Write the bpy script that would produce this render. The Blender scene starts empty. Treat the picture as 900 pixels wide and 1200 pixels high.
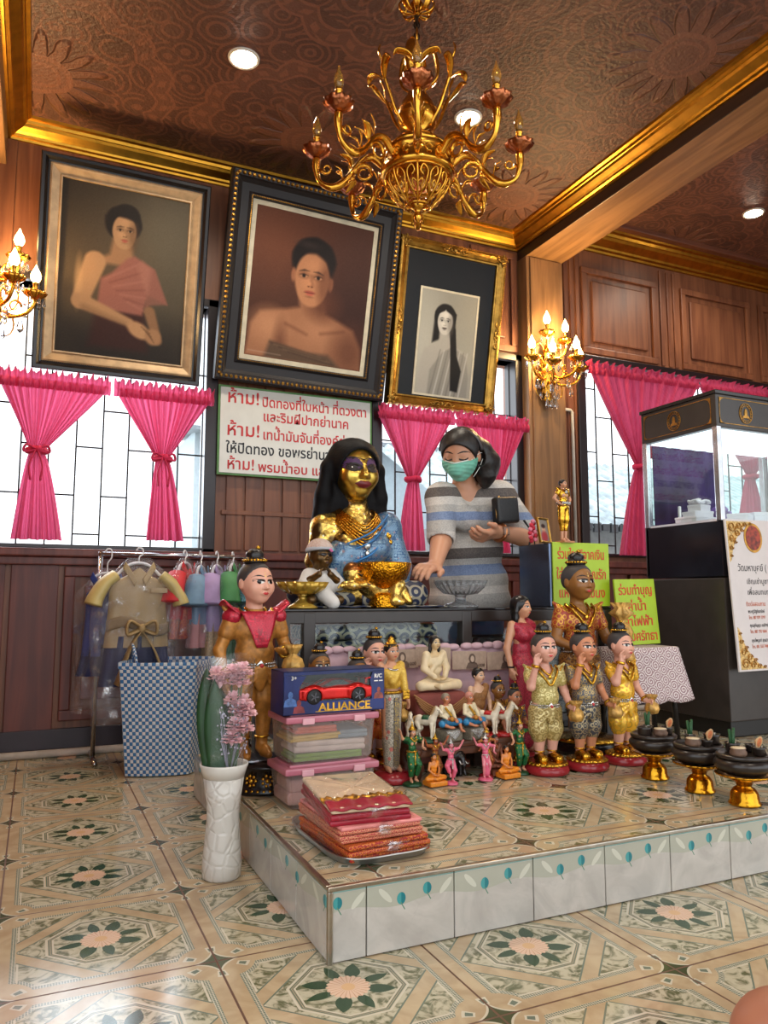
import bpy, bmesh, math, random
import numpy as np
from mathutils import Vector, Matrix, Euler
from mathutils.bvhtree import BVHTree

random.seed(7)
PI = math.pi
S = bpy.context.scene
C = S.collection

# ------------------------------------------------------------------ camera
cam = bpy.data.cameras.new('camera')
cam.sensor_fit = 'VERTICAL'
cam.sensor_height = 36.0
cam.lens = 890.0 / 1200.0 * 36.0
cam.clip_start = 0.02
camera = bpy.data.objects.new('camera', cam)
C.objects.link(camera)
camera.location = (0, 0, 0.75)
camera.rotation_euler = (math.radians(90 + 6.4), 0, math.radians(-24.47))
S.camera = camera

# ------------------------------------------------------------------ world, daylight, lamps, exposure
W = bpy.data.worlds.new('sky')
S.world = W
W.use_nodes = True
bg = W.node_tree.nodes['Background']
bg.inputs['Color'].default_value = (0.90, 0.95, 1.0, 1)
bg.inputs['Strength'].default_value = 1.9
S.view_settings.view_transform = 'Standard'
S.view_settings.look = 'None'
S.view_settings.gamma = 1.0
S.view_settings.use_curve_mapping = False
S.view_settings.exposure = 0.28
S.cycles.use_denoising = True
S.cycles.max_bounces = 8
S.cycles.transparent_max_bounces = 24
S.cycles.caustics_reflective = False
S.cycles.caustics_refractive = False
S.cycles.sample_clamp_indirect = 6.0


def lamp(name, kind, loc, power, color=(1, 1, 1), size=0.1, rot=(0, 0, 0), spot=None, size_y=None):
    l = bpy.data.lights.new(name, kind)
    l.energy = power
    l.color = color
    if kind == 'AREA':
        l.size = size
        if size_y:
            l.shape = 'RECTANGLE'
            l.size_y = size_y
    else:
        l.shadow_soft_size = size
    if spot:
        l.spot_size = math.radians(spot)
        l.spot_blend = 0.6
    o = bpy.data.objects.new(name, l)
    C.objects.link(o)
    o.location = loc
    o.rotation_euler = rot
    return o


# daylight coming through the wide open front of the hall, behind the viewer
lamp('open_front_daylight', 'AREA', (1.6, -1.9, 1.7), 13, (1.0, 0.97, 0.93), 4.2, (math.radians(78), 0, 0), size_y=2.2)
# daylight entering at the windows
lamp('window_daylight', 'AREA', (0.3, 4.5, 1.75), 16, (0.80, 0.89, 1.0), 1.0, (math.radians(-78), 0, 0), size_y=1.3)
lamp('window_daylight', 'AREA', (2.3, 4.5, 1.75), 9, (0.85, 0.92, 1.0), 0.9, (math.radians(-78), 0, 0), size_y=1.3)
# lamps of the visible ceiling downlights, then spots added out of view as fill
for x, y, z, e in ((0.73, 3.10, 3.10, 38), (1.85, 3.05, 3.10, 38), (4.27, 3.39, 3.28, 30), (0.7, 0.6, 3.10, 34), (2.1, 0.6, 3.10, 34), (3.9, 1.2, 3.28, 26)):
    lamp('downlight_and_fill_lamp', 'SPOT', (x, y, z), e, (1.0, 0.88, 0.72), 0.05, (0, 0, 0), spot=150)

# ------------------------------------------------------------------ node helpers


class X:
    """a socket in a node tree that can be combined with arithmetic"""
    def __init__(s, nt, sock):
        s.nt = nt
        s.s = sock

    def m(s, op, *a, clamp=False):
        n = s.nt.nodes.new('ShaderNodeMath')
        n.operation = op
        n.use_clamp = clamp
        for i, v in enumerate((s,) + a):
            if isinstance(v, X):
                s.nt.links.new(v.s, n.inputs[i])
            else:
                n.inputs[i].default_value = v
        return X(s.nt, n.outputs[0])

    def __add__(s, o): return s.m('ADD', o)
    __radd__ = __add__
    def __sub__(s, o): return s.m('SUBTRACT', o)
    def __rsub__(s, o): return (s * -1.0) + o
    def __mul__(s, o): return s.m('MULTIPLY', o)
    __rmul__ = __mul__
    def __truediv__(s, o): return s.m('DIVIDE', o)
    def abs(s): return s.m('ABSOLUTE')
    def fr(s): return s.m('FRACT')
    def fl(s): return s.m('FLOOR')
    def lt(s, v): return s.m('LESS_THAN', v)
    def gt(s, v): return s.m('GREATER_THAN', v)
    def min(s, v): return s.m('MINIMUM', v)
    def max(s, v): return s.m('MAXIMUM', v)
    def sqrt(s): return s.m('SQRT')
    def sin(s): return s.m('SINE')
    def cos(s): return s.m('COSINE')
    def atan2(s, v): return s.m('ARCTAN2', v)
    def pow(s, v): return s.m('POWER', v)
    def band(s, a, b): return s.gt(a) * s.lt(b)
    def near(s, c, w): return (s - c).abs().lt(w)

    def ramp(s, a, b):
        n = s.nt.nodes.new('ShaderNodeMapRange')
        n.interpolation_type = 'SMOOTHSTEP'
        s.nt.links.new(s.s, n.inputs[0])
        n.inputs[1].default_value = a
        n.inputs[2].default_value = b
        return X(s.nt, n.outputs[0])


def lin(c):
    """sRGB 0..255 -> linear"""
    return tuple(((v / 255) / 12.92 if v / 255 <= 0.04045 else ((v / 255 + 0.055) / 1.055) ** 2.4) for v in c)


def c4(c): return (c[0], c[1], c[2], 1.0)


class Mat:
    def __init__(s, name):
        s.m = bpy.data.materials.new(name)
        s.m.use_nodes = True
        s.nt = s.m.node_tree
        s.b = s.nt.nodes['Principled BSDF']
        s._co = None

    def node(s, t): return s.nt.nodes.new(t)

    def co(s):
        if s._co is None:
            s._co = s.node('ShaderNodeTexCoord').outputs['Object']
        return s._co

    def xyz(s, vec=None):
        n = s.node('ShaderNodeSeparateXYZ')
        s.nt.links.new(vec or s.co(), n.inputs[0])
        return [X(s.nt, n.outputs[i]) for i in range(3)]

    def mapped(s, scale=(1, 1, 1), loc=(0, 0, 0), rot=(0, 0, 0)):
        n = s.node('ShaderNodeMapping')
        s.nt.links.new(s.co(), n.inputs[0])
        n.inputs['Scale'].default_value = scale
        n.inputs['Location'].default_value = loc
        n.inputs['Rotation'].default_value = rot
        return n.outputs[0]

    def noise(s, scale=5, detail=3, vec=None, dist=0.0, rough=0.55):
        n = s.node('ShaderNodeTexNoise')
        s.nt.links.new(vec or s.co(), n.inputs['Vector'])
        n.inputs['Scale'].default_value = scale
        n.inputs['Detail'].default_value = detail
        n.inputs['Distortion'].default_value = dist
        n.inputs['Roughness'].default_value = rough
        return X(s.nt, n.outputs[0])

    def voronoi(s, scale=5, vec=None, feature='F1', out='Distance', rnd=1.0):
        n = s.node('ShaderNodeTexVoronoi')
        n.feature = feature
        s.nt.links.new(vec or s.co(), n.inputs['Vector'])
        n.inputs['Scale'].default_value = scale
        n.inputs['Randomness'].default_value = rnd
        return X(s.nt, n.outputs[out])

    def mix(s, f, a, b):
        n = s.node('ShaderNodeMix')
        n.data_type = 'RGBA'
        if isinstance(f, X): s.nt.links.new(f.s, n.inputs['Factor'])
        else: n.inputs['Factor'].default_value = f
        for k, v in ((6, a), (7, b)):
            if isinstance(v, X): s.nt.links.new(v.s, n.inputs[k])
            else: n.inputs[k].default_value = c4(v)
        return X(s.nt, n.outputs[2])

    def set(s, key, v):
        i = s.b.inputs[key]
        if isinstance(v, X): s.nt.links.new(v.s, i)
        elif isinstance(v, tuple) and len(v) == 3: i.default_value = c4(v)
        else: i.default_value = v
        return s

    def bump(s, h, strength=0.3, dist=0.01):
        n = s.node('ShaderNodeBump')
        n.inputs['Strength'].default_value = strength
        n.inputs['Distance'].default_value = dist
        s.nt.links.new(h.s, n.inputs['Height'])
        s.nt.links.new(n.outputs[0], s.b.inputs['Normal'])
        return s

    def base(s, color, rough=0.5, metal=0.0, **kw):
        s.set('Base Color', color)
        s.set('Roughness', rough)
        s.set('Metallic', metal)
        for k, v in kw.items():
            s.set(k.replace('_', ' '), v)
        return s


_mats = {}


def plain(name, rgb, rough=0.5, metal=0.0, var=0.12, scale=14, bump=0.0, bscale=60, **kw):
    """a painted / cloth / plastic surface with slight procedural unevenness"""
    key = (name,)
    if key in _mats: return _mats[key]
    m = Mat(name)
    c = lin(rgb)
    n = m.noise(scale, 4)
    m.base(m.mix(n.ramp(0.3, 0.7), tuple(v * (1 - var) for v in c), tuple(min(1, v * (1 + var)) for v in c)), rough, metal, **kw)
    if bump: m.bump(m.noise(bscale, 3), bump, 0.004)
    _mats[key] = m.m
    return m.m


def gold(name='gold_leaf', rgb=(226, 168, 52), rough=0.22, bump=0.25, bscale=70, dark=0.55):
    if name in _mats: return _mats[name]
    m = Mat(name)
    c = lin(rgb)
    n = m.noise(bscale * 0.4, 4)
    m.base(m.mix(n.ramp(0.35, 0.62), tuple(v * dark for v in c), c), rough, 1.0)
    if bump: m.bump(m.voronoi(bscale), bump, 0.004)
    _mats[name] = m.m
    return m.m


def brocade(name, a, b, scale=90, metal=0.5, rough=0.38, cut=0.32, bump=0.5, c=None):
    """woven figured cloth: motif colour b on ground a, with optional accent c"""
    if name in _mats: return _mats[name]
    m = Mat(name)
    v = m.voronoi(scale, rnd=0.35)
    ring = (v * 16.0).sin()
    f = (ring.gt(0.15) * v.lt(0.62)).max(v.lt(cut * 0.5))
    col = m.mix(f, lin(a), lin(b))
    if c:
        w = m.voronoi(scale * 0.45, rnd=0.6)
        col = m.mix(w.lt(0.22), col, lin(c))
    m.base(col, rough, f * metal)
    m.bump(f + m.noise(scale * 0.25, 3) * 1.5, bump, 0.003)
    _mats[name] = m.m
    return m.m


def glassy(name, rgb=(255, 255, 255), rough=0.02, alpha=0.12, shine=0.5, cover=None, haze=0.0):
    """thin clear sheet: a glossy skin over a mostly see-through film"""
    if name in _mats: return _mats[name]
    m = Mat(name)
    out = m.nt.nodes['Material Output']
    tr = m.node('ShaderNodeBsdfTransparent')
    tr.inputs[0].default_value = c4(lin(rgb))
    mx = m.node('ShaderNodeMixShader')
    lw = m.node('ShaderNodeLayerWeight')
    lw.inputs[0].default_value = 0.5
    f = X(m.nt, lw.outputs['Facing']).pow(3.0) * shine + alpha
    if cover:
        f = (f + m.noise(cover, 4).ramp(0.55, 0.72) * 0.42)
    f = f.min(1.0)
    m.nt.links.new(f.s, mx.inputs[0])
    hz = m.node('ShaderNodeMixShader')
    hz.inputs[0].default_value = haze
    m.base(lin(rgb), 0.5)
    m.nt.links.new(tr.outputs[0], hz.inputs[1])
    m.nt.links.new(m.b.outputs[0], hz.inputs[2])
    m.nt.links.new(hz.outputs[0], mx.inputs[1])
    gl = m.node('ShaderNodeBsdfGlossy')
    gl.inputs['Roughness'].default_value = rough
    m.nt.links.new(gl.outputs[0], mx.inputs[2])
    m.nt.links.new(mx.outputs[0], out.inputs[0])
    if cover:
        bp = m.node('ShaderNodeBump')
        bp.inputs['Strength'].default_value = 0.9
        bp.inputs['Distance'].default_value = 0.02
        m.nt.links.new(m.noise(cover * 0.8, 5, dist=1.0).s, bp.inputs['Height'])
        m.nt.links.new(bp.outputs[0], gl.inputs['Normal'])
    _mats[name] = m.m
    return m.m


def glow(name, rgb, strength):
    if name in _mats: return _mats[name]
    m = Mat(name)
    m.base(lin(rgb), 0.4)
    m.set('Emission Color', lin(rgb))
    m.set('Emission Strength', strength)
    _mats[name] = m.m
    return m.m


def wood(name, a, b, axis='z', scale=1.0, rough=0.42, bump=0.12):
    if name in _mats: return _mats[name]
    m = Mat(name)
    sc = {'x': (1.2, 16, 16), 'y': (16, 1.2, 16), 'z': (16, 16, 1.2)}[axis]
    v = m.mapped(tuple(k * scale for k in sc))
    n = m.noise(1.0, 5, v, dist=1.2)
    big = m.noise(1.6, 2)
    col = m.mix(n.ramp(0.3, 0.7), lin(a), lin(b))
    col = m.mix(big.ramp(0.3, 0.8) * 0.45, col, lin(tuple(k * 0.72 for k in a)))
    m.base(col, rough)
    m.bump(n, bump, 0.004)
    _mats[name] = m.m
    return m.m


# ------------------------------------------------------------------ object helpers
def tag(o, label=None, cat=None, group=None, kind=None):
    if label: o['label'] = label
    if cat: o['category'] = cat
    if group: o['group'] = group
    if kind: o['kind'] = kind
    return o


def thing(name, label, cat, loc=(0, 0, 0), rz=0.0, group=None):
    o = bpy.data.objects.new(name, None)
    o.empty_display_size = 0.05
    C.objects.link(o)
    o.location = loc
    o.rotation_euler = (0, 0, rz)
    return tag(o, label, cat, group)


def link(name, me, mats, parent=None, loc=None, rot=None):
    o = bpy.data.objects.new(name, me)
    C.objects.link(o)
    if not isinstance(mats, (list, tuple)): mats = [mats]
    if len(me.materials) == 0:
        for m in mats: me.materials.append(m)
    if parent: o.parent = parent
    if loc: o.location = loc
    if rot: o.rotation_euler = rot
    return o


def obj(name, bm, mats, parent=None, loc=None, rot=None, smooth=False, sub=0):
    bmesh.ops.recalc_face_normals(bm, faces=bm.faces)
    me = bpy.data.meshes.new(name)
    bm.to_mesh(me)
    bm.free()
    if smooth:
        me.polygons.foreach_set('use_smooth', [True] * len(me.polygons))
    o = link(name, me, mats, parent, loc, rot)
    if smooth == 'auto':
        md = o.modifiers.new('edges', 'EDGE_SPLIT')
        md.split_angle = math.radians(38)
    if sub:
        md = o.modifiers.new('smooth', 'SUBSURF')
        md.levels = md.render_levels = sub
    return o


def struct(name, bm, m, parent=None, smooth=False):
    o = obj(name, bm, m, parent, smooth=smooth)
    if not parent: o['kind'] = 'structure'
    return o


def copy_tree(o, parent=None, **props):
    c = o.copy()
    C.objects.link(c)
    if parent: c.parent = parent
    for k, v in props.items(): c[k] = v
    for ch in list(o.children): copy_tree(ch, c)
    return c


def B(): return bmesh.new()


def box(bm, c, s, mi=0, rot=None, bev=0.0, segs=2):
    r = bmesh.ops.create_cube(bm, size=1.0)
    vs = r['verts']
    M = Matrix.Translation(c) @ (rot.to_matrix().to_4x4() if isinstance(rot, Euler) else Euler(rot).to_matrix().to_4x4() if rot else Matrix()) @ Matrix.Diagonal((s[0], s[1], s[2], 1))
    bmesh.ops.transform(bm, matrix=M, verts=vs)
    fs = list({f for v in vs for f in v.link_faces})
    if bev:
        es = list({e for v in vs for e in v.link_edges})
        r = bmesh.ops.bevel(bm, geom=es, offset=bev, segments=segs, affect='EDGES', profile=0.6)
        fs = list({f for f in r['faces']} | {f for f in fs if f.is_valid})
    for f in fs: f.material_index = mi
    return fs


def box2(bm, lo, hi, mi=0, bev=0.0):
    return box(bm, [(a + b) / 2 for a, b in zip(lo, hi)], [abs(b - a) for a, b in zip(lo, hi)], mi, bev=bev)


def lathe(bm, prof, c=(0, 0, 0), n=32, mi=0, scal=0, amp=0.0, sx=1.0, sy=1.0, cap=True, tw=0.0):
    """turn a profile [(r,z)..] about z; scal/amp give a fluted or scalloped outline"""
    rings = []
    for i, (r, z) in enumerate(prof):
        ring = []
        for k in range(n):
            t = 2 * PI * k / n + tw * i
            a = amp(i) if callable(amp) else amp
            rr = r * (1 + (a * math.cos(scal * t) if scal else 0))
            ring.append(bm.verts.new((c[0] + sx * rr * math.cos(t), c[1] + sy * rr * math.sin(t), c[2] + z)))
        rings.append(ring)
    for a, b in zip(rings, rings[1:]):
        for k in range(n):
            f = bm.faces.new((a[k], a[(k + 1) % n], b[(k + 1) % n], b[k]))
            f.material_index = mi
    if cap:
        for ring in (rings[0], rings[-1]):
            try:
                f = bm.faces.new(ring)
                f.material_index = mi
            except ValueError: pass
    return rings


def tube(bm, pts, r, n=8, mi=0, closed=False, flat=1.0):
    """sweep a round (or flattened) section along points; r may be a list"""
    pts = [Vector(p) for p in pts]
    N = len(pts)
    rs = r if isinstance(r, (list, tuple)) else [r] * N
    up = None
    rings = []
    for i, p in enumerate(pts):
        if closed: d = pts[(i + 1) % N] - pts[i - 1]
        else: d = pts[min(i + 1, N - 1)] - pts[max(i - 1, 0)]
        if d.length < 1e-9: d = Vector((0, 0, 1))
        d.normalize()
        if up is None:
            up = Vector((0, 0, 1)) if abs(d.z) < 0.9 else Vector((1, 0, 0))
        s = d.cross(up)
        if s.length < 1e-6: s = d.cross(Vector((0.3, 1, 0.2)))
        s.normalize()
        up = s.cross(d).normalized()
        rings.append([bm.verts.new(p + s * (rs[i] * math.cos(2 * PI * k / n)) + up * (flat * rs[i] * math.sin(2 * PI * k / n))) for k in range(n)])
    L = list(zip(rings, rings[1:])) + ([(rings[-1], rings[0])] if closed else [])
    for a, b in L:
        for k in range(n):
            f = bm.faces.new((a[k], a[(k + 1) % n], b[(k + 1) % n], b[k]))
            f.material_index = mi
    if not closed:
        for ring in (rings[0], rings[-1]):
            f = bm.faces.new(ring)
            f.material_index = mi


def ball(bm, c, r, u=14, v=9, mi=0):
    """ellipsoid"""
    rr = r if isinstance(r, (tuple, list)) else (r, r, r)
    x = bmesh.ops.create_uvsphere(bm, u_segments=u, v_segments=v, radius=1.0)
    bmesh.ops.transform(bm, matrix=Matrix.Translation(c) @ Matrix.Diagonal((rr[0], rr[1], rr[2], 1)), verts=x['verts'])
    for f in {f for w in x['verts'] for f in w.link_faces}: f.material_index = mi


def spline(pts, n=8):
    """Catmull-Rom through points"""
    P = [Vector(p) for p in pts]
    P = [P[0] * 2 - P[1]] + P + [P[-1] * 2 - P[-2]]
    out = []
    for i in range(1, len(P) - 2):
        for k in range(n):
            t = k / n
            a, b, c, d = P[i - 1:i + 3]
            out.append(0.5 * ((2 * b) + (c - a) * t + (2 * a - 5 * b + 4 * c - d) * t * t + (3 * b - a - 3 * c + d) * t ** 3))
    out.append(P[-2])
    return out


def sheet(bm, fn, nu, nv, mi=0, thick=0.0, closed_u=False):
    """grid surface fn(u,v)->point, u,v in 0..1; a thickness closes it into a solid skin"""
    vs = [[bm.verts.new(fn(i / nu, j / nv)) for j in range(nv + 1)] for i in range(nu + (0 if closed_u else 1))]
    fs = []
    n = len(vs)
    for i in range(nu):
        for j in range(nv):
            f = bm.faces.new((vs[i][j], vs[(i + 1) % n][j], vs[(i + 1) % n][j + 1], vs[i][j + 1]))
            f.material_index = mi
            fs.append(f)
    if thick:
        bmesh.ops.recalc_face_normals(bm, faces=fs)
        bmesh.ops.solidify(bm, geom=fs, thickness=thick)
    return fs


def prism(bm, poly, y0, y1, mi=0):
    """extrude a polygon [(x,z)..] from y0 to y1"""
    a = [bm.verts.new((x, y0, z)) for x, z in poly]
    b = [bm.verts.new((x, y1, z)) for x, z in poly]
    fs = [bm.faces.new(a), bm.faces.new(b[::-1])]
    n = len(poly)
    for k in range(n):
        fs.append(bm.faces.new((a[k], b[k], b[(k + 1) % n], a[(k + 1) % n])))
    for f in fs: f.material_index = mi


def _raw_text(s, size, align='LEFT', bold=0.0, depth=0.0006):
    cu = bpy.data.curves.new('lettering', 'FONT')
    cu.body = s
    cu.size = size
    cu.align_x = align
    cu.offset = bold
    cu.extrude = depth
    cu.resolution_u = 2
    o = bpy.data.objects.new('lettering', cu)
    C.objects.link(o)
    dg = bpy.context.evaluated_depsgraph_get()
    me = bpy.data.meshes.new_from_object(o.evaluated_get(dg))
    bpy.data.objects.remove(o)
    bpy.data.curves.remove(cu)
    me.materials.clear()
    return me


UPV, TONE = '\u0e31\u0e34\u0e35\u0e36\u0e37\u0e4d', '\u0e48\u0e49\u0e4a\u0e4b\u0e4c'


def text_mesh(s, size, align='CENTER', bold=0.0, depth=0.0006):
    """lettering as a mesh; a Thai tone mark above an upper vowel is raised clear of it"""
    plain_s, marks = '', []
    for i, ch in enumerate(s):
        if ch in TONE and ((i and s[i - 1] in UPV) or s[i + 1:i + 2] == '\u0e33'):
            k = len(plain_s)
            while k and plain_s[k - 1] in UPV: k -= 1
            marks.append((k, ch))
        else: plain_s += ch
    if not marks: return _raw_text(s, size, align, bold, depth)
    bm = bmesh.new()
    bm.from_mesh(_raw_text(plain_s, size, 'LEFT', bold, depth))
    for k, ch in marks:
        xr = max(v.co.x for v in _raw_text(plain_s[:k], size, 'LEFT', bold, depth).vertices)
        mm = _raw_text(ch, size, 'LEFT', bold, depth)
        mx = max(v.co.x for v in mm.vertices)
        mm.transform(Matrix.Translation((xr - mx - size * 0.03, size * 0.20, 0)))
        bm.from_mesh(mm)
    if align == 'CENTER':
        xs = [v.co.x for v in bm.verts]
        bmesh.ops.translate(bm, verts=bm.verts, vec=(-(min(xs) + max(xs)) / 2, 0, 0))
    me = bpy.data.meshes.new('lettering')
    bm.to_mesh(me); bm.free()
    return me


def text(name, s, size, m, parent, loc, rot=(PI / 2, 0, 0), width=None, bold=0.0, align='CENTER'):
    """lettering; width fits it to that many metres"""
    me = text_mesh(s, size, align, bold)
    o = link(name, me, m, parent, loc, rot)
    if width and len(me.vertices):
        xs = [v.co.x for v in me.vertices]
        w = max(xs) - min(xs)
        o.scale = (width / w, 1, 1)
    return o


# ------------------------------------------------------------------ implicit-surface modelling
class F:
    """a field of blended rounded shapes, meshed as one continuous skin"""
    def __init__(s, k=0.02):
        s.p = []
        s.k = k

    def cap(s, a, b, ra, rb=None, k=None, sub=False):
        a = np.array(a, float); b = np.array(b, float)
        rb = ra if rb is None else rb
        s.p.append(('c', a, b, ra, rb, s.k if k is None else k, sub))
        return s

    def ell(s, c, r, rot=None, k=None, sub=False):
        R = np.array(Euler(rot).to_matrix()) if rot else None
        r = (r, r, r) if isinstance(r, (int, float)) else r
        s.p.append(('e', np.array(c, float), np.array(r, float), R, s.k if k is None else k, sub))
        return s

    def box(s, c, h, r=0.005, rot=None, k=None, sub=False):
        R = np.array(Euler(rot).to_matrix()) if rot else None
        s.p.append(('b', np.array(c, float), np.array(h, float), r, R, s.k if k is None else k, sub))
        return s

    def chain(s, pts, rs, k=None):
        for i in range(len(pts) - 1):
            s.cap(pts[i], pts[i + 1], rs[i], rs[i + 1], k)
        return s

    def bbox(s, p):
        if p[0] == 'c':
            r = max(p[3], p[4])
            return np.minimum(p[1], p[2]) - r, np.maximum(p[1], p[2]) + r
        r = np.linalg.norm(p[2]) if p[3 if p[0] == 'e' else 4] is not None else p[2].max() * 0 + p[2]
        if p[0] == 'b': r = r + p[3]
        return p[1] - r, p[1] + r

    def mesh(s, name, h):
        adds = [p for p in s.p if not p[-1]]
        lo = np.min([s.bbox(p)[0] for p in adds], axis=0) - 2.5 * h
        hi = np.max([s.bbox(p)[1] for p in adds], axis=0) + 2.5 * h
        n = np.ceil((hi - lo) / h).astype(int) + 1
        V = np.full(n, 1.0, np.float32)
        ax = [(lo[i] + h * np.arange(n[i])).astype(np.float32) for i in range(3)]
        for p in s.p:
            k = p[-2]
            a, b = s.bbox(p)
            m = k + 2.5 * h
            i0 = np.maximum(np.floor((a - m - lo) / h).astype(int), 0)
            i1 = np.minimum(np.ceil((b + m - lo) / h).astype(int) + 1, n)
            if (i1 <= i0).any(): continue
            sl = tuple(slice(i0[i], i1[i]) for i in range(3))
            x = ax[0][sl[0]][:, None, None]; y = ax[1][sl[1]][None, :, None]; z = ax[2][sl[2]][None, None, :]
            if p[0] == 'c':
                A, Bv, ra, rb = p[1], p[2], p[3], p[4]
                d = Bv - A
                L = max(float(d @ d), 1e-12)
                t = np.clip(((x - A[0]) * d[0] + (y - A[1]) * d[1] + (z - A[2]) * d[2]) / L, 0, 1)
                D = np.sqrt((x - A[0] - t * d[0]) ** 2 + (y - A[1] - t * d[1]) ** 2 + (z - A[2] - t * d[2]) ** 2) - (ra + (rb - ra) * t)
            else:
                X_, Y_, Z_ = x - p[1][0], y - p[1][1], z - p[1][2]
                R = p[3] if p[0] == 'e' else p[4]
                if R is not None:
                    X_, Y_, Z_ = (R[0, 0] * X_ + R[1, 0] * Y_ + R[2, 0] * Z_, R[0, 1] * X_ + R[1, 1] * Y_ + R[2, 1] * Z_, R[0, 2] * X_ + R[1, 2] * Y_ + R[2, 2] * Z_)
                r = p[2]
                if p[0] == 'e':
                    k0 = np.sqrt((X_ / r[0]) ** 2 + (Y_ / r[1]) ** 2 + (Z_ / r[2]) ** 2)
                    k1 = np.sqrt((X_ / r[0] ** 2) ** 2 + (Y_ / r[1] ** 2) ** 2 + (Z_ / r[2] ** 2) ** 2)
                    D = k0 * (k0 - 1) / np.maximum(k1, 1e-6)
                    D = np.where(k0 < 1e-3, -r.min(), D)
                else:
                    qx, qy, qz = np.abs(X_) - r[0], np.abs(Y_) - r[1], np.abs(Z_) - r[2]
                    D = np.sqrt(np.maximum(qx, 0) ** 2 + np.maximum(qy, 0) ** 2 + np.maximum(qz, 0) ** 2) + np.minimum(np.maximum(qx, np.maximum(qy, qz)), 0) - p[3]
            cur = V[sl]
            if p[-1]:
                D = -D
                hh = np.maximum(k - np.abs(cur - D), 0) / max(k, 1e-6)
                V[sl] = np.maximum(cur, D) + hh * hh * k * 0.25
            else:
                hh = np.maximum(k - np.abs(cur - D), 0) / max(k, 1e-6)
                V[sl] = np.minimum(cur, D) - hh * hh * k * 0.25
        return nets(name, V, lo, h)


def nets(name, V, lo, h):
    """surface nets: one vertex per crossed cell, one quad per crossed edge"""
    I = V < 0
    cs = I[:-1, :-1, :-1].astype(np.int8)
    tot = np.zeros_like(cs)
    for dx in (0, 1):
        for dy in (0, 1):
            for dz in (0, 1):
                tot += I[dx:I.shape[0] - 1 + dx, dy:I.shape[1] - 1 + dy, dz:I.shape[2] - 1 + dz]
    act = np.argwhere((tot > 0) & (tot < 8))
    idx = np.full(cs.shape, -1, np.int64)
    idx[tuple(act.T)] = np.arange(len(act))
    P = np.zeros((len(act), 3)); cnt = np.zeros(len(act))
    cor = {}
    for dx in (0, 1):
        for dy in (0, 1):
            for dz in (0, 1):
                cor[(dx, dy, dz)] = V[act[:, 0] + dx, act[:, 1] + dy, act[:, 2] + dz].astype(float)
    for a in cor:
        for i in range(3):
            if a[i] == 0:
                b = tuple(1 if j == i else a[j] for j in range(3))
                va, vb = cor[a], cor[b]
                m = (va < 0) != (vb < 0)
                t = va[m] / (va[m] - vb[m])
                q = np.tile(np.array(a, float), (m.sum(), 1))
                q[:, i] += t
                P[m] += q
                cnt[m] += 1
    P = (act + P / cnt[:, None]) * h + lo
    quads = []
    for i in range(3):
        j, k = (i + 1) % 3, (i + 2) % 3
        s0 = [slice(None)] * 3; s1 = [slice(None)] * 3
        s0[i] = slice(0, -1); s1[i] = slice(1, None)
        a, b = I[tuple(s0)], I[tuple(s1)]
        e = np.argwhere(a != b)
        e = e[(e[:, j] > 0) & (e[:, k] > 0) & (e[:, j] < I.shape[j] - 1) & (e[:, k] < I.shape[k] - 1)]
        flip = a[tuple(e.T)]
        def cell(dj, dk):
            c = e.copy(); c[:, j] -= dj; c[:, k] -= dk
            return idx[tuple(c.T)]
        q = np.stack([cell(1, 1), cell(0, 1), cell(0, 0), cell(1, 0)], 1)
        q[~flip] = q[~flip][:, ::-1]
        quads.append(q)
    Q = np.concatenate(quads)
    Q = Q[(Q >= 0).all(1)]
    me = bpy.data.meshes.new(name)
    me.vertices.add(len(P)); me.vertices.foreach_set('co', P.astype(np.float32).ravel())
    me.loops.add(Q.size); me.loops.foreach_set('vertex_index', Q.astype(np.int32).ravel())
    me.polygons.add(len(Q))
    me.polygons.foreach_set('loop_start', np.arange(0, Q.size, 4, dtype=np.int32))
    me.polygons.foreach_set('use_smooth', np.ones(len(Q), bool))
    me.update(calc_edges=True)
    me.validate()
    return me


def skin(name, field, h, m, parent=None):
    return link(name, field.mesh(name, h), m, parent)


def patch(bm, bvh, shape, c, look=Vector((0, 1, 0)), right=Vector((1, 0, 0)), up=Vector((0, 0, 1)), off=0.0006, start=0.3, rings=3, n=14, mi=0):
    """a small painted shape (list of (x,z) about c) laid onto a surface"""
    c = Vector(c)
    m = (sum(p[0] for p in shape) / len(shape), sum(p[1] for p in shape) / len(shape))
    R = []
    def hit(x, z):
        o = c + right * x + up * z - look * start
        loc, nor, _, _ = bvh.ray_cast(o, look, start * 2)
        if loc is None: return c + right * x + up * z
        return loc - look * off
    cen = bm.verts.new(hit(*m))
    prev = None
    for k in range(1, rings + 1):
        t = k / rings
        ring = [bm.verts.new(hit(m[0] + (p[0] - m[0]) * t, m[1] + (p[1] - m[1]) * t)) for p in shape]
        for i in range(len(ring)):
            j = (i + 1) % len(ring)
            f = bm.faces.new((cen, ring[i], ring[j])) if prev is None else bm.faces.new((prev[i], ring[i], ring[j], prev[j]))
            f.material_index = mi
        prev = ring


def almond(w, h, n=14, tilt=0.0, cx=0.0, cz=0.0):
    out = []
    for k in range(n):
        t = 2 * PI * k / n
        x = w * math.cos(t); z = h * math.sin(t) * (abs(math.sin(t)) ** 0.4)
        out.append((cx + x * math.cos(tilt) - z * math.sin(tilt), cz + x * math.sin(tilt) + z * math.cos(tilt)))
    return out


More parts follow.
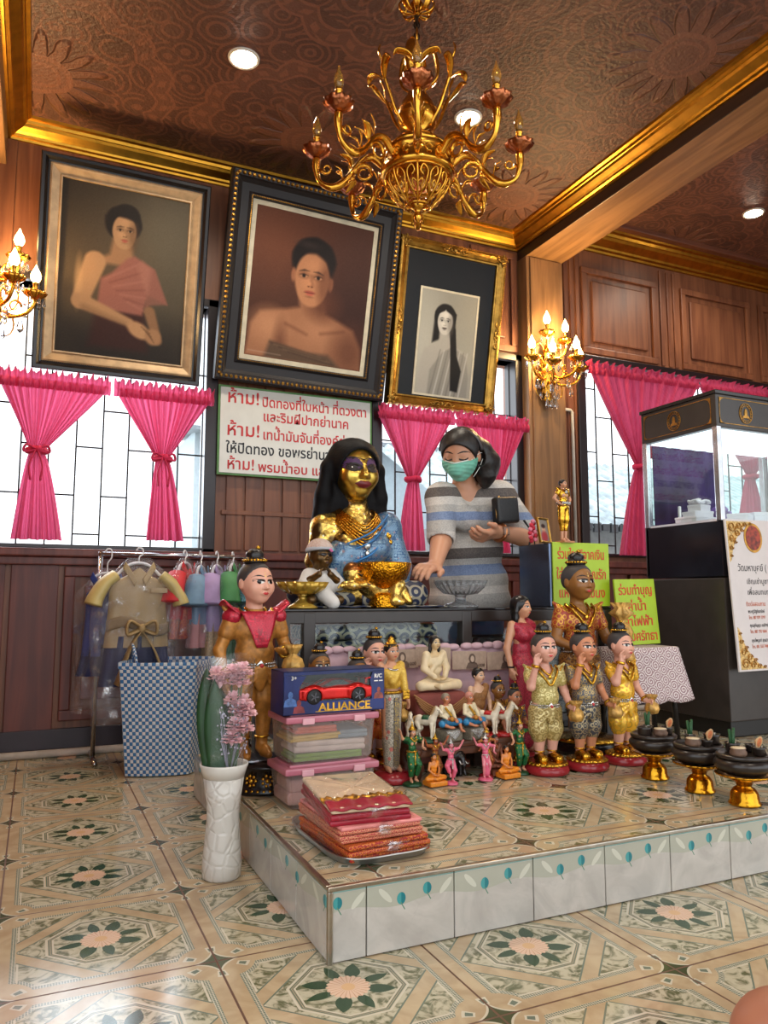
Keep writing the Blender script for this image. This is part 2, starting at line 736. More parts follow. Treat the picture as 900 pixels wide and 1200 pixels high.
def arc_strip(w, h, t, n=8, cx=0.0, cz=0.0, tilt=0.0):
    """a brow-like bent strip"""
    top = [(-w + 2 * w * k / n, h * (1 - ((2 * k / n) - 1) ** 2)) for k in range(n + 1)]
    pts = [(x, z + t * (1 - 0.8 * abs(x / w))) for x, z in top] + [(x, z - t * (1 - 0.8 * abs(x / w))) for x, z in reversed(top)]
    return [(cx + x * math.cos(tilt) - z * math.sin(tilt), cz + x * math.sin(tilt) + z * math.cos(tilt)) for x, z in pts]


def bvh_of(o):
    me = o.data
    return BVHTree.FromPolygons([v.co.copy() for v in me.vertices], [tuple(p.vertices) for p in me.polygons])

# ================================================================== MATERIALS OF THE ROOM
def tile_mat(name, ox, oy, s=0.42):
    m = Mat(name)
    x, y, z = m.xyz()
    U, V = (x - ox) / s, (y - oy) / s
    u, v = U.fr() - 0.5, V.fr() - 0.5
    au, av = u.abs(), v.abs()
    a = au.max(av)
    d = au + av
    mar = m.noise(9, 6, dist=1.6)
    mar2 = m.noise(22, 6, dist=2.2)
    peach = m.mix(mar.ramp(0.3, 0.7), lin((178, 154, 120)), lin((198, 177, 143)))
    green = m.mix(mar2.ramp(0.36, 0.58), lin((100, 102, 72)), lin((194, 186, 160)))
    pale = lin((208, 200, 178))
    line = lin((112, 122, 106))
    leafc = lin((44, 72, 44))
    # ground: peach band at the rim, marbled green field inside, peach lozenge bands
    p, q = 0.5 - au, 0.5 - av
    corner = (p * p + q * q).sqrt()
    field = a.lt(0.415) * (corner - (p.atan2(q) * 10.0).sin() * 0.012).gt(0.205)
    col = m.mix(field, peach, green)
    # bead edging around the field
    bead = (a.near(0.415, 0.013) * corner.gt(0.19)).max(corner.near(0.205, 0.013) * a.lt(0.42))
    dots = ((x * (2 * PI / 0.0105)).sin() * (y * (2 * PI / 0.0105)).sin()).abs().gt(0.28)
    col = m.mix(bead * dots, m.mix(bead, col, pale), line)
    edge = a.near(0.394, 0.005) * corner.gt(0.2)
    col = m.mix(edge, col, pale)
    # the lozenge band
    loz = d.band(0.40, 0.52) * a.lt(0.405) * field
    col = m.mix(loz, col, peach)
    for c, w in ((0.405, 0.006), (0.52, 0.006)):
        l = d.near(c, w) * a.lt(0.40) * field
        col = m.mix(l, col, line)
    # octagon
    oc = a.max(d * 0.735)
    col = m.mix(oc.lt(0.268), col, peach)
    col = m.mix(oc.lt(0.228), col, green)
    for c, w, k in ((0.262, 0.006, pale), (0.250, 0.004, line), (0.240, 0.003, line), (0.231, 0.004, pale)):
        col = m.mix(oc.near(c, w), col, k)
    # flower with eight leaves
    r = (u * u + v * v).sqrt()
    th = v.atan2(u)
    dl = (((th * (4.0 / PI) + 0.2 + (th * 4.0).sin() * 0.10).fr() - 0.5).abs() * (PI / 4)) * r
    tl = (r - 0.145) / 0.075
    leaf = (dl - (1.0 - tl * tl) * 0.034).lt(0.0) * r.gt(0.07)
    col = m.mix(leaf, col, leafc)
    c10 = (th * 10.0).cos().abs()
    fl = (r - c10 * 0.012).lt(0.092)
    flc = m.mix((th * 12.0).sin().abs().gt(0.30), lin((196, 150, 122)), lin((226, 192, 164)))
    col = m.mix(fl, col, flc)
    col = m.mix(r.lt(0.032), col, lin((218, 176, 130)))
    # four-pointed dark stars where tiles meet, with white petals
    st = (p.pow(0.6) + q.pow(0.6))
    col = m.mix(st.lt(0.31), col, pale)
    col = m.mix(st.lt(0.275), col, lin((78, 84, 58)))
    pet = (corner.band(0.105, 0.165)) * ((p.atan2(q) * 6.0).cos().gt(0.55))
    col = m.mix(pet, col, pale)
    pet2 = (corner.band(0.115, 0.150)) * ((p.atan2(q) * 6.0).cos().gt(0.82))
    col = m.mix(pet2, col, line)
    grout = a.gt(0.4945)
    col = m.mix(grout, col, lin((96, 62, 44)))
    rough = m.noise(6, 3).ramp(0.3, 0.8) * 0.10 + 0.10 + grout * 0.4
    m.base(col, rough, 0.0, Specular_IOR_Level=0.5)
    m.bump((1.0 - grout) + m.noise(3.0, 2) * 0.5, 0.06, 0.004)
    return m.m


def face_tile_mat():
    """marbled white wall tile with a blue tulip border"""
    m = Mat('white_marble_tile')
    x, y, z = m.xyz()
    w = x + y * 0.78
    mar = m.noise(7, 6, dist=2.0)
    col = m.mix(mar.ramp(0.25, 0.75), lin((170, 165, 158)), lin((194, 189, 181)))
    vein = m.noise(3.2, 5, dist=3.0).near(0.5, 0.007)
    col = m.mix(vein * 0.35, col, lin((176, 170, 164)))
    wave = (w * 30.0).sin() * 0.006
    bandm = (z + wave).gt(0.098) * z.lt(0.138)
    col = m.mix(bandm * 0.85, col, lin((166, 168, 152)))
    k = (w / 0.21).fr()
    for cx, cz in ((0.60, 0.118), (0.30, 0.106)):
        a = (k - cx) * 0.21
        b = z - cz
        tul = ((a * a) / (0.0105 ** 2) + (b * b) / (0.0125 ** 2)).lt(1.0)
        col = m.mix(tul, col, m.mix(a.gt(0.0), lin((64, 148, 150)), lin((36, 118, 126))))
        stem = (a + b * 0.6 + 0.006).near(0, 0.0014) * z.band(cz - 0.024, cz - 0.008)
        col = m.mix(stem, col, lin((92, 132, 112)))
    for cx, s in ((0.82, 1.0), (0.12, -1.0)):
        a = (k - cx) * 0.21
        b = z - 0.117
        p, q = (a * s + b) * 0.707, (b - a * s) * 0.707
        lf = ((p * p) / (0.021 ** 2) + (q * q) / (0.0065 ** 2)).lt(1.0)
        col = m.mix(lf * 0.6, col, lin((214, 214, 198)))
    col = m.mix(z.near(0.1405, 0.0014), col, lin((120, 158, 150)))
    m.base(col, 0.16)
    return m.m


def carved_ceiling_mat(name, ox=0.0, oy=0.0):
    m = Mat(name)
    x, y, z = m.xyz()
    s = 1.30
    wob = (m.noise(5.0, 2) - 0.5) * 0.05
    u, v = ((x - ox) / s).fr() - 0.5 + wob, ((y - oy) / s).fr() - 0.5 + wob
    r = (u * u + v * v).sqrt()
    th = v.atan2(u)
    rl = r - (th * 8.0).cos().abs() * 0.035
    h = 0.0
    # beaded scallop ring
    ring = rl.near(0.40, 0.030)
    beads = ((th * 38.0).sin().gt(0.1)) * rl.near(0.40, 0.014)
    rims = rl.near(0.434, 0.006).max(rl.near(0.366, 0.006))
    # layered petals in the heart of the rosette
    pet = ((th * 8.0).cos().abs() * 0.13 + 0.12 - r).ramp(0.0, 0.04) * 0.6
    petl = (((th * 8.0).cos().abs() * 0.13 + 0.12) - r).near(0.0, 0.010)
    pet2 = (((th * 8.0).sin().abs() * 0.10 + 0.17) - r).near(0.0, 0.009)
    core = r.near(0.10, 0.012).max(r.near(0.065, 0.008))
    # curling scrolls everywhere else
    dv = m.voronoi(6.2 / s * 1.3, m.mapped((1, 1, 1)), rnd=0.85)
    scr = ((dv * 34.0 + m.noise(9, 2) * 4.0).sin()).gt(0.35)
    out = r.gt(0.45)
    sc = scr * (out.max(r.band(0.25, 0.36)))
    hh = (ring * 0.35 + beads * 0.8 + rims + pet + petl * 0.8 + pet2 * 0.6 + core + sc * 0.75)
    soft = hh.min(1.0) + m.noise(60, 3) * 0.25
    base = m.mix(m.noise(3, 4).ramp(0.3, 0.7), lin((84, 57, 50)), lin((104, 71, 60)))
    col = m.mix(hh.min(1.0) * 0.45, base, lin((164, 108, 86)))
    m.base(col, 0.46)
    m.bump(soft, 0.9, 0.03)
    return m.m


M_TILE = tile_mat('patterned_floor_tile', -0.045, 1.663)
M_TILE2 = tile_mat('patterned_platform_tile', 1.126, 1.631)
M_FACE = face_tile_mat()
M_CEIL = carved_ceiling_mat('carved_dark_ceiling', 0.55, 0.35)
M_CEIL2 = carved_ceiling_mat('carved_dark_ceiling_bay', 0.9, 0.75)
M_WOOD = wood('red_brown_panel_wood', (112, 66, 46), (150, 96, 66))
M_WOODL = wood('dark_red_wainscot_wood', (92, 42, 36), (126, 62, 50))
M_POST = wood('light_post_wood', (134, 96, 60), (176, 130, 84))
M_BEAM = wood('light_beam_wood', (134, 96, 60), (176, 130, 84), 'y')
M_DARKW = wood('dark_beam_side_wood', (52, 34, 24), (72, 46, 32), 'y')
M_CORN = gold('gilded_cornice', (206, 150, 52), 0.34, 0.05, 40, 0.8)
M_IRON = plain('black_iron', (34, 26, 26), 0.5, 0.4)
M_FRAME = plain('dark_window_frame', (34, 26, 30), 0.32)
M_STEEL = plain('brushed_steel_edge', (178, 172, 160), 0.28, 1.0, 0.1, 50)
M_GROUT = plain('dark_grout', (70, 54, 44), 0.8)

# ================================================================== ROOM SHELL
bm = B(); box2(bm, (-0.45, -2.2, -0.1), (5.6, 4.2, 0.0)); struct('floor', bm, M_TILE)

YW = 4.05
HOLES = [(-0.25, 0.80, 0.985, 2.32), (1.80, 2.79, 1.0, 2.28), (3.32, 5.32, 1.02, 2.36)]
bm = B()
box2(bm, (-0.45, YW, 0), (5.75, 4.2, 0.985))
box2(bm, (-0.45, YW, 2.36), (5.75, 4.2, 3.5))
xs = [-0.45] + [v for h in HOLES for v in h[:2]] + [5.75]
for a, b in zip(xs[::2], xs[1::2]): box2(bm, (a, YW, 0.985), (b, 4.2, 2.36))
for a, b, z0, z1 in HOLES:
    if z1 < 2.36: box2(bm, (a, YW, z1), (b, 4.2, 2.36))
    if z0 > 0.985: box2(bm, (a, YW, 0.985), (b, 4.2, z0))


def raised(bm, x0, x1, z0, z1, y, mi=0, w=0.045, d=0.022):
    """a framed raised panel on the wall"""
    for lo, hi in (((x0, z0), (x1, z0 + w)), ((x0, z1 - w), (x1, z1)), ((x0, z0 + w), (x0 + w, z1 - w)), ((x1 - w, z0 + w), (x1, z1 - w))):
        box2(bm, (lo[0], y - d, lo[1]), (hi[0], y, hi[1]), mi, 0.006)
    g = w + 0.045
    if x1 - x0 > 2.6 * g:
        box2(bm, (x0 + g, y - d * 0.7, z0 + g), (x1 - g, y, z1 - g), mi, 0.010)


# upper panels of the right bay, boarding beside the post and beneath the pictures
for x0, x1 in ((3.34, 4.02), (4.26, 4.98), (5.08, 5.70)): raised(bm, x0, x1, 2.42, 3.04, YW)
for x in (3.15, 3.19, 3.24, 3.29, 4.06, 4.13, 4.19): box2(bm, (x, YW - 0.012, 2.42), (x + 0.03, YW, 3.14), 0, 0.003)
for x in (3.13, 3.20, 3.26): box2(bm, (x, YW - 0.010, 1.0), (x + 0.052, YW, 2.38), 0, 0.003)
raised(bm, 2.45, 2.80, 2.34, 3.02, YW)
for x in (-0.43, -0.30): box2(bm, (x, YW - 0.012, 2.36), (x + 0.11, YW, 3.04), 0, 0.003)
for k in range(8): box2(bm, (0.905 + k * 0.105, YW - 0.014, 1.0), (0.995 + k * 0.105, YW, 2.9), 0, 0.004)
box2(bm, (0.88, YW - 0.02, 1.19), (1.78, YW, 1.215), 0, 0.004)
struct('wall_back', bm, M_WOOD)

bm = B()
x = -0.43
for w in (0.30, 0.22, 0.52, 0.16, 0.52, 0.16, 0.52, 0.16, 0.52, 0.16, 0.52, 0.16, 0.52, 0.16, 0.52, 0.16, 0.5):
    if w > 0.4: raised(bm, x, x + w, 0.16, 0.90, YW, 0, 0.05, 0.03)
    else: box2(bm, (x, YW - 0.014, 0.12), (x + w - 0.01, YW, 0.93), 0, 0.004)
    x += w + 0.015
    if x > 5.1: break
struct('trim_1', bm, M_WOODL)['label'] = 'dark red panelled wainscot below the windows'
bm = B(); box2(bm, (-0.45, YW - 0.07, 0.945), (5.6, YW, 0.985), 0, 0.008); box2(bm, (-0.45, YW - 0.045, 0.905), (5.6, YW, 0.945), 0, 0.006)
struct('trim_2', bm, M_WOODL)['label'] = 'window sill rail along the back wall'
bm = B(); box2(bm, (-0.45, YW - 0.025, 0.022), (5.6, YW, 0.125), 0, 0.004); struct('baseboard_back', bm, plain('dark_baseboard', (46, 36, 46), 0.45))
bm = B(); tube(bm, [(-0.45, YW - 0.045, 0.018), (5.6, YW - 0.045, 0.018)], 0.018, 10); struct('trim_3', bm, plain('white_pvc_pipe', (214, 208, 200), 0.35), smooth=True)['label'] = 'white pipe along the foot of the wall'
# side walls (behind the edges of the photograph)
bm = B(); box2(bm, (-0.60, 1.4, 0), (-0.45, 4.2, 3.5)); struct('wall_left', bm, M_WOOD)
bm = B(); box2(bm, (5.6, 0.4, 0), (5.75, 4.2, 3.5)); struct('wall_right', bm, M_WOOD)
bm = B(); box2(bm, (-0.6, -2.2, 3.134), (2.82, 4.2, 3.30), 0); box2(bm, (2.82, -2.2, 3.32), (5.75, 4.2, 3.46), 1)
struct('ceiling', bm, [M_CEIL, M_CEIL2])

# beam and post between the two bays
bm = B()
fs = box2(bm, (2.82, -2.2, 2.975), (3.11, 4.05, 3.40), 0, 0.006)
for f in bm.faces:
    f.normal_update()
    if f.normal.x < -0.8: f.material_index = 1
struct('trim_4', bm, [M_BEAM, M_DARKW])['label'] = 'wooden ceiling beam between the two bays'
bm = B()
box2(bm, (2.82, 3.95, 0), (3.11, 4.06, 2.98), 0, 0.006)
box2(bm, (2.845, 3.938, 0.02), (3.085, 3.96, 2.97), 0, 0.004)
struct('trim_5', bm, M_POST)['label'] = 'wooden post against the back wall'
bm = B(); box2(bm, (-0.45, -2.2, 2.90), (-0.235, 4.05, 3.2), 0, 0.006); struct('trim_6', bm, M_BEAM)['label'] = 'wooden ceiling beam at the left edge'
bm = B(); box2(bm, (-0.45, 3.93, 0), (-0.27, 4.06, 2.9), 0, 0.006); struct('trim_7', bm, M_POST)['label'] = 'wooden post at the left edge'

PROF = [(0, 0), (0.012, 0), (0.016, 0.010), (0.030, 0.014), (0.034, 0.024), (0.046, 0.032), (0.070, 0.046), (0.078, 0.058), (0.084, 0.060), (0.088, 0.074), (0.104, 0.078), (0.106, 0.092), (0, 0.092)]


def cornice(bm, p0, p1, inward, sc=1.0):
    p0, p1 = Vector(p0), Vector(p1)
    inw = Vector(inward)
    ra = [bm.verts.new(p0 + inw * (a * sc) + Vector((0, 0, b * sc))) for a, b in PROF]
    rb = [bm.verts.new(p1 + inw * (a * sc) + Vector((0, 0, b * sc))) for a, b in PROF]
    n = len(PROF)
    bm.faces.new(ra); bm.faces.new(rb[::-1])
    for k in range(n): bm.faces.new((ra[k], ra[(k + 1) % n], rb[(k + 1) % n], rb[k]))


for i, (a, b, w, sc, lab) in enumerate((
        ((-0.235, 4.05, 3.042), (2.82, 4.05, 3.042), (0, -1, 0), 1.0, 'gilded cornice above the portraits'),
        ((-0.235, -2.2, 3.042), (-0.235, 4.05, 3.042), (1, 0, 0), 1.0, 'gilded cornice running along the left beam'),
        ((2.82, -2.2, 3.042), (2.82, 4.05, 3.042), (-1, 0, 0), 1.0, 'gilded cornice running along the centre beam'),
        ((3.11, 4.05, 3.165), (5.6, 4.05, 3.165), (0, -1, 0), 1.35, 'gilded cornice above the right hand panels'))):
    bm = B(); cornice(bm, a, b, w, sc); struct('trim_%d' % (8 + i), bm, M_CORN)['label'] = lab
bm = B(); box2(bm, (3.11, 3.86, 3.285), (5.6, 3.92, 3.33), 0, 0.006)
struct('trim_12', bm, wood('red_fascia_wood', (104, 60, 46), (136, 84, 62), 'x'))['label'] = 'red brown fascia board below the right ceiling'

# ------------------------------------------------------------------ windows with iron grilles
def window(i, x0, x1, z0, z1, bars, seed):
    bm = B()
    t = 0.045
    y0, y1 = YW - 0.03, YW + 0.10
    box2(bm, (x0 - t, y0, z0), (x0 + 0.02, y1, z1 + t), 0, 0.005)
    box2(bm, (x1 - 0.02, y0, z0), (x1 + t, y1, z1 + t), 0, 0.005)
    box2(bm, (x0 - t, y0, z1), (x1 + t, y1, z1 + t), 0, 0.005)
    box2(bm, (x0 - t, y0, z0), (x1 + t, y1, z0 + 0.022), 0, 0.005)
    w = struct('window_%d' % i, bm, M_FRAME)
    bm = B()
    rnd = random.Random(seed)
    ys = YW + 0.05
    X_ = [x0 + 0.02 + (x1 - x0 - 0.04) * k / bars for k in range(bars + 1)]
    for x in X_: box2(bm, (x - 0.004, ys - 0.004, z0), (x + 0.004, ys + 0.004, z1))
    for k in range(bars):
        n = 3
        for j in range(n):
            z = z0 + (z1 - z0) * ((j + (0.18 if k % 2 else 0.62)) / n)
            box2(bm, (X_[k], ys - 0.003, z - 0.004), (X_[k + 1], ys + 0.003, z + 0.004))
    obj('grille', bm, M_IRON, w)
    return w


window(1, -0.25, 0.80, 0.985, 2.32, 8, 1)
window(2, 1.80, 2.79, 1.0, 2.28, 8, 2)
window(3, 3.32, 5.32, 1.02, 2.36, 14, 3)

# ------------------------------------------------------------------ what stands outside the windows
bm = B(); box2(bm, (-12, 4.2, -0.6), (16, 24, -0.5)); box2(bm, (-12, -14, -0.6), (16, 4.2, -0.5))
struct('ground', bm, plain('pale_concrete_yard', (196, 194, 188), 0.9, var=0.08, scale=3))
nb = thing('neighbour_house', 'grey walled house with a corrugated roof seen through the grille by the glass case', 'house', (6.4, 7.6, -0.5))
bm = B(); box2(bm, (-1.9, 0, 0), (5.2, 3.4, 2.12)); obj('wall', bm, plain('grey_render', (146, 148, 150), 0.85), nb)
bm = B()
sheet(bm, lambda u, v: (-2.2 + 7.7 * u, -0.45 + 2.4 * v, 2.10 + 1.25 * v + 0.035 * math.sin(u * 2 * PI * 46)), 368, 4, thick=0.012)
obj('roof', bm, plain('weathered_corrugated_sheet', (190, 206, 212), 0.5, 0.0, 0.35, 5), nb, smooth=True)
bm = B()
for k in range(60): box2(bm, (-2.2 + k * 0.128, -0.47, 2.02 + 0.02 * (k % 2)), (-2.10 + k * 0.128, -0.43, 2.12))
obj('fringe', bm, plain('dark_eaves_fringe', (60, 62, 66), 0.7), nb)
nb2 = thing('yard_shed', 'pale blue white shed wall seen behind the middle window', 'shed', (3.1, 11.6, -0.5))
bm = B(); box2(bm, (-1.0, 0, 0), (3.3, 2.0, 3.8)); obj('wall', bm, plain('pale_blue_render', (206, 222, 230), 0.8, var=0.05), nb2)
bm = B(); box(bm, (1.15, 0.8, 3.9), (4.7, 3.0, 0.06), rot=(math.radians(8), 0, 0)); obj('roof', bm, plain('shed_roof_sheet', (150, 160, 168), 0.5), nb2)

# ------------------------------------------------------------------ raised tiled platform
pf = thing('tiled_platform', 'low raised platform faced with marbled white tiles with a blue tulip border', 'platform', (0, 0, 0))
PX0, PX1, PY0, PY1, PZ = 0.58, 4.3, 1.548, 3.03, 0.15
bm = B(); box2(bm, (PX0 + 0.006, PY0 + 0.006, 0.0), (PX1, PY1, PZ - 0.008)); obj('core', bm, M_GROUT, pf)
bm = B(); box2(bm, (PX0 + 0.006, PY0 + 0.006, PZ - 0.008), (PX1, PY1, PZ)); obj('top', bm, M_TILE2, pf)
bm = B()
xs = [PX0 + 0.006, 0.664] + [0.664 + 0.212 * k for k in range(1, 18)]
for a, b in zip(xs, xs[1:]): box2(bm, (a + 0.0015, PY0, 0.003), (b - 0.0015, PY0 + 0.008, PZ - 0.006), 0, 0.0012)
ys = [PY0 + 0.006 + 0.212 * k for k in range(8)]
for a, b in zip(ys, ys[1:]): box2(bm, (PX0, a + 0.0015, 0.003), (PX0 + 0.008, min(b, PY1) - 0.0015, PZ - 0.006), 0, 0.0012)
obj('facing', bm, M_FACE, pf)
bm = B()
box2(bm, (PX0 - 0.003, PY0 - 0.003, PZ - 0.007), (PX1, PY0 + 0.010, PZ + 0.002), 0, 0.002)
box2(bm, (PX0 - 0.003, PY0 + 0.010, PZ - 0.007), (PX0 + 0.010, PY1, PZ + 0.002), 0, 0.002)
box2(bm, (PX0 - 0.003, PY0 - 0.003, 0.0), (PX0 + 0.008, PY0 + 0.008, PZ - 0.007), 0, 0.002)
obj('edging', bm, M_STEEL, pf)

# ================================================================== PORTRAITS
def lin_np(a):
    a = np.asarray(a, float) / 255.0
    return np.where(a <= 0.04045, a / 12.92, ((a + 0.055) / 1.055) ** 2.4)


class Paint:
    """a painted panel: colours laid with soft brushes on a fine grid"""
    def __init__(s, w, h, nx, ny, bg):
        s.w, s.h, s.nx, s.ny = w, h, nx, ny
        x = np.linspace(0, 1, nx); y = np.linspace(0, 1, ny)
        s.u, s.v = np.meshgrid(x, y, indexing='ij')
        s.a = w / h
        s.c = np.ones((nx, ny, 3)) * np.array(bg, float)
        s.rs = np.random.RandomState(3)

    def lay(s, mask, col, op=1.0):
        m = (np.clip(mask, 0, 1) * op)[..., None]
        s.c = s.c * (1 - m) + np.array(col, float) * m

    def el(s, cx, cy, rx, ry, soft=0.15, rot=0.0):
        dx, dy = (s.u - cx), (s.v - cy) / s.a
        x = dx * math.cos(rot) + dy * math.sin(rot)
        y = -dx * math.sin(rot) + dy * math.cos(rot)
        d = np.sqrt((x / rx) ** 2 + (y / (ry / s.a)) ** 2)
        return np.clip((1 + soft - d) / (2 * soft), 0, 1)

    def capm(s, a, b, ra, rb, soft=0.012):
        ax, ay = a[0], a[1] / s.a
        bx, by = b[0], b[1] / s.a
        dx, dy = bx - ax, by - ay
        px, py = s.u - ax, s.v / s.a - ay
        t = np.clip((px * dx + py * dy) / (dx * dx + dy * dy + 1e-9), 0, 1)
        d = np.hypot(px - t * dx, py - t * dy) - (ra + (rb - ra) * t)
        return np.clip((soft - d) / (2 * soft), 0, 1)

    def poly(s, pts, soft=0.01):
        """soft polygon"""
        P = [(x, y / s.a) for x, y in pts]
        X_, Y_ = s.u, s.v / s.a
        ins = np.zeros_like(X_, bool); dm = np.full_like(X_, 9.0)
        for (x0, y0), (x1, y1) in zip(P, P[1:] + P[:1]):
            c = ((y0 > Y_) != (y1 > Y_)) & (X_ < (x1 - x0) * (Y_ - y0) / (y1 - y0 + 1e-12) + x0)
            ins ^= c
            t = np.clip(((X_ - x0) * (x1 - x0) + (Y_ - y0) * (y1 - y0)) / ((x1 - x0) ** 2 + (y1 - y0) ** 2 + 1e-12), 0, 1)
            dm = np.minimum(dm, np.hypot(X_ - x0 - t * (x1 - x0), Y_ - y0 - t * (y1 - y0)))
        d = np.where(ins, -dm, dm)
        return np.clip((soft - d) / (2 * soft), 0, 1)

    def face(s, cx, cy, r, skin, dark, lipc, browc, turn=0.0):
        """a calm generic face, r = half height in v units"""
        q = r * s.a ** 0 * 1.0
        k = r / s.a ** 0
        w = r * 0.70 / s.a
        s.lay(s.el(cx, cy, w, r, 0.07), skin)
        s.lay(s.el(cx, cy - r * 0.45, w * 0.80, r * 0.62, 0.10), skin)
        s.lay(s.el(cx + w * 0.75, cy - r * 0.1, w * 0.42, r * 0.9, 0.5), dark, 0.55)
        s.lay(s.el(cx - w * 0.25, cy - r * 0.18, w * 0.30, r * 0.22, 0.7), [min(255, v * 1.13) for v in skin], 0.6)
        s.lay(s.el(cx, cy + r * 0.55, w * 0.5, r * 0.25, 0.7), [min(255, v * 1.12) for v in skin], 0.6)
        t = turn * w
        for sd in (-1, 1):
            ex = cx + t + sd * w * 0.42
            s.lay(s.el(ex, cy + r * 0.08, w * 0.30, r * 0.12, 0.5), dark, 0.45)
            s.lay(s.el(ex, cy + r * 0.06, w * 0.21, r * 0.062, 0.25), [v * 0.9 + 20 for v in skin])
            s.lay(s.el(ex, cy + r * 0.065, w * 0.10, r * 0.065, 0.25), browc)
            s.lay(s.poly([(ex - w * 0.25, cy + r * 0.08), (ex, cy + r * 0.145), (ex + w * 0.25, cy + r * 0.09), (ex, cy + r * 0.115)], 0.006), browc)
            s.lay(s.poly([(ex - w * 0.30, cy + r * 0.22 + (0.05 * r if sd > 0 else -0.01 * r)), (ex, cy + r * 0.31), (ex + w * 0.30, cy + r * 0.22 + (0.05 * r if sd < 0 else -0.01 * r)), (ex, cy + r * 0.245)], 0.007), browc, 0.9)
        s.lay(s.poly([(cx + t + w * 0.02, cy + r * 0.1), (cx + t + w * 0.17, cy - r * 0.27), (cx + t + w * 0.02, cy - r * 0.30)], 0.02), dark, 0.5)
        s.lay(s.el(cx + t - w * 0.03, cy - r * 0.20, w * 0.09, r * 0.07, 0.6), [min(255, v * 1.15) for v in skin], 0.7)
        for sd in (-1, 1): s.lay(s.el(cx + t + sd * w * 0.10, cy - r * 0.31, w * 0.06, r * 0.025, 0.5), dark)
        s.lay(s.el(cx + t, cy - r * 0.52, w * 0.30, r * 0.055, 0.3), lipc)
        s.lay(s.el(cx + t, cy - r * 0.59, w * 0.22, r * 0.065, 0.35), [min(255, v * 1.15) for v in lipc])
        s.lay(s.el(cx + t, cy - r * 0.545, w * 0.30, r * 0.014, 0.4), [v * 0.5 for v in lipc])
        s.lay(s.el(cx + t, cy - r * 0.70, w * 0.22, r * 0.035, 0.7), dark, 0.4)

    def build(s, name, parent, y, z0, rough=0.35):
        n = s.rs.normal(0, 1.6, s.c.shape[:2])[..., None]
        col = lin_np(np.clip(s.c + n, 0, 255))
        P = np.zeros((s.nx, s.ny, 3), np.float32)
        P[..., 0] = (s.u - 0.5) * s.w; P[..., 1] = y; P[..., 2] = z0 + s.v * s.h
        idx = np.arange(s.nx * s.ny).reshape(s.nx, s.ny)
        Q = np.stack([idx[:-1, :-1], idx[1:, :-1], idx[1:, 1:], idx[:-1, 1:]], -1).reshape(-1, 4)
        me = bpy.data.meshes.new(name)
        me.from_pydata(P.reshape(-1, 3).tolist(), [], Q.tolist())
        at = me.color_attributes.new('paint', 'FLOAT_COLOR', 'POINT')
        rgba = np.ones((s.nx * s.ny, 4), np.float32); rgba[:, :3] = col.reshape(-1, 3)
        at.data.foreach_set('color', rgba.ravel())
        if 'picture_paint' not in _mats:
            m = Mat('picture_paint')
            a = m.node('ShaderNodeVertexColor'); a.layer_name = 'paint'
            m.nt.links.new(a.outputs[0], m.b.inputs['Base Color'])
            m.base(X(m.nt, a.outputs[0]), 0.6, Specular_IOR_Level=0.25)
            
            _mats['picture_paint'] = m.m
        return link(name, me, _mats['picture_paint'], parent)


def moulding(bm, w, h, prof, mi=0, z0=0.0):
    """mitred frame: profile points are (inset from the outer edge, depth y)"""
    rings = []
    for d, y in prof:
        x = w / 2 - d
        rings.append([bm.verts.new(p) for p in ((-x, y, z0 + d), (x, y, z0 + d), (x, y, z0 + h - d), (-x, y, z0 + h - d))])
    for a, b in zip(rings, rings[1:]):
        for k in range(4):
            f = bm.faces.new((a[k], a[(k + 1) % 4], b[(k + 1) % 4], b[k])); f.material_index = mi


def beads(bm, w, h, d, y, r, z0=0.0, step=None, mi=0):
    step = step or r * 2.1
    x = w / 2 - d
    for (ax, az), (bx, bz) in (((-x, z0 + d), (x, z0 + d)), ((x, z0 + d), (x, z0 + h - d)), ((x, z0 + h - d), (-x, z0 + h - d)), ((-x, z0 + h - d), (-x, z0 + d))):
        L = math.hypot(bx - ax, bz - az); n = int(L / step)
        for k in range(n):
            t = (k + 0.5) / n
            v = bmesh.ops.create_icosphere(bm, subdivisions=1, radius=r, matrix=Matrix.Translation((ax + (bx - ax) * t, y, az + (bz - az) * t)))
            for f in {f for q in v['verts'] for f in q.link_faces}: f.material_index = mi


M_BLK = plain('black_lacquer', (22, 20, 22), 0.25)
M_NAVY = plain('dark_blue_black_frame', (22, 18, 22), 0.5)
M_SILV = plain('aged_silver_gilt', (190, 160, 122), 0.4, 0.35, 0.15, 20)
M_GILT = gold('antique_gilt', (186, 142, 66), 0.34, 0.3, 45, 0.6)
M_CREAM = plain('cream_mount', (214, 204, 178), 0.7)
M_BLACKMAT = plain('black_mount_board', (13, 13, 14), 0.4, Specular_IOR_Level=0.3)


def portrait(name, label, cx, w, h, zb, yb, tilt, roll=0.0):
    r = thing(name, label, 'portrait', (cx, yb, zb), 0, 'portraits hung above the windows')
    r.rotation_euler = (math.radians(tilt), math.radians(roll), 0)
    return r


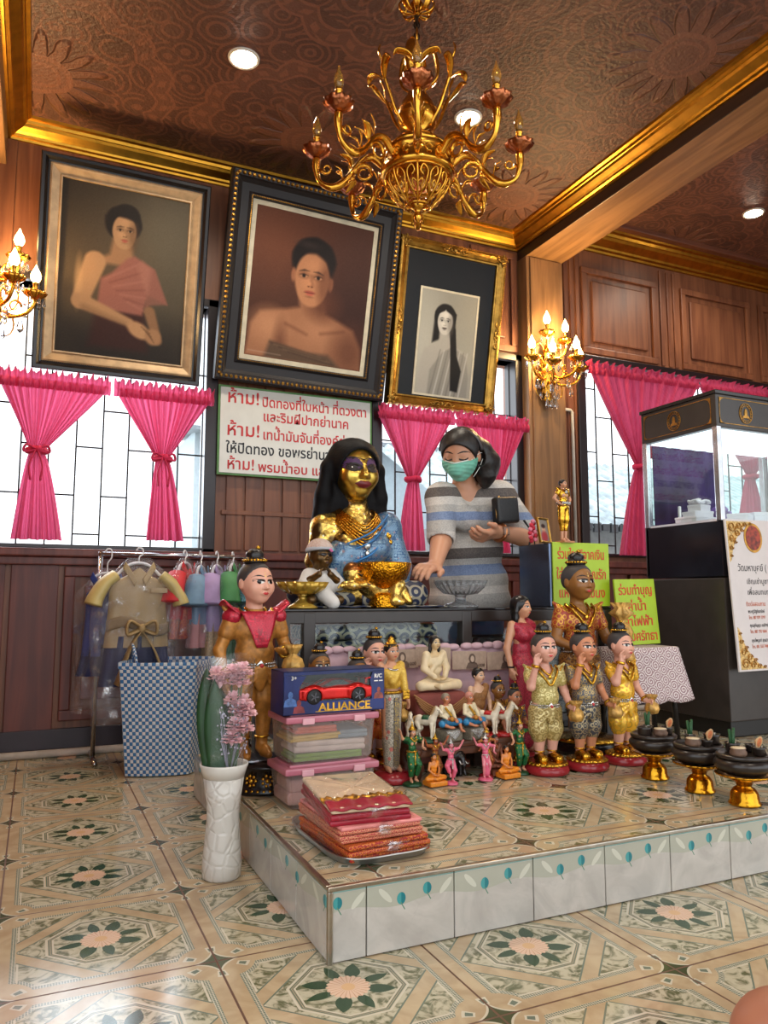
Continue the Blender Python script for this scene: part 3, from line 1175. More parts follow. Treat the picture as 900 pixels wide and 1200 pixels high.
# the left portrait: a woman with a draped shoulder cloth, half length
w, h = 0.805, 1.03
p = portrait('framed_portrait', 'leftmost portrait, seated woman with a pink shoulder cloth, black and silver frame', 0.328, w, h, 1.86, 3.985, 11.0)
bm = B(); moulding(bm, w, h, [(0.0, 0.03), (0.0, -0.022), (0.006, -0.03), (0.020, -0.03), (0.034, -0.016), (0.042, -0.014)]); bm.faces.new([bm.verts.new(q) for q in ((-w / 2, 0.03, 0), (w / 2, 0.03, 0), (w / 2, 0.03, h), (-w / 2, 0.03, h))])
f1 = obj('frame', bm, M_BLK, p)
bm = B(); beads(bm, w, h, 0.045, -0.016, 0.0045); obj('beading', bm, M_SILV, f1)
bm = B(); moulding(bm, w, h, [(0.042, -0.014), (0.050, -0.020), (0.056, -0.018), (0.088, -0.004), (0.092, -0.010), (0.098, -0.010), (0.100, 0.0)]); obj('gilt_slip', bm, M_SILV, p)
P = Paint(w - 0.2, h - 0.2, 150, 190, (66, 58, 46))
P.lay(P.el(0.75, 0.75, 0.5, 0.45, 0.8), (106, 96, 76), 0.7); P.lay(P.el(0.15, 0.5, 0.35, 0.4, 0.8), (104, 82, 58), 0.6)
P.lay(P.el(0.5, 0.0, 0.8, 0.22, 0.6), (34, 30, 28), 0.8); P.lay(P.el(0.0, 1.0, 0.4, 0.4, 0.8), (44, 40, 34), 0.6)
P.lay(P.el(0.475, 0.80, 0.145, 0.105, 0.08), (34, 28, 24)); P.lay(P.el(0.50, 0.86, 0.10, 0.06, 0.1), (38, 32, 27))
sk, dk = (176, 136, 98), (98, 70, 48)
P.lay(P.poly([(0.40, 0.70), (0.55, 0.70), (0.57, 0.60), (0.66, 0.55), (0.24, 0.55), (0.38, 0.61)], 0.02), (158, 118, 84))
P.lay(P.capm((0.27, 0.55), (0.17, 0.31), 0.085, 0.065), sk); P.lay(P.el(0.15, 0.42, 0.03, 0.13, 0.5), (200, 158, 112), 0.6)
P.lay(P.poly([(0.24, 0.05), (0.72, 0.05), (0.68, 0.30), (0.30, 0.30)], 0.03), (58, 34, 30))
P.lay(P.poly([(0.30, 0.28), (0.66, 0.27), (0.70, 0.40), (0.86, 0.36), (0.74, 0.56), (0.58, 0.62), (0.52, 0.60), (0.40, 0.50), (0.32, 0.46)], 0.014), (150, 96, 82))
for k in range(7): P.lay(P.capm((0.36 + 0.03 * k, 0.46 - 0.02 * k), (0.62 + 0.02 * k, 0.58 - 0.05 * k), 0.004, 0.003, 0.012), (116, 70, 60) if k % 2 else (178, 120, 104), 0.6)
P.lay(P.poly([(0.68, 0.30), (0.70, 0.57), (0.745, 0.56), (0.86, 0.36), (0.72, 0.34)], 0.012), (142, 92, 78), 0.8)
P.lay(P.poly([(0.60, 0.56), (0.64, 0.60), (0.72, 0.56), (0.70, 0.40), (0.68, 0.42)], 0.02), (172, 118, 100), 0.5)
P.lay(P.capm((0.17, 0.31), (0.56, 0.22), 0.062, 0.036), sk); P.lay(P.capm((0.20, 0.275), (0.54, 0.20), 0.018, 0.012, 0.03), dk, 0.5)
P.lay(P.capm((0.72, 0.30), (0.80, 0.13), 0.045, 0.035), (140, 104, 74))
P.lay(P.el(0.64, 0.18, 0.10, 0.045, 0.2, -0.5), (184, 142, 102)); P.lay(P.el(0.76, 0.15, 0.065, 0.05, 0.2, 0.4), (166, 124, 88))
for k in range(4): P.lay(P.capm((0.66 + 0.02 * k, 0.205 - 0.013 * k), (0.735 + 0.012 * k, 0.17 - 0.018 * k), 0.004, 0.003, 0.006), dk, 0.7)
P.face(0.485, 0.755, 0.098, sk, dk, (150, 82, 66), (36, 26, 22), 0.06)
P.lay(P.poly([(0.33, 0.83), (0.39, 0.84), (0.49, 0.835), (0.60, 0.82), (0.62, 0.79), (0.60, 0.87), (0.50, 0.895), (0.38, 0.88), (0.345, 0.80)], 0.012), (36, 30, 26))
P.build('picture', p, 0.0, 0.10)

# the middle portrait: head and bare shoulders on brown
w, h = 0.985, 1.10
p = portrait('framed_portrait', 'largest portrait in the middle, bare-shouldered woman on brown, dark frame with cream mount', 1.300, w, h, 1.905, 3.985, 12.5, 1.2)
bm = B(); moulding(bm, w, h, [(0.0, 0.03), (0.0, -0.03), (0.010, -0.04), (0.034, -0.036), (0.042, -0.026)]); bm.faces.new([bm.verts.new(q) for q in ((-w / 2, 0.03, 0), (w / 2, 0.03, 0), (w / 2, 0.03, h), (-w / 2, 0.03, h))])
f1 = obj('frame', bm, M_NAVY, p)
bm = B(); beads(bm, w, h, 0.022, -0.040, 0.011, step=0.026); obj('beading', bm, M_GILT, f1)
bm = B(); moulding(bm, w, h, [(0.042, -0.026), (0.060, -0.012), (0.100, -0.012), (0.112, -0.020), (0.124, -0.016), (0.128, 0.0)]); f2 = obj('inner_frame', bm, M_NAVY, p)
bm = B(); beads(bm, w, h, 0.118, -0.020, 0.0045); obj('beading', bm, M_GILT, f2)
bm = B(); moulding(bm, w, h, [(0.126, -0.002), (0.152, -0.002), (0.152, 0.004)]); obj('mount', bm, M_CREAM, p)
P = Paint(w - 0.304, h - 0.304, 150, 180, (84, 48, 34))
P.lay(P.el(0.2, 0.75, 0.4, 0.5, 0.8), (118, 70, 48), 0.8); P.lay(P.el(0.9, 0.35, 0.4, 0.4, 0.8), (50, 28, 24), 0.8); P.lay(P.el(0.1, 0.2, 0.4, 0.3, 0.8), (60, 36, 28), 0.7)
sk, dk = (186, 128, 90), (92, 52, 36)
P.lay(P.el(0.505, 0.715, 0.185, 0.150, 0.08), (30, 22, 20))
P.lay(P.poly([(0.40, 0.50), (0.62, 0.50), (0.65, 0.36), (0.90, 0.28), (0.98, 0.16), (1.0, 0.0), (0.0, 0.0), (0.03, 0.22), (0.10, 0.31), (0.30, 0.35), (0.42, 0.38)], 0.02), (164, 112, 80))
P.lay(P.el(0.18, 0.22, 0.13, 0.10, 0.7), (196, 140, 102), 0.8); P.lay(P.el(0.60, 0.22, 0.14, 0.08, 0.8), (190, 134, 98), 0.6)
P.lay(P.el(0.62, 0.42, 0.13, 0.10, 0.6), dk, 0.75); P.lay(P.el(0.88, 0.12, 0.14, 0.16, 0.7), dk, 0.7); P.lay(P.el(0.28, 0.10, 0.05, 0.14, 0.7), dk, 0.6)
P.lay(P.capm((0.32, 0.25), (0.50, 0.20), 0.006, 0.004, 0.02), dk, 0.6); P.lay(P.capm((0.62, 0.22), (0.82, 0.26), 0.006, 0.004, 0.02), dk, 0.6)
P.lay(P.poly([(0.16, 0.0), (0.20, 0.12), (0.34, 0.10), (0.52, 0.075), (0.70, 0.08), (0.82, 0.0)], 0.02), (92, 70, 54))
for k in range(5): P.lay(P.capm((0.20 + 0.04 * k, 0.11 - 0.012 * k), (0.60 + 0.04 * k, 0.065 - 0.012 * k), 0.004, 0.003, 0.01), (128, 100, 76) if k % 2 else (62, 46, 36), 0.7)
P.lay(P.el(0.345, 0.59, 0.020, 0.045, 0.3), (160, 104, 74)); P.lay(P.el(0.665, 0.57, 0.022, 0.05, 0.3), (150, 96, 68))
P.face(0.505, 0.585, 0.180, sk, dk, (164, 84, 68), (34, 24, 20), -0.08)
P.lay(P.poly([(0.33, 0.65), (0.37, 0.725), (0.44, 0.755), (0.52, 0.76), (0.62, 0.72), (0.67, 0.62), (0.695, 0.72), (0.64, 0.82), (0.51, 0.865), (0.39, 0.83), (0.325, 0.74)], 0.02), (30, 22, 20))
P.lay(P.el(0.45, 0.81, 0.08, 0.02, 0.8), (64, 50, 44), 0.6)
P.lay(P.capm((0.03, 0.035), (0.30, 0.03), 0.003, 0.003, 0.006), (220, 200, 180), 0.4)
P.build('picture', p, 0.002, 0.152)

# the right portrait: small monochrome picture in a gilt frame with a black mount
w, h = 0.735, 0.985
p = portrait('framed_portrait', 'rightmost portrait, small monochrome picture of a long-haired woman in a carved gilt frame', 2.190, w, h, 1.885, 3.985, 11.0, 0.3)
bm = B(); moulding(bm, w, h, [(0.0, 0.03), (0.0, -0.01), (0.008, -0.026), (0.020, -0.030), (0.032, -0.020), (0.052, -0.010), (0.058, -0.014), (0.066, -0.012), (0.068, 0.0)]); bm.faces.new([bm.verts.new(q) for q in ((-w / 2, 0.03, 0), (w / 2, 0.03, 0), (w / 2, 0.03, h), (-w / 2, 0.03, h))])
f1 = obj('frame', bm, M_GILT, p)


def scrollwork(bm, c, s, ax, ay, y, n=3):
    """small raised leaf scrolls laid on a frame at c"""
    for sd in (-1, 1):
        for k in range(n):
            a0 = Vector(c) + Vector(ax) * (sd * s * (0.2 + k * 0.55))
            pts = [a0 + Vector(ax) * (sd * s * 0.32 * math.cos(t) * (1 - t / 9)) + Vector(ay) * (s * 0.26 * math.sin(t) * (1 - t / 9) * (1 if k % 2 else -1)) + Vector((0, y, 0)) for t in [q * 0.7 for q in range(9)]]
            tube(bm, pts, [0.006 * (1 - 0.08 * q) for q in range(9)], 6)
    ball(bm, Vector(c) + Vector((0, y, 0)), (0.016, 0.010, 0.016), 8, 6)


bm = B()
for q in ((-w / 2 + 0.035, 0, h / 2), (w / 2 - 0.035, 0, h / 2)): scrollwork(bm, q, 0.05, (0, 0, 1), (1, 0, 0), -0.024)
for q in ((0, 0, 0.035), (0, 0, h - 0.035)): scrollwork(bm, q, 0.05, (1, 0, 0), (0, 0, 1), -0.024)
for sx in (-1, 1):
    for zz in (0.035, h - 0.035):
        scrollwork(bm, (sx * (w / 2 - 0.035), 0, zz), 0.034, (1, 0, 0), (0, 0, 1), -0.026, 2)
        scrollwork(bm, (sx * (w / 2 - 0.035), 0, zz), 0.034, (0, 0, 1), (1, 0, 0), -0.026, 2)
beads(bm, w, h, 0.012, -0.028, 0.004, step=0.011)
obj('carving', bm, M_GILT, f1, smooth=True)
bm = B(); box2(bm, (-w / 2 + 0.066, 0.0, 0.066), (w / 2 - 0.066, 0.006, h - 0.066)); obj('mount', bm, M_BLACKMAT, p)
P = Paint(0.385, 0.62, 110, 170, (168, 164, 150))
P.lay(P.el(0.5, 0.9, 0.6, 0.3, 0.8), (140, 136, 124), 0.6); P.lay(P.el(0.1, 0.45, 0.3, 0.4, 0.8), (196, 192, 178), 0.6)
P.lay(P.el(0.44, 0.76, 0.19, 0.125, 0.07), (30, 28, 28)); P.lay(P.poly([(0.26, 0.76), (0.62, 0.76), (0.66, 0.50), (0.78, 0.30), (0.76, 0.06), (0.64, 0.07), (0.58, 0.30), (0.40, 0.55), (0.24, 0.50)], 0.02), (28, 26, 26))
P.lay(P.poly([(0.36, 0.62), (0.54, 0.62), (0.58, 0.50), (0.84, 0.44), (0.92, 0.30), (0.94, 0.0), (0.06, 0.0), (0.06, 0.30), (0.12, 0.44), (0.36, 0.51)], 0.02), (178, 172, 160))
P.lay(P.poly([(0.22, 0.0), (0.24, 0.24), (0.44, 0.42), (0.62, 0.49), (0.88, 0.40), (0.94, 0.20), (0.94, 0.0)], 0.015), (150, 146, 136))
for k in range(8): P.lay(P.capm((0.26 + 0.075 * k, 0.0), (0.40 + 0.07 * k, 0.44), 0.012, 0.008, 0.012), (206, 202, 192) if k % 2 else (120, 116, 108), 0.75)
P.lay(P.poly([(0.54, 0.70), (0.64, 0.66), (0.70, 0.40), (0.80, 0.26), (0.76, 0.05), (0.63, 0.06), (0.60, 0.30)], 0.012), (26, 24, 24))
P.face(0.445, 0.715, 0.118, (206, 200, 188), (120, 114, 106), (96, 88, 84), (26, 24, 24), -0.03)
P.lay(P.poly([(0.27, 0.70), (0.31, 0.78), (0.43, 0.82), (0.44, 0.835), (0.45, 0.82), (0.58, 0.78), (0.62, 0.68), (0.64, 0.80), (0.52, 0.875), (0.38, 0.875), (0.26, 0.80)], 0.012), (28, 26, 26))
pic = P.build('picture', p, -0.006, 0.085)
bm = B(); moulding(bm, 0.405, 0.64, [(0.0, 0.0), (0.0, -0.007), (0.012, -0.007), (0.012, 0.0)], z0=0.075); obj('picture_border', bm, M_CREAM, pic)

# ================================================================== NOTICE IN RED AND BLACK LETTERING
M_REDINK = plain('red_lettering', (196, 40, 44), 0.5)
M_BLKINK = plain('black_lettering', (30, 32, 38), 0.5)
M_GREENR = plain('green_sign_rim', (84, 134, 70), 0.45)
r = thing('notice_board', 'white notice with red and black Thai lettering below the largest portrait', 'sign', (1.292, 4.0, 1.40))
sw, sh = 0.90, 0.492
bm = B(); box2(bm, (-sw / 2, 0, 0), (sw / 2, 0.012, sh), 0, 0.002); obj('board', bm, M_GREENR, r)
bm = B(); box2(bm, (-sw / 2 + 0.012, -0.003, 0.012), (sw / 2 - 0.012, 0.002, sh - 0.012), 0, 0.001)
pnl = obj('panel', bm, plain('glossy_white_panel', (222, 222, 214), 0.12, var=0.03), r)
for s_, z, ink, x0, wd, sz in (('ห้าม!', 0.398, M_REDINK, -0.405, 0.17, 0.098), ('ปิดทองที่ใบหน้า ที่ดวงตา', 0.392, M_REDINK, -0.212, 0.62, 0.075), ('และริมฝีปากย่านาค', 0.312, M_REDINK, -0.205, 0.50, 0.075),
                              ('ห้าม!', 0.218, M_REDINK, -0.405, 0.175, 0.098), ('เทน้ำมันจันที่องค์ย่านาค', 0.210, M_REDINK, -0.205, 0.615, 0.075), ('ให้ปิดทอง ขอพรย่านาคที่นี่', 0.122, M_BLKINK, -0.405, 0.72, 0.078),
                              ('ห้าม!', 0.034, M_REDINK, -0.400, 0.145, 0.085), ('พรมน้ำอบ และรดน้ำ', 0.030, M_REDINK, -0.228, 0.56, 0.072)):
    me = text_mesh(s_, sz, 'LEFT', 0.0012)
    x_ = [v.co.x for v in me.vertices]
    o = link('lettering', me, ink, pnl, (x0, -0.0035, z), (PI / 2, 0, 0))
    o.scale = (wd / (max(x_) - min(x_)), 1, 1)

# ================================================================== CURTAINS
def curtain_mat():
    m = Mat('pink_curtain_cloth')
    out = m.nt.nodes['Material Output']
    x, y, z = m.xyz()
    n = m.noise(1.0, 4, m.mapped((260, 20, 14)))
    col = m.mix(n.ramp(0.3, 0.7), lin((190, 42, 82)), lin((226, 74, 116)))
    m.base(col, 0.75)
    m.bump(m.noise(1.0, 3, m.mapped((400, 400, 90))), 0.4, 0.002)
    t = m.node('ShaderNodeBsdfTranslucent')
    t.inputs[0].default_value = c4(lin((226, 104, 144)))
    mx = m.node('ShaderNodeMixShader')
    mx.inputs[0].default_value = 0.42
    m.nt.links.new(m.b.outputs[0], mx.inputs[1]); m.nt.links.new(t.outputs[0], mx.inputs[2])
    m.nt.links.new(mx.outputs[0], out.inputs[0])
    return m.m


M_CURT = curtain_mat()
M_CURTD = plain('deep_pink_tie', (206, 40, 84), 0.8)


def curtain(x0, x1, ztop, tie, b0, b1, zb, y, label, group, seed, bow=True):
    """one panel, gathered on its rod, caught by a tie at tie=(x,z), falling to x b0..b1 at zb"""
    rnd = random.Random(seed)
    ph = [rnd.uniform(0, 6.28) for _ in range(6)]
    tx, tz = tie
    NU, NV = 96, 54
    vt = (ztop - tz) / (ztop - zb)

    def fn(u, v):
        z = ztop + (zb - ztop) * v
        if v < vt:
            t = v / vt
            e = t ** 1.25
            hw = 0.030
            cx = x0 + (x1 - x0) * u
            xx = cx + (tx + (u - 0.5) * 2 * hw - cx) * e
            amp = 0.010 + 0.010 * (1 - t)
            sag = 0.05 * math.sin(PI * t) * (4 * (u - 0.5) ** 2)
            xx += -sag * (u - 0.5) * 0.6
        else:
            t = (v - vt) / (1 - vt)
            e = min(1, 0.15 + t * 1.1) if t > 0 else 0
            e = t ** 0.7
            hw = 0.030
            cx = b0 + (b1 - b0) * u
            xx = tx + (u - 0.5) * 2 * hw + (cx - tx - (u - 0.5) * 2 * hw) * e
            amp = 0.008 + 0.014 * t
        w = math.sin(u * 2 * PI * 15 + ph[0]) + 0.5 * math.sin(u * 2 * PI * 27 + ph[1] + v * 2) + 0.4 * math.sin(u * 2 * PI * 6 + ph[2])
        if v >= vt: w = math.sin(u * 2 * PI * 4 + ph[3]) + 0.6 * math.sin(u * 2 * PI * 9 + ph[4])
        return (xx, y + amp * w, z)
    bm = B(); sheet(bm, fn, NU, NV)
    o = obj('curtain', bm, M_CURT, smooth=True)
    tag(o, label, 'curtain', group)
    # gathered heading with a frill above the rod pocket
    bm = B()

    def head(u, v):
        z = ztop - 0.045 + 0.085 * v
        w = math.sin(u * 2 * PI * 22 + ph[5]) + 0.7 * math.sin(u * 2 * PI * 37 + ph[1])
        a = 0.006 + 0.020 * max(0, v - 0.55) * 2
        bulge = -0.014 * math.sin(PI * min(1, v / 0.6))
        return (x0 - 0.008 + (x1 - x0 + 0.016) * u, y - 0.012 + bulge + a * w, z + 0.012 * v * math.sin(u * 2 * PI * 15 + ph[2]))
    sheet(bm, head, 130, 9)
    obj('frill', bm, M_CURT, o, smooth=True)
    bm = B()
    tube(bm, [(tx + 0.042 * math.cos(t), y + 0.040 * math.sin(t), tz + 0.004 * math.sin(3 * t)) for t in [2 * PI * k / 20 for k in range(20)]], 0.013, 8, closed=True, flat=1.3)
    ball(bm, (tx + 0.01, y - 0.052, tz), (0.018, 0.016, 0.018), 10, 7)
    if bow:
        for sd in (-1, 1):
            tube(bm, spline([(tx, y - 0.05, tz), (tx + sd * 0.045, y - 0.056, tz + 0.018), (tx + sd * 0.055, y - 0.05, tz - 0.012), (tx + sd * 0.004, y - 0.054, tz - 0.004)], 6), 0.010, 6, flat=0.5)
            tube(bm, spline([(tx + sd * 0.006, y - 0.055, tz - 0.01), (tx + sd * 0.028, y - 0.062, tz - 0.08), (tx + sd * 0.022, y - 0.055, tz - 0.15)], 6), [0.010 + 0.0006 * k for k in range(13)], 6, flat=0.35)
    obj('tieback', bm, M_CURTD, o, smooth=True)
    return o


G = 'pink tied-back curtains at the windows'
curtain(-0.215, 0.285, 1.80, (-0.03, 1.45), -0.125, 0.100, 1.022, 3.97, 'pink curtain tied back at the far left edge below the leftmost portrait', G, 1)
curtain(0.315, 0.800, 1.80, (0.556, 1.455), 0.490, 0.675, 1.035, 3.97, 'pink curtain tied back just left of the white notice', G, 2)
curtain(1.775, 2.268, 1.835, (1.995, 1.44), 1.880, 2.065, 1.02, 3.97, 'pink curtain tied back between the black-haired gilded statue and the woman', G, 3, False)
curtain(2.285, 2.800, 1.835, (2.56, 1.44), 2.46, 2.66, 1.02, 3.95, 'pink curtain hanging directly behind the woman in the striped shirt', G, 4, False)
curtain(3.30, 4.290, 2.29, (3.735, 1.64), 3.54, 3.80, 1.03, 3.96, 'long pink curtain immediately left of the lit glass case', G, 5, False)
curtain(4.32, 5.35, 2.29, (4.80, 1.64), 4.62, 5.00, 1.03, 3.96, 'long pink curtain seen through and above the lit glass case', G, 6, False)

bm = B(); tube(bm, [(3.04, 4.02, 2.0), (3.21, 4.03, 2.0), (3.225, 4.03, 1.985), (3.225, 4.03, 0.99)], 0.011, 10)
tag(obj('conduit_pipe', bm, plain('white_conduit', (220, 214, 204), 0.4), smooth=True), 'thin white conduit pipe bent at a corner beside the wooden post', 'pipe')

# ================================================================== DOWNLIGHTS IN THE CEILING
for x, y, z, lab in ((0.73, 3.11, 3.134, 'round ceiling downlight above the left portrait'), (1.855, 3.06, 3.134, 'round ceiling downlight glowing behind the chandelier'), (4.275, 3.39, 3.32, 'round ceiling downlight in the right hand bay')):
    r = thing('downlight', lab, 'ceiling light', (x, y, z), 0, 'ceiling downlights')
    bm = B(); lathe(bm, [(0.052, -0.004), (0.066, -0.010), (0.070, -0.004), (0.070, 0.0)], n=28, cap=False); obj('ring', bm, plain('white_light_trim', (230, 224, 214), 0.4), r, smooth=True)
    bm = B(); lathe(bm, [(0.0005, -0.020), (0.034, -0.017), (0.054, -0.006)], n=28, cap=False); obj('lens', bm, glow('lit_downlight_lens', (255, 240, 216), 60), r, smooth=True)

# ================================================================== CHANDELIER
M_CH = gold('chandelier_gold', (232, 168, 62), 0.20, 0.12, 60, 0.7)
M_CHCUP = gold('rose_gold_cup', (186, 112, 74), 0.28, 0.5, 90, 0.6)
M_BULB = plain('clear_amber_bulb', (226, 170, 84), 0.06, 0.0, Transmission_Weight=0.75)
M_BULBW = glow('lit_candle_bulb', (255, 214, 140), 26)


def leaf_tube(bm, pts, r, flat=0.3):
    n = len(pts)
    tube(bm, pts, [r * math.sin(PI * (0.08 + 0.87 * k / (n - 1))) + 0.001 for k in range(n)], 8, flat=flat)


def candle_parts(parent, x, y, z, a, s=1.0, lit=False, bulb=True):
    bm = B()
    lathe(bm, [(0.006, -0.016), (0.018, -0.012), (0.040, 0.004), (0.047, 0.016), (0.044, 0.018), (0.036, 0.010), (0.012, 0.006), (0.010, 0.012)], (0, 0, 0), 40, 0, 10, 0.07)
    bmesh.ops.transform(bm, matrix=Matrix.Translation((x, y, z)) @ Matrix.Scale(s, 4), verts=bm.verts)
    obj('cup', bm, M_CHCUP if not lit else M_CH, parent, smooth=True)
    bm = B()
    lathe(bm, [(0.013, 0.006), (0.010, 0.010), (0.0095, 0.050), (0.012, 0.052), (0.012, 0.058), (0.009, 0.060)], (0, 0, 0), 16)
    bmesh.ops.transform(bm, matrix=Matrix.Translation((x, y, z)) @ Matrix.Scale(s, 4), verts=bm.verts)
    obj('candle', bm, M_CH, parent, smooth=True)
    bm = B()
    q = 1.35 if lit else 1.0
    lathe(bm, [(0.007, 0.058), (0.012 * q, 0.068), (0.0155 * q, 0.082), (0.013 * q, 0.100), (0.006 * q, 0.118), (0.002, 0.134), (0.0005, 0.136)], (0, 0, 0), 16)
    bmesh.ops.transform(bm, matrix=Matrix.Translation((x, y, z)) @ Matrix.Scale(s, 4), verts=bm.verts)
    obj('bulb', bm, M_BULBW if lit else M_BULB, parent, smooth=True)


ch = thing('chandelier', 'large gold chandelier of eight scrolled arms hanging from the ceiling', 'chandelier', (1.128, 2.2, 2.02), math.radians(-27))
bm = B(); tube(bm, [(0, 0, 0.36), (0, 0, 1.11)], 0.006, 8)
for k in range(24):
    z = 0.58 + k * 0.022
    tube(bm, [(0.010 * math.cos(t) * (1 if k % 2 else 0), 0.010 * math.cos(t) * (0 if k % 2 else 1), z + 0.015 * math.sin(t)) for t in [2 * PI * q / 10 for q in range(10)]], 0.003, 5, closed=True)
obj('chain', bm, plain('dark_chain', (52, 38, 28), 0.4, 0.8), ch, smooth=True)
bm = B(); lathe(bm, [(0.008, 0.83), (0.022, 0.815), (0.030, 0.80), (0.018, 0.785), (0.010, 0.77)], n=20); lathe(bm, [(0.02, 1.06), (0.055, 1.10), (0.058, 1.112)], n=24)
for k in range(8):
    t = 2 * PI * k / 8
    d = Vector((math.cos(t), math.sin(t), 0))
    leaf_tube(bm, spline([d * 0.012 + Vector((0, 0, 0.775)), d * 0.045 + Vector((0, 0, 0.78)), d * 0.062 + Vector((0, 0, 0.81)), d * 0.048 + Vector((0, 0, 0.835))], 5), 0.012)
obj('crown', bm, M_CH, ch, smooth=True)
bm = B()
lathe(bm, [(0.012, 0.62), (0.030, 0.60), (0.034, 0.575), (0.016, 0.555), (0.014, 0.50), (0.034, 0.47), (0.058, 0.43), (0.072, 0.38), (0.060, 0.345), (0.030, 0.33), (0.040, 0.315), (0.085, 0.285), (0.120, 0.245)], n=40)
obj('stem', bm, M_CH, ch, smooth=True)
bm = B(); lathe(bm, [(0.118, 0.245), (0.128, 0.235), (0.124, 0.225), (0.122, 0.185), (0.130, 0.175), (0.126, 0.165), (0.112, 0.160)], n=56, scal=28, amp=lambda i: 0.02 if i == 3 else 0.0)
for k in range(20):
    t = 2 * PI * k / 20
    scr = [(0.123 * math.cos(t + 0.09 * math.cos(q)), 0.123 * math.sin(t + 0.09 * math.cos(q)), 0.205 + 0.013 * math.sin(q)) for q in [j * 0.62 for j in range(10)]]
    tube(bm, scr, 0.0035, 5)
obj('band', bm, M_CH, ch, smooth=True)
# pierced basket of leaf scrolls beneath the band
bm = B()


def bask(t, v):
    r = 0.112 * math.cos(v * PI / 2 * 0.94) ** 0.55
    return Vector((r * math.cos(t), r * math.sin(t), 0.160 - 0.108 * v ** 1.15))


for k in range(8):
    t0 = 2 * PI * k / 8
    tube(bm, [bask(t0, v / 10) for v in range(11)], 0.004, 6)
    for sd in (-1, 1):
        tube(bm, spline([bask(t0 + sd * 0.04, 0.92), bask(t0 + sd * 0.30, 0.62), bask(t0 + sd * 0.34, 0.30), bask(t0 + sd * 0.18, 0.12), bask(t0 + sd * 0.10, 0.30), bask(t0 + sd * 0.20, 0.42)], 5), 0.0034, 5)
        tube(bm, spline([bask(t0, 0.60), bask(t0 + sd * 0.16, 0.50), bask(t0 + sd * 0.20, 0.62), bask(t0 + sd * 0.12, 0.70)], 4), 0.003, 5)
        leaf_tube(bm, spline([bask(t0 + sd * 0.02, 0.80), bask(t0 + sd * 0.26, 0.74), bask(t0 + sd * 0.36, 0.55)], 4), 0.007)
for v in (0.02, 0.95): tube(bm, [bask(2 * PI * q / 40, v) for q in range(40)], 0.004, 5, closed=True)
obj('basket', bm, M_CH, ch, smooth=True)
bm = B(); lathe(bm, [(0.004, 0.070), (0.030, 0.062), (0.034, 0.054), (0.014, 0.048), (0.008, 0.038), (0.015, 0.026), (0.014, 0.014), (0.002, 0.0)], n=20); obj('finial', bm, M_CH, ch, smooth=True)
for k in range(8):
    t = 2 * PI * k / 8
    d = Vector((math.cos(t), math.sin(t), 0))
    tt = Vector((-math.sin(t), math.cos(t), 0))
    at = lambda r, z: d * r + Vector((0, 0, z))
    bm = B()
    pts = spline([at(0.11, 0.20), at(0.155, 0.240), at(0.20, 0.225), at(0.245, 0.165), at(0.29, 0.135), at(0.335, 0.155), at(0.350, 0.200), at(0.350, 0.245)], 6)
    tube(bm, pts, [0.0115 + 0.003 * math.sin(q * 0.35) for q in range(len(pts))], 10)
    tube(bm, [at(0.185 + 0.034 * math.cos(q) * (1 - q / 14), 0.185 + 0.034 * math.sin(q) * (1 - q / 14)) for q in [j * 0.55 for j in range(16)]], [0.009 * (1 - j / 22) for j in range(16)], 8)
    tube(bm, [at(0.315 + 0.020 * math.cos(-q) * (1 - q / 12), 0.205 + 0.020 * math.sin(-q) * (1 - q / 12)) for q in [j * 0.6 for j in range(13)]], [0.006 * (1 - j / 18) for j in range(13)], 7)
    for q, (r0, z0, r1, z1) in enumerate(((0.20, 0.235, 0.235, 0.285), (0.225, 0.205, 0.265, 0.245), (0.26, 0.165, 0.285, 0.205), (0.215, 0.16, 0.25, 0.125))):
        for sd in (-1, 1):
            leaf_tube(bm, spline([at(r0, z0), at((r0 + r1) / 2 - 0.008, (z0 + z1) / 2 + 0.01) + tt * (sd * 0.012), at(r1, z1) + tt * (sd * 0.022)], 4), 0.010)
    arm = obj('arm', bm, M_CH, ch, smooth=True)
    q = at(0.350, 0.262)
    candle_parts(arm, q.x, q.y, q.z, t, 1.05)
for k in range(6):
    t = 2 * PI * (k + 0.5) / 6
    d = Vector((math.cos(t), math.sin(t), 0)); tt = Vector((-math.sin(t), math.cos(t), 0))
    at = lambda r, z: d * r + Vector((0, 0, z))
    bm = B()
    tube(bm, spline([at(0.05, 0.34), at(0.085, 0.39), at(0.11, 0.45), at(0.13, 0.50)], 5), 0.006, 7)
    leaf_tube(bm, spline([at(0.13, 0.49), at(0.135, 0.54), at(0.150, 0.58), at(0.142, 0.61)], 5), 0.014)
    for sd in (-1, 1): leaf_tube(bm, spline([at(0.128, 0.485), at(0.145, 0.515) + tt * (sd * 0.03), at(0.150, 0.525) + tt * (sd * 0.065), at(0.150, 0.510) + tt * (sd * 0.078)], 5), 0.013)
    obj('leaf_spray', bm, M_CH, ch, smooth=True)
for k in range(3):
    t = 2 * PI * k / 3 + 0.2
    d = Vector((math.cos(t), math.sin(t), 0))
    bm = B(); leaf_tube(bm, spline([d * 0.02 + Vector((0, 0, 0.48)), d * 0.07 + Vector((0, 0, 0.54)), d * 0.066 + Vector((0, 0, 0.62)), d * 0.045 + Vector((0, 0, 0.66))], 6), 0.02)
    obj('upright_leaf', bm, M_CH, ch, smooth=True)

# ================================================================== CRYSTAL WALL SCONCES
M_CRYS = plain('cut_crystal', (250, 250, 255), 0.02, 0.0, var=0.0, Transmission_Weight=0.95)


def drop(bm, c, s):
    lathe(bm, [(0.001, 0.0), (0.006 * s, -0.008 * s), (0.013 * s, -0.034 * s), (0.010 * s, -0.044 * s), (0.001, -0.052 * s)], c, 6)


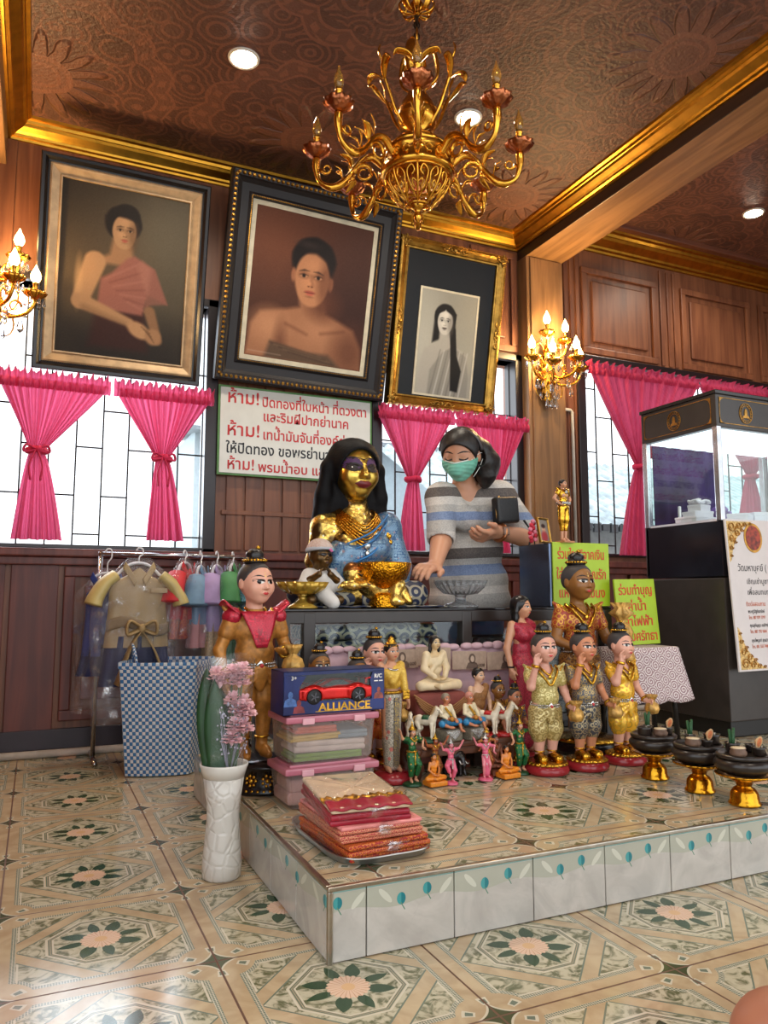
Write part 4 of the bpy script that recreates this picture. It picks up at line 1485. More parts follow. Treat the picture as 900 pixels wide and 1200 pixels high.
def sconce(x, y, z, label):
    r = thing('wall_sconce', label, 'wall lamp', (x, y, z), 0, 'crystal wall sconces')
    bm = B()
    lathe(bm, [(0.01, -0.17), (0.03, -0.15), (0.022, -0.12), (0.048, -0.06), (0.042, -0.02), (0.056, 0.0), (0.030, 0.04), (0.020, 0.10), (0.030, 0.13), (0.012, 0.17)], n=20, sy=0.6)
    for sd in (-1, 1):
        for z0, s in ((-0.09, 0.05), (0.03, 0.06), (0.12, 0.05)):
            tube(bm, [(sd * (0.03 + s * (1 - math.cos(q)) * 0.6), -0.01, z0 + s * math.sin(q)) for q in [j * 0.5 for j in range(11)]], [0.006 * (1 - j / 16) for j in range(11)], 7)
    box(bm, (0, 0.03, 0), (0.05, 0.02, 0.22), bev=0.006)
    obj('backplate', bm, M_CH, r, smooth=True)
    for ax, ay, az, sc in ((-0.16, -0.09, 0.03, 1), (0.165, -0.09, 0.01, 1), (-0.075, -0.17, 0.0, 1), (0.085, -0.17, 0.04, 1), (-0.030, -0.05, 0.20, 1), (0.095, -0.05, 0.17, 1)):
        bm = B()
        tube(bm, spline([(0, 0, az - 0.03), (ax * 0.35, ay * 0.4, az - 0.075), (ax * 0.8, ay * 0.85, az - 0.065), (ax, ay, az - 0.02), (ax, ay, az)], 6), 0.0075, 8)
        tube(bm, [(ax * 0.55 + ax * 0.16 * math.cos(q) * (1 - q / 10), ay * 0.55, az - 0.03 + 0.030 * math.sin(q) * (1 - q / 10)) for q in [j * 0.55 for j in range(12)]], [0.006 * (1 - j / 16) for j in range(12)], 6)
        a = obj('arm', bm, M_CH, r, smooth=True)
        candle_parts(a, ax, ay, az + 0.012, 0, sc, True)
        for q in range(7):
            t = 2 * PI * q / 6
            bm = B(); drop(bm, (ax + 0.036 * math.cos(t), ay + 0.036 * math.sin(t), az - 0.002) if q < 6 else (ax * 0.7, ay * 0.7, az - 0.085), 0.62 if q < 6 else 1.15)
            obj('crystal_drop', bm, M_CRYS, a)
    r.scale = (1.15, 1.0, 1.15)
    lamp('sconce_light', 'POINT', (x, y - 0.14, z + 0.17), 24, (1.0, 0.68, 0.32), 0.06)
    for q in range(17):
        t = 2 * PI * q / 14
        bm = B(); drop(bm, (0.055 * math.cos(t), -0.01 + 0.04 * math.sin(t), -0.05 - 0.06 * (q % 2)) if q < 14 else ((q - 15) * 0.03, -0.035, -0.15), 0.8 if q < 14 else 1.1)
        obj('crystal_drop', bm, M_CRYS, r)
    return r


sconce(2.935, 3.90, 2.18, 'glowing gold crystal sconce on the wooden post beside the rightmost portrait')
sconce(-0.262, 3.95, 2.15, 'glowing gold crystal sconce at the far left edge of the wall')

# ================================================================== FIGURES
def rotm(yaw=0.0, pitch=0.0, roll=0.0):
    """head turn: yaw + turns towards +x (the viewer's right), pitch + bows the head"""
    return Euler((pitch, roll, yaw)).to_matrix()


class Hd:
    """a head frame: centre, half height, orientation"""
    def __init__(s, c, hr, yaw=0.0, pitch=0.0, roll=0.0):
        s.c = Vector(c); s.hr = hr
        s.R = rotm(yaw, pitch, roll)
        s.e = s.R.to_euler()

    def p(s, x, y, z): return s.c + s.R @ (Vector((x, y, z)) * s.hr)
    def r(s, *v): return tuple(k * s.hr for k in v)


def head_field(f, h, ears=True, wide=1.0, nose=1.0, jaw=1.0):
    k = h.hr * 0.22
    f.ell(h.p(0, 0.10, 0.16), h.r(0.76 * wide, 0.90, 0.84), h.e, k)
    f.ell(h.p(0, -0.20, -0.22), h.r(0.64 * wide * jaw, 0.66, 0.74), h.e, k)
    f.ell(h.p(0, -0.42, -0.72), h.r(0.26 * jaw, 0.26, 0.22), h.e, k)
    for s in (-1, 1):
        f.ell(h.p(s * 0.36 * wide, -0.52, -0.24), h.r(0.26, 0.24, 0.26), h.e, k)
        f.ell(h.p(s * 0.32 * wide, -0.93, 0.05), h.r(0.22, 0.13, 0.12), h.e, h.hr * 0.12, sub=True)
        if ears: f.ell(h.p(s * 0.76 * wide, 0.06, -0.08), h.r(0.08, 0.17, 0.25), h.e, h.hr * 0.06)
    f.cap(h.p(0, -0.80, 0.12), h.p(0, -0.92, -0.22), 0.07 * h.hr, 0.10 * h.hr * nose, h.hr * 0.10)
    f.ell(h.p(0, -0.94, -0.24), h.r(0.12 * nose, 0.11, 0.09), h.e, h.hr * 0.06)
    for s in (-1, 1): f.ell(h.p(s * 0.11, -0.86, -0.27), h.r(0.08, 0.09, 0.07), h.e, h.hr * 0.05)
    f.ell(h.p(0, -0.79, -0.50), h.r(0.20, 0.12, 0.10), h.e, h.hr * 0.08)


M_WHITE = plain('eye_white', (236, 232, 224), 0.25)
M_IRIS = plain('dark_iris', (24, 16, 14), 0.12)
M_BROW = plain('painted_brow', (34, 24, 22), 0.5)
M_LIP = plain('painted_lip_red', (188, 44, 48), 0.4)


def face_paint(parent, o, h, eye=1.0, brow=1.0, lip=1.0, mats=None, dot=None, closed=False):
    """eyes, brows and lips laid on the head surface"""
    mw, mi, mb, ml = mats or (M_WHITE, M_IRIS, M_BROW, M_LIP)
    bv = bvh_of(o)
    look, right, up = h.R @ Vector((0, 1, 0)), h.R @ Vector((1, 0, 0)), h.R @ Vector((0, 0, 1))
    q = h.hr
    kw = dict(look=look, right=right, up=up, start=q * 2.0)
    for s in (-1, 1):
        bm = B(); c = h.p(s * 0.325, 0, 0.03)
        w, hh = 0.20 * q * eye, 0.078 * q * eye
        patch(bm, bv, almond(w, hh, tilt=s * 0.10), c, off=0.006 * q, mi=0, **kw)
        patch(bm, bv, [(x * 0.088 * q * eye, z * 0.088 * q * eye) for x, z in [(math.cos(t), math.sin(t)) for t in [2 * PI * k / 12 for k in range(12)]]], c, off=0.016 * q, mi=1, **kw)
        top = [(w * 1.12 * math.cos(t), hh * (-1.05 if closed else 1.05) * math.sin(t)) for t in [PI * k / 8 for k in range(9)]]
        lash = top + [(x, z + 0.028 * q * eye * (1 + abs(x) / w)) for x, z in reversed(top)]
        patch(bm, bv, lash, c, off=0.02 * q, mi=2, rings=1, **kw)
        obj('eye', bm, [mw, mi, mb], parent, smooth=True)
        bm = B(); patch(bm, bv, arc_strip(0.25 * q * brow, 0.08 * q, 0.028 * q * brow, tilt=-s * 0.06), h.p(s * 0.33, 0, 0.25), off=0.014 * q, rings=1, **kw)
        obj('eyebrow', bm, mb, parent)
    bm = B(); c = h.p(0, 0, -0.50)
    l = 0.17 * q * lip
    patch(bm, bv, [(-l, 0.0), (-l * 0.45, 0.055 * q * lip), (0, 0.035 * q * lip), (l * 0.45, 0.055 * q * lip), (l, 0.0), (l * 0.5, -0.065 * q * lip), (0, -0.085 * q * lip), (-l * 0.5, -0.065 * q * lip)], c, off=0.028 * q, **kw)
    obj('lips', bm, ml, parent, smooth=True)
    if dot:
        bm = B()
        for z, r in ((0.30, 0.035), (0.44, 0.025)):
            patch(bm, bv, [(r * q * math.cos(t), 1.6 * r * q * math.sin(t)) for t in [2 * PI * k / 10 for k in range(10)]], h.p(0, 0, z), off=0.014 * q, rings=1, **kw)
        obj('forehead_mark', bm, dot, parent)


def hand_field(f, wrist, d, n, L, curl=0.5, side=1, r=1.0, spread=0.14, thumb=0.9):
    """palm, four unequal bent fingers and a side thumb. d: finger direction, n: palm normal, L: hand length"""
    w = Vector(wrist); d = Vector(d).normalized(); n = Vector(n); n = (n - d * n.dot(d)).normalized()
    a = d.cross(n) * side          # towards the thumb side
    k = L * 0.05
    pr = 0.115 * L * r
    for t in (-0.5, 0.0, 0.5):
        f.cap(w + d * (0.06 * L) + a * (t * 0.20 * L), w + d * (0.46 * L) + a * (t * 0.36 * L), pr * 0.95, pr * 0.9, L * 0.09)
    f.cap(w - d * (0.08 * L), w + d * 0.12 * L, pr * 1.15, pr * 1.1, L * 0.09)
    for t, ln in ((0.54, 0.44), (0.18, 0.52), (-0.18, 0.48), (-0.54, 0.36)):
        b = w + d * (0.45 * L) + a * (t * 0.36 * L)
        c = curl
        dd = (d + a * (t * spread)).normalized()
        p1 = b + (dd * math.cos(c * 0.6) + n * math.sin(c * 0.6)) * (ln * L * 0.46)
        p2 = p1 + (dd * math.cos(c * 1.5) + n * math.sin(c * 1.5)) * (ln * L * 0.31)
        p3 = p2 + (dd * math.cos(c * 2.2) + n * math.sin(c * 2.2)) * (ln * L * 0.23)
        fr = 0.072 * L * r
        f.cap(b, p1, fr, fr * 0.94, k).cap(p1, p2, fr * 0.94, fr * 0.86, k * 0.6).cap(p2, p3, fr * 0.86, fr * 0.72, k * 0.6)
    b = w + d * (0.14 * L) + a * (0.16 * L)
    p1 = b + (a * 0.72 + d * 0.62 + n * 0.30 * thumb).normalized() * (0.27 * L)
    p2 = p1 + (a * 0.25 + d * 0.9 + n * 0.35 * thumb).normalized() * (0.22 * L)
    f.cap(b, p1, 0.095 * L * r, 0.078 * L * r, k * 1.6).cap(p1, p2, 0.078 * L * r, 0.062 * L * r, k)


def limbs(f, arms, legs, t=1.0, hands=True, feet=True, hl=0.085):
    """arms: list of (shoulder, elbow, wrist, finger dir, palm normal, side); legs: (hip, knee, ankle, toe)"""
    for s, e, w, d, n, sd in arms:
        f.cap(s, e, 0.034 * t, 0.027 * t, 0.03 * t).cap(e, w, 0.027 * t, 0.019 * t, 0.012 * t)
        if hands: hand_field(f, w, d, n, hl, side=sd, curl=0.35, r=1.15)
    for hp, kn, an, to in legs:
        f.cap(hp, kn, 0.056 * t, 0.038 * t, 0.03 * t).cap(kn, an, 0.040 * t, 0.024 * t, 0.012 * t)
        if feet:
            f.cap(an, (Vector(an) + Vector(to)) / 2, 0.024 * t, 0.026 * t, 0.015 * t).cap((Vector(an) + Vector(to)) / 2, to, 0.026 * t, 0.017 * t, 0.012 * t)


def paint(name, rgb, rough=0.3, **kw): return plain(name, rgb, rough, var=0.06, scale=8, **kw)


M_SKIN_PINK = paint('pink_painted_skin', (216, 160, 140), 0.35)
M_SKIN_TAN = paint('tan_painted_skin', (200, 132, 96), 0.35)
M_SKIN_PEACH = paint('peach_painted_skin', (222, 164, 140), 0.35)
M_SKIN_BRN = paint('brown_gold_skin', (142, 94, 44), 0.38)
M_SKIN_GLD = plain('gold_brown_skin', (176, 118, 50), 0.36, 0.25, 0.2, 40)
M_HAIR = plain('glossy_black_hair', (18, 16, 18), 0.3, bump=0.3, bscale=40)
M_CAPHAIR = plain('grey_black_shaven_cap', (58, 54, 54), 0.55)
M_GOLDT = gold('gold_trim', (222, 170, 60), 0.24, 0.4, 60, 0.6)
M_GOLDL = gold('gold_slipper', (222, 168, 56), 0.18, 0.35, 22, 0.55)
M_SILVT = gold('silver_trim', (206, 204, 198), 0.22, 0.4, 70, 0.6)
M_REDB = paint('red_lacquer_base', (150, 34, 42), 0.22)
M_GAUZE = plain('gold_gauze', (196, 152, 78), 0.4, 0.35, 0.35, 30, bump=0.6, bscale=24)
M_WHMARK = paint('gold_mark', (232, 200, 120), 0.4)
M_PEARL = plain('pearl_white', (236, 232, 226), 0.2)
_cache = {}


def cached(key, name, fn, m, parent):
    """one mesh per kind of part; each figure gets its own object and material"""
    if key not in _cache:
        _cache[key] = fn()
        me = _cache[key]
        me.name = name
    else:
        me = _cache[key].copy()
    me.materials.clear()
    for q in (m if isinstance(m, (list, tuple)) else [m]): me.materials.append(q)
    return link(name, me, m, parent)


def bm_mesh(fn):
    def run():
        bm = B(); fn(bm)
        bmesh.ops.recalc_face_normals(bm, faces=bm.faces)
        me = bpy.data.meshes.new('m'); bm.to_mesh(me); bm.free()
        me.polygons.foreach_set('use_smooth', [True] * len(me.polygons))
        return me
    return run


def hair_cap(h, low=-0.35):
    f = F(h.hr * 0.05)
    f.ell(h.p(0, 0.10, 0.16), h.r(0.80, 0.94, 0.88), h.e)
    f.ell(h.p(0, -0.90, -0.36), h.r(1.10, 0.98, 1.12), h.e, h.hr * 0.05, sub=True)
    f.box(h.p(0, 0, low - 1.0), h.r(1.6, 1.6, 1.0), 0.0, h.e, h.hr * 0.05, sub=True)
    return f


ARM_DOWN = lambda s: ((s * 0.110, 0.0, 0.635), (s * 0.140, 0.01, 0.50), (s * 0.135, -0.045, 0.385), (0, -0.25, -1), (-s, 0, 0), -s)
KPOSE = {
    'wave': [((-0.108, 0, 0.632), (-0.142, -0.075, 0.560), (-0.120, -0.105, 0.700), (0.1, 0.0, 1), (0.3, -1, 0), 1),
             ((0.108, 0, 0.632), (0.150, 0.0, 0.510), (0.135, -0.085, 0.430), (0, -1, -0.3), (-1, 0, 0.2), -1)],
    'offer': [((-0.112, 0, 0.632), (-0.160, -0.02, 0.500), (-0.085, -0.13, 0.450), (0.5, -0.8, 0.2), (0.4, 0, 1), -1),
              ((0.112, 0, 0.632), (0.165, -0.02, 0.500), (0.130, -0.14, 0.470), (-0.2, -1, 0.1), (-0.3, 0, 1), 1)],
    'hold': [((-0.112, 0, 0.632), (-0.165, 0.01, 0.500), (-0.150, -0.03, 0.375), (0, -0.3, -1), (1, 0, 0), 1),
             ((0.112, 0, 0.632), (0.160, 0.0, 0.500), (0.095, -0.13, 0.490), (-0.7, -0.7, 0.1), (0, 0, 1), 1)],
}


def kuman(label, x, y, z, H, rz, pose, cloth, legs_cloth, skin_m, group=None, base=True, arms_m=None, long_legs=False, full=True, pouch=True, collar='v', trim=M_GOLDT, name='boy_statue', yaw=0.0, shoes=True, lipm=None):
    """painted statue of a boy with a topknot, in brocade jacket and short trousers"""
    r = thing(name, label, 'statue', (x, y, z), rz, group)
    r.scale = (H, H, H)
    z0 = 0.0
    b = 0.085 if base else 0.0
    sc = (1 - b)
    T = lambda o: o
    hd = Hd((0, -0.005, 0.805), 0.098, yaw)
    tag_ = (pose, base, round(yaw, 2))

    def body():
        f = F(0.025)
        head_field(f, hd, wide=1.02, nose=0.85, jaw=1.08)
        f.cap((0, 0.01, 0.745), (0, 0.01, 0.66), 0.034, 0.040, 0.02)
        f.ell((0, 0, 0.585), (0.100, 0.064, 0.095)).ell((0, -0.006, 0.475), (0.086, 0.066, 0.085)).ell((0, 0, 0.40), (0.090, 0.066, 0.06))
        limbs(f, KPOSE[pose], [((s * 0.047, 0, 0.40), (s * 0.050, -0.006, 0.225), (s * 0.047, 0.006, 0.055 + b * 0.5), (s * 0.052, -0.065, 0.030 + b * 0.5)) for s in (-1, 1)], 1.0)
        return f.mesh('body', 0.0062)
    o = cached(('body',) + tag_, 'body', body, skin_m, r)
    face_paint(r, o, hd, eye=1.15, brow=1.05, lip=0.95, dot=M_WHMARK, mats=None if not lipm else (M_WHITE, M_IRIS, M_BROW, lipm))
    cached(('hair',) + tag_, 'hair', lambda: hair_cap(hd).mesh('hair', 0.005), M_CAPHAIR, r)

    def knot(bm):
        c = hd.p(0, 0.12, 1.0)
        lathe(bm, [(0.046, -0.012), (0.052, 0.0), (0.048, 0.016), (0.040, 0.020), (0.044, 0.032), (0.036, 0.048), (0.018, 0.060), (0.002, 0.063)], c, 24, tw=0.12, scal=8, amp=0.04)
    kn = cached(('knot',) + tag_, 'topknot', bm_mesh(knot), M_HAIR, r)

    def knotband(bm):
        c = hd.p(0, 0.12, 1.0)
        for q in range(22):
            t = 2 * PI * q / 22
            ball(bm, (c.x + 0.052 * math.cos(t), c.y + 0.052 * math.sin(t), c.z + 0.006), 0.0075, 6, 4)
        ball(bm, (c.x + 0.012, c.y - 0.01, c.z + 0.066), (0.012, 0.012, 0.010), 8, 6)
    cached(('knotband',) + tag_, 'hair_ornament', bm_mesh(knotband), trim, kn)
    if full:
        def jacket():
            f = F(0.02)
            f.ell((0, 0, 0.590), (0.108, 0.072, 0.086)).ell((0, -0.006, 0.485), (0.094, 0.074, 0.090)).ell((0, 0, 0.42), (0.096, 0.072, 0.04))
            for s, e, *_ in KPOSE[pose]:
                s = Vector(s); e = Vector(e)
                f.cap(s, s.lerp(e, 0.42), 0.042, 0.040, 0.02)
                sg = 1 if s.x > 0 else -1
                f.cap(s + Vector((-sg * 0.02, 0, 0.010)), s + Vector((sg * 0.045, 0, 0.062)), 0.030, 0.008, 0.02)
            f.cap((0, 0, 0.70), (0, -0.10, 0.62), 0.040, 0.030, 0.012, sub=True)
            return f.mesh('jacket', 0.0062)
        cached(('jacket',) + tag_, 'jacket', jacket, cloth, r)

        def trousers():
            f = F(0.02)
            f.ell((0, 0, 0.40), (0.098, 0.076, 0.055))
            for s in (-1, 1):
                f.cap((s * 0.050, 0, 0.39), (s * 0.056, -0.006, 0.28), 0.068, 0.062, 0.02).cap((s * 0.056, -0.006, 0.28), (s * 0.052, -0.004, 0.235), 0.060, 0.050, 0.02)
            f.ell((0, -0.075, 0.385), (0.030, 0.016, 0.075), None, 0.012)
            for s in (-1, 1):
                for q in range(3): f.cap((s * 0.02, -0.082, 0.42 - q * 0.02), (s * 0.085, -0.062, 0.40 - q * 0.045), 0.006, 0.004, 0.010)
            return f.mesh('trousers', 0.0062)
        cached(('trousers',) + tag_, 'trousers', trousers, legs_cloth, r)

        def belt(bm):
            for dz in (-0.007, 0.007):
                for q in range(44):
                    t = 2 * PI * q / 44
                    ball(bm, (0.099 * math.cos(t), 0.077 * math.sin(t), 0.436 + dz + (0.008 if math.sin(t) > 0 else -0.006)), 0.007, 6, 4)
            box(bm, (0, -0.080, 0.430), (0.042, 0.012, 0.034), 0, (0, PI / 4, 0), 0.003)
        bl = cached(('belt',) + tag_, 'belt', bm_mesh(belt), M_SILVT, r)
        cached(('buckle',) + tag_, 'buckle', bm_mesh(lambda bm: ball(bm, (0, -0.088, 0.430), (0.010, 0.005, 0.010), 10, 7)), M_LIP, bl)

        def neck(bm):
            tube(bm, spline([(-0.085, 0.0, 0.685), (-0.07, -0.052, 0.655), (-0.035, -0.075, 0.605), (0, -0.082, 0.565), (0.035, -0.075, 0.605), (0.07, -0.052, 0.655), (0.085, 0.0, 0.685)], 6), 0.008, 6)
            tube(bm, spline([(-0.05, 0.0, 0.690), (-0.035, -0.048, 0.660), (0, -0.066, 0.630), (0.035, -0.048, 0.660), (0.05, 0.0, 0.690)], 6), 0.007, 6)
            ball(bm, (0, -0.075, 0.618), (0.013, 0.008, 0.015), 8, 6)
            for s in (-1, 1):
                for q in range(6): ball(bm, (s * (0.100 + 0.008 * q), -0.035 + 0.006 * q, 0.655 + 0.010 * q - 0.001 * q * q), 0.008, 6, 4)
        cached(('collar',) + tag_, 'necklace', bm_mesh(neck), trim, r)

        def bangles(i):
            def run(bm):
                s, e, w, *_ = KPOSE[pose][i]
                e, w = Vector(e), Vector(w); d = (w - e).normalized(); a = d.orthogonal().normalized(); c = d.cross(a)
                m = e.lerp(w, 0.96)
                tube(bm, [m + a * 0.023 * math.cos(t) + c * 0.023 * math.sin(t) for t in [2 * PI * j / 14 for j in range(14)]], 0.0065, 5, closed=True, flat=1.6)
            return run

        def anklets(s):
            return lambda bm: tube(bm, [(s * 0.047 + 0.030 * math.cos(t), 0.004 + 0.030 * math.sin(t), 0.105 + b * 0.4) for t in [2 * PI * j / 16 for j in range(16)]], 0.006, 5, closed=True)
        for i in (0, 1):
            cached(('bangles', i) + tag_, 'bangle', bm_mesh(bangles(i)), trim, r)
            cached(('anklets', i) + tag_, 'anklet', bm_mesh(anklets(2 * i - 1)), trim, r)
        if pouch:
            w = Vector(KPOSE[pose][1][2])

            def bag(bm):
                c = w + Vector((0.018, -0.045, -0.045))
                lathe(bm, [(0.004, -0.055), (0.038, -0.045), (0.050, -0.015), (0.040, 0.018), (0.016, 0.034), (0.018, 0.042), (0.030, 0.064), (0.036, 0.080), (0.024, 0.074), (0.008, 0.05)], c, 30, scal=9, amp=lambda i: 0.06 + 0.22 * (i > 4))
                if pose == 'offer':
                    c = w + Vector((0.0, -0.05, 0.075))
                    lathe(bm, [(0.004, -0.06), (0.046, -0.04), (0.056, 0.0), (0.040, 0.035), (0.020, 0.05), (0.030, 0.07), (0.058, 0.095), (0.03, 0.12), (0.05, 0.15), (0.01, 0.10)], c, 30, scal=7, amp=lambda i: 0.06 + 0.12 * (i > 4))
            cached(('bag',) + tag_, 'gauze_pouch', bm_mesh(bag), M_GAUZE, r)
    if base:
        def slip():
            f = F(0.012)
            for s in (-1, 1):
                f.ell((s * 0.050, -0.015, 0.100), (0.036, 0.056, 0.034)).ell((s * 0.056, -0.060, 0.096), (0.034, 0.034, 0.030))
            return f.mesh('slipper', 0.006)
        if shoes: cached(('slip', base), 'slippers', slip, M_GOLDL, r)
        cached(('base', base), 'base', bm_mesh(lambda bm: lathe(bm, [(0.128, 0.0), (0.142, 0.010), (0.146, 0.028), (0.136, 0.048), (0.122, 0.062), (0.110, 0.066)], (0, -0.01, 0), 40)), M_REDB, r)

        def rim(bm):
            lathe(bm, [(0.128, 0.058), (0.134, 0.070), (0.112, 0.078), (0.02, 0.082)], (0, -0.01, 0), 96, 0, 24, lambda i: 0.05 if i < 2 else 0.0)
        cached(('rim', base), 'flower_rim', bm_mesh(rim), M_GOLDT, r)
    return r


# three boys in a row at the front of the platform
BR1 = brocade('pale_gold_green_brocade', (168, 152, 82), (214, 200, 140), 34, 0.5)
BR1b = brocade('pale_gold_trouser_brocade', (150, 128, 70), (206, 188, 132), 26, 0.5)
BR2 = brocade('silver_grey_brocade', (82, 84, 92), (178, 152, 100), 40, 0.6)
BR2b = brocade('dark_silver_trouser_brocade', (58, 60, 68), (172, 156, 124), 28, 0.6)
BR3 = brocade('bright_gold_satin', (214, 158, 40), (236, 190, 70), 20, 0.6, 0.26)
BR4 = brocade('red_gold_brocade', (160, 54, 30), (206, 150, 62), 34, 0.5)
BR5 = brocade('red_orange_brocade', (186, 50, 34), (222, 140, 50), 40, 0.4)
BR6 = brocade('crimson_sequin_cloth', (150, 24, 44), (206, 44, 66), 70, 0.4, 0.25)
BR7 = brocade('royal_blue_brocade', (26, 42, 110), (190, 150, 60), 34, 0.4)
BR8 = brocade('brown_gold_brocade', (112, 70, 34), (176, 126, 60), 34, 0.4)
GK = 'boy statues with raised hands on red bases'
kuman('boy statue in pale green gold brocade with a raised hand, leftmost of the front three', 1.625, 2.222, 0.151, 0.528, -0.10, 'wave', BR1, BR1b, M_SKIN_PINK, GK)
kuman('boy statue in silver and dark blue brocade, middle of the front three', 1.790, 2.215, 0.151, 0.526, 0.06, 'wave', BR2, BR2b, M_SKIN_TAN, GK)
kuman('boy statue in bright yellow gold satin with a raised hand, beside the dark clay bowls', 1.980, 2.235, 0.151, 0.526, 0.14, 'wave', BR3, BR3, M_SKIN_PEACH, GK)
# the big brown boy behind them on a round stand
st = thing('round_stand', 'round black stand with gold carved rim under the tall brown boy statue', 'stand', (1.985, 2.450, 0.152))
bm = B(); lathe(bm, [(0.120, 0.0), (0.126, 0.012), (0.118, 0.026), (0.122, 0.036), (0.116, 0.046)], n=44); obj('drum', bm, M_BLK, st, smooth=True)
bm = B(); lathe(bm, [(0.117, 0.044), (0.127, 0.052), (0.112, 0.060), (0.02, 0.060)], n=96, scal=24, amp=lambda i: 0.03 if i == 1 else 0)
obj('rim', bm, M_GOLDT, st, smooth=True)
kuman('tall brown boy statue in red gold brocade holding a gauze pouch behind the front three', 1.975, 2.465, 0.212, 0.745, -0.05, 'offer', BR4, BR8, M_SKIN_BRN, base=False, yaw=0.10)
# the tall boy on the left with crimson bib, on a black pedestal with gold medallions
pd = thing('black_pedestal', 'round black pedestal with gold flower medallions behind the white vase', 'pedestal', (0.690, 2.425, 0.152))
bm = B(); lathe(bm, [(0.118, 0.0), (0.123, 0.010), (0.110, 0.018), (0.108, 0.068), (0.118, 0.076), (0.120, 0.084)], n=44); obj('drum', bm, M_BLK, pd, smooth=True)
bm = B()
for k in range(14):
    t = 2 * PI * k / 14
    c = Vector((0.112 * math.cos(t), 0.112 * math.sin(t), 0.043)); n = Vector((math.cos(t), math.sin(t), 0)); s = Vector((-math.sin(t), math.cos(t), 0))
    ball(bm, c, 0.008, 8, 6)
    for q in range(7): ball(bm, c + s * 0.015 * math.cos(2 * PI * q / 7) + Vector((0, 0, 0.015 * math.sin(2 * PI * q / 7))), 0.0058, 6, 4)
for k in range(40):
    t = 2 * PI * k / 40
    ball(bm, (0.117 * math.cos(t), 0.117 * math.sin(t), 0.012), 0.006, 6, 4)
obj('medallions', bm, M_GOLDT, pd, smooth=True)
kl = kuman('tall boy statue with crimson sequin bib standing behind the flower vase', 0.645, 2.425, 0.237, 0.695, 0.16, 'hold', plain('gold_gauze_cloth', (168, 112, 48), 0.45, 0.3, 0.3, 40), M_SKIN_GLD, M_SKIN_GLD, base=False, yaw=0.16)


def bib(bm):
    sheet(bm, lambda u, v: ((u - 0.5) * 0.185 * (1 - v * 0.72), -0.076 - 0.012 * v + 0.045 * abs(u - 0.5) * (1 - v) - 0.010 * math.sin(v * PI), 0.675 - 0.165 * v), 10, 10, thick=0.006)
    for s in (-1, 1):
        ball(bm, (s * 0.112, 0, 0.650), (0.046, 0.052, 0.046)); sheet(bm, lambda u, v: (s * (0.085 + 0.07 * v), -0.05 + 0.10 * u, 0.675 + 0.055 * v - 0.02 * (2 * u - 1) ** 2), 6, 5, thick=0.008)


cached(('bib',), 'sequin_bib', bm_mesh(bib), BR6, kl)
for ch_ in list(kl.children):
    if ch_.name.startswith('body'): ch_.data.materials.clear(); ch_.data.materials.append(M_SKIN_GLD)
cached(('mask_head',), 'painted_head', lambda: (lambda f: (head_field(f, Hd((0, -0.005, 0.805), 0.0985, 0.16), wide=1.02, nose=0.85, jaw=1.08), f.cap((0, 0.01, 0.745), (0, 0.01, 0.67), 0.035, 0.042, 0.02), f.mesh('h', 0.005))[-1])(F(0.025)), M_SKIN_PEACH, kl)
# others behind the toy box
kuman('boy statue in orange red brocade looking over the toy car box', 1.105, 2.51, 0.15, 0.505, 0.05, 'wave', BR5, BR5, M_SKIN_PEACH, pouch=True)
kuman('small boy statue whose head shows above the left of the toy car box', 0.884, 2.470, 0.150, 0.462, 0.0, 'hold', BR8, BR8, M_SKIN_BRN, pouch=False, name='boy_figurine')
kuman('small dark-faced boy statue showing only its head over the middle of the toy car box', 0.996, 2.405, 0.150, 0.437, 0.0, 'hold', BR8, BR8, M_SKIN_BRN, pouch=False, name='boy_figurine')
kuman('small bare brown boy figurine left of the one in blue, beneath the black-haired lady', 1.588, 2.462, 0.15, 0.318, 0.1, 'hold', BR8, BR8, M_SKIN_BRN, pouch=False, name='boy_figurine')
kuman('small boy figurine in royal blue and gold beside the pale green boy statue', 1.602, 2.372, 0.15, 0.300, 0.1, 'hold', BR7, BR7, M_SKIN_TAN, pouch=False, name='boy_figurine')

# ================================================================== OTHER STATUES ON THE PLATFORM
def tint(name, rgb, **k): return paint(name, rgb, 0.32, **k)


def adult(r, hd, arms, legs, m, torso='stand', h=0.0065, t=1.0, bust=1.0, feet=True, hl=0.075, hands=True):
    f = F(0.022)
    head_field(f, hd)
    if torso == 'stand':
        f.cap((0, 0.008, 0.875), (0, 0.008, 0.82), 0.024, 0.030, 0.02)
        f.ell((0, 0, 0.755), (0.082 * t, 0.052 * t, 0.085)).ell((0, 0, 0.655), (0.064 * t, 0.046 * t, 0.07)).ell((0, 0.005, 0.56), (0.082 * t, 0.060 * t, 0.065))
        for s in (-1, 1): f.ell((s * 0.036, -0.038, 0.745), (0.030 * bust, 0.028 * bust, 0.030 * bust))
    else:
        f.cap((0, 0.01, 0.78), (0, 0.01, 0.68), 0.052, 0.062, 0.03)
        f.ell((0, 0, 0.56), (0.165, 0.10, 0.15)).ell((0, 0, 0.38), (0.132, 0.095, 0.14)).ell((0, 0.02, 0.15), (0.19, 0.13, 0.12))
        t = t * 1.9
    limbs(f, arms, legs, t * 0.82, feet=feet, hl=hl, hands=hands)
    o = skin('body', f, h, m, r)
    return o


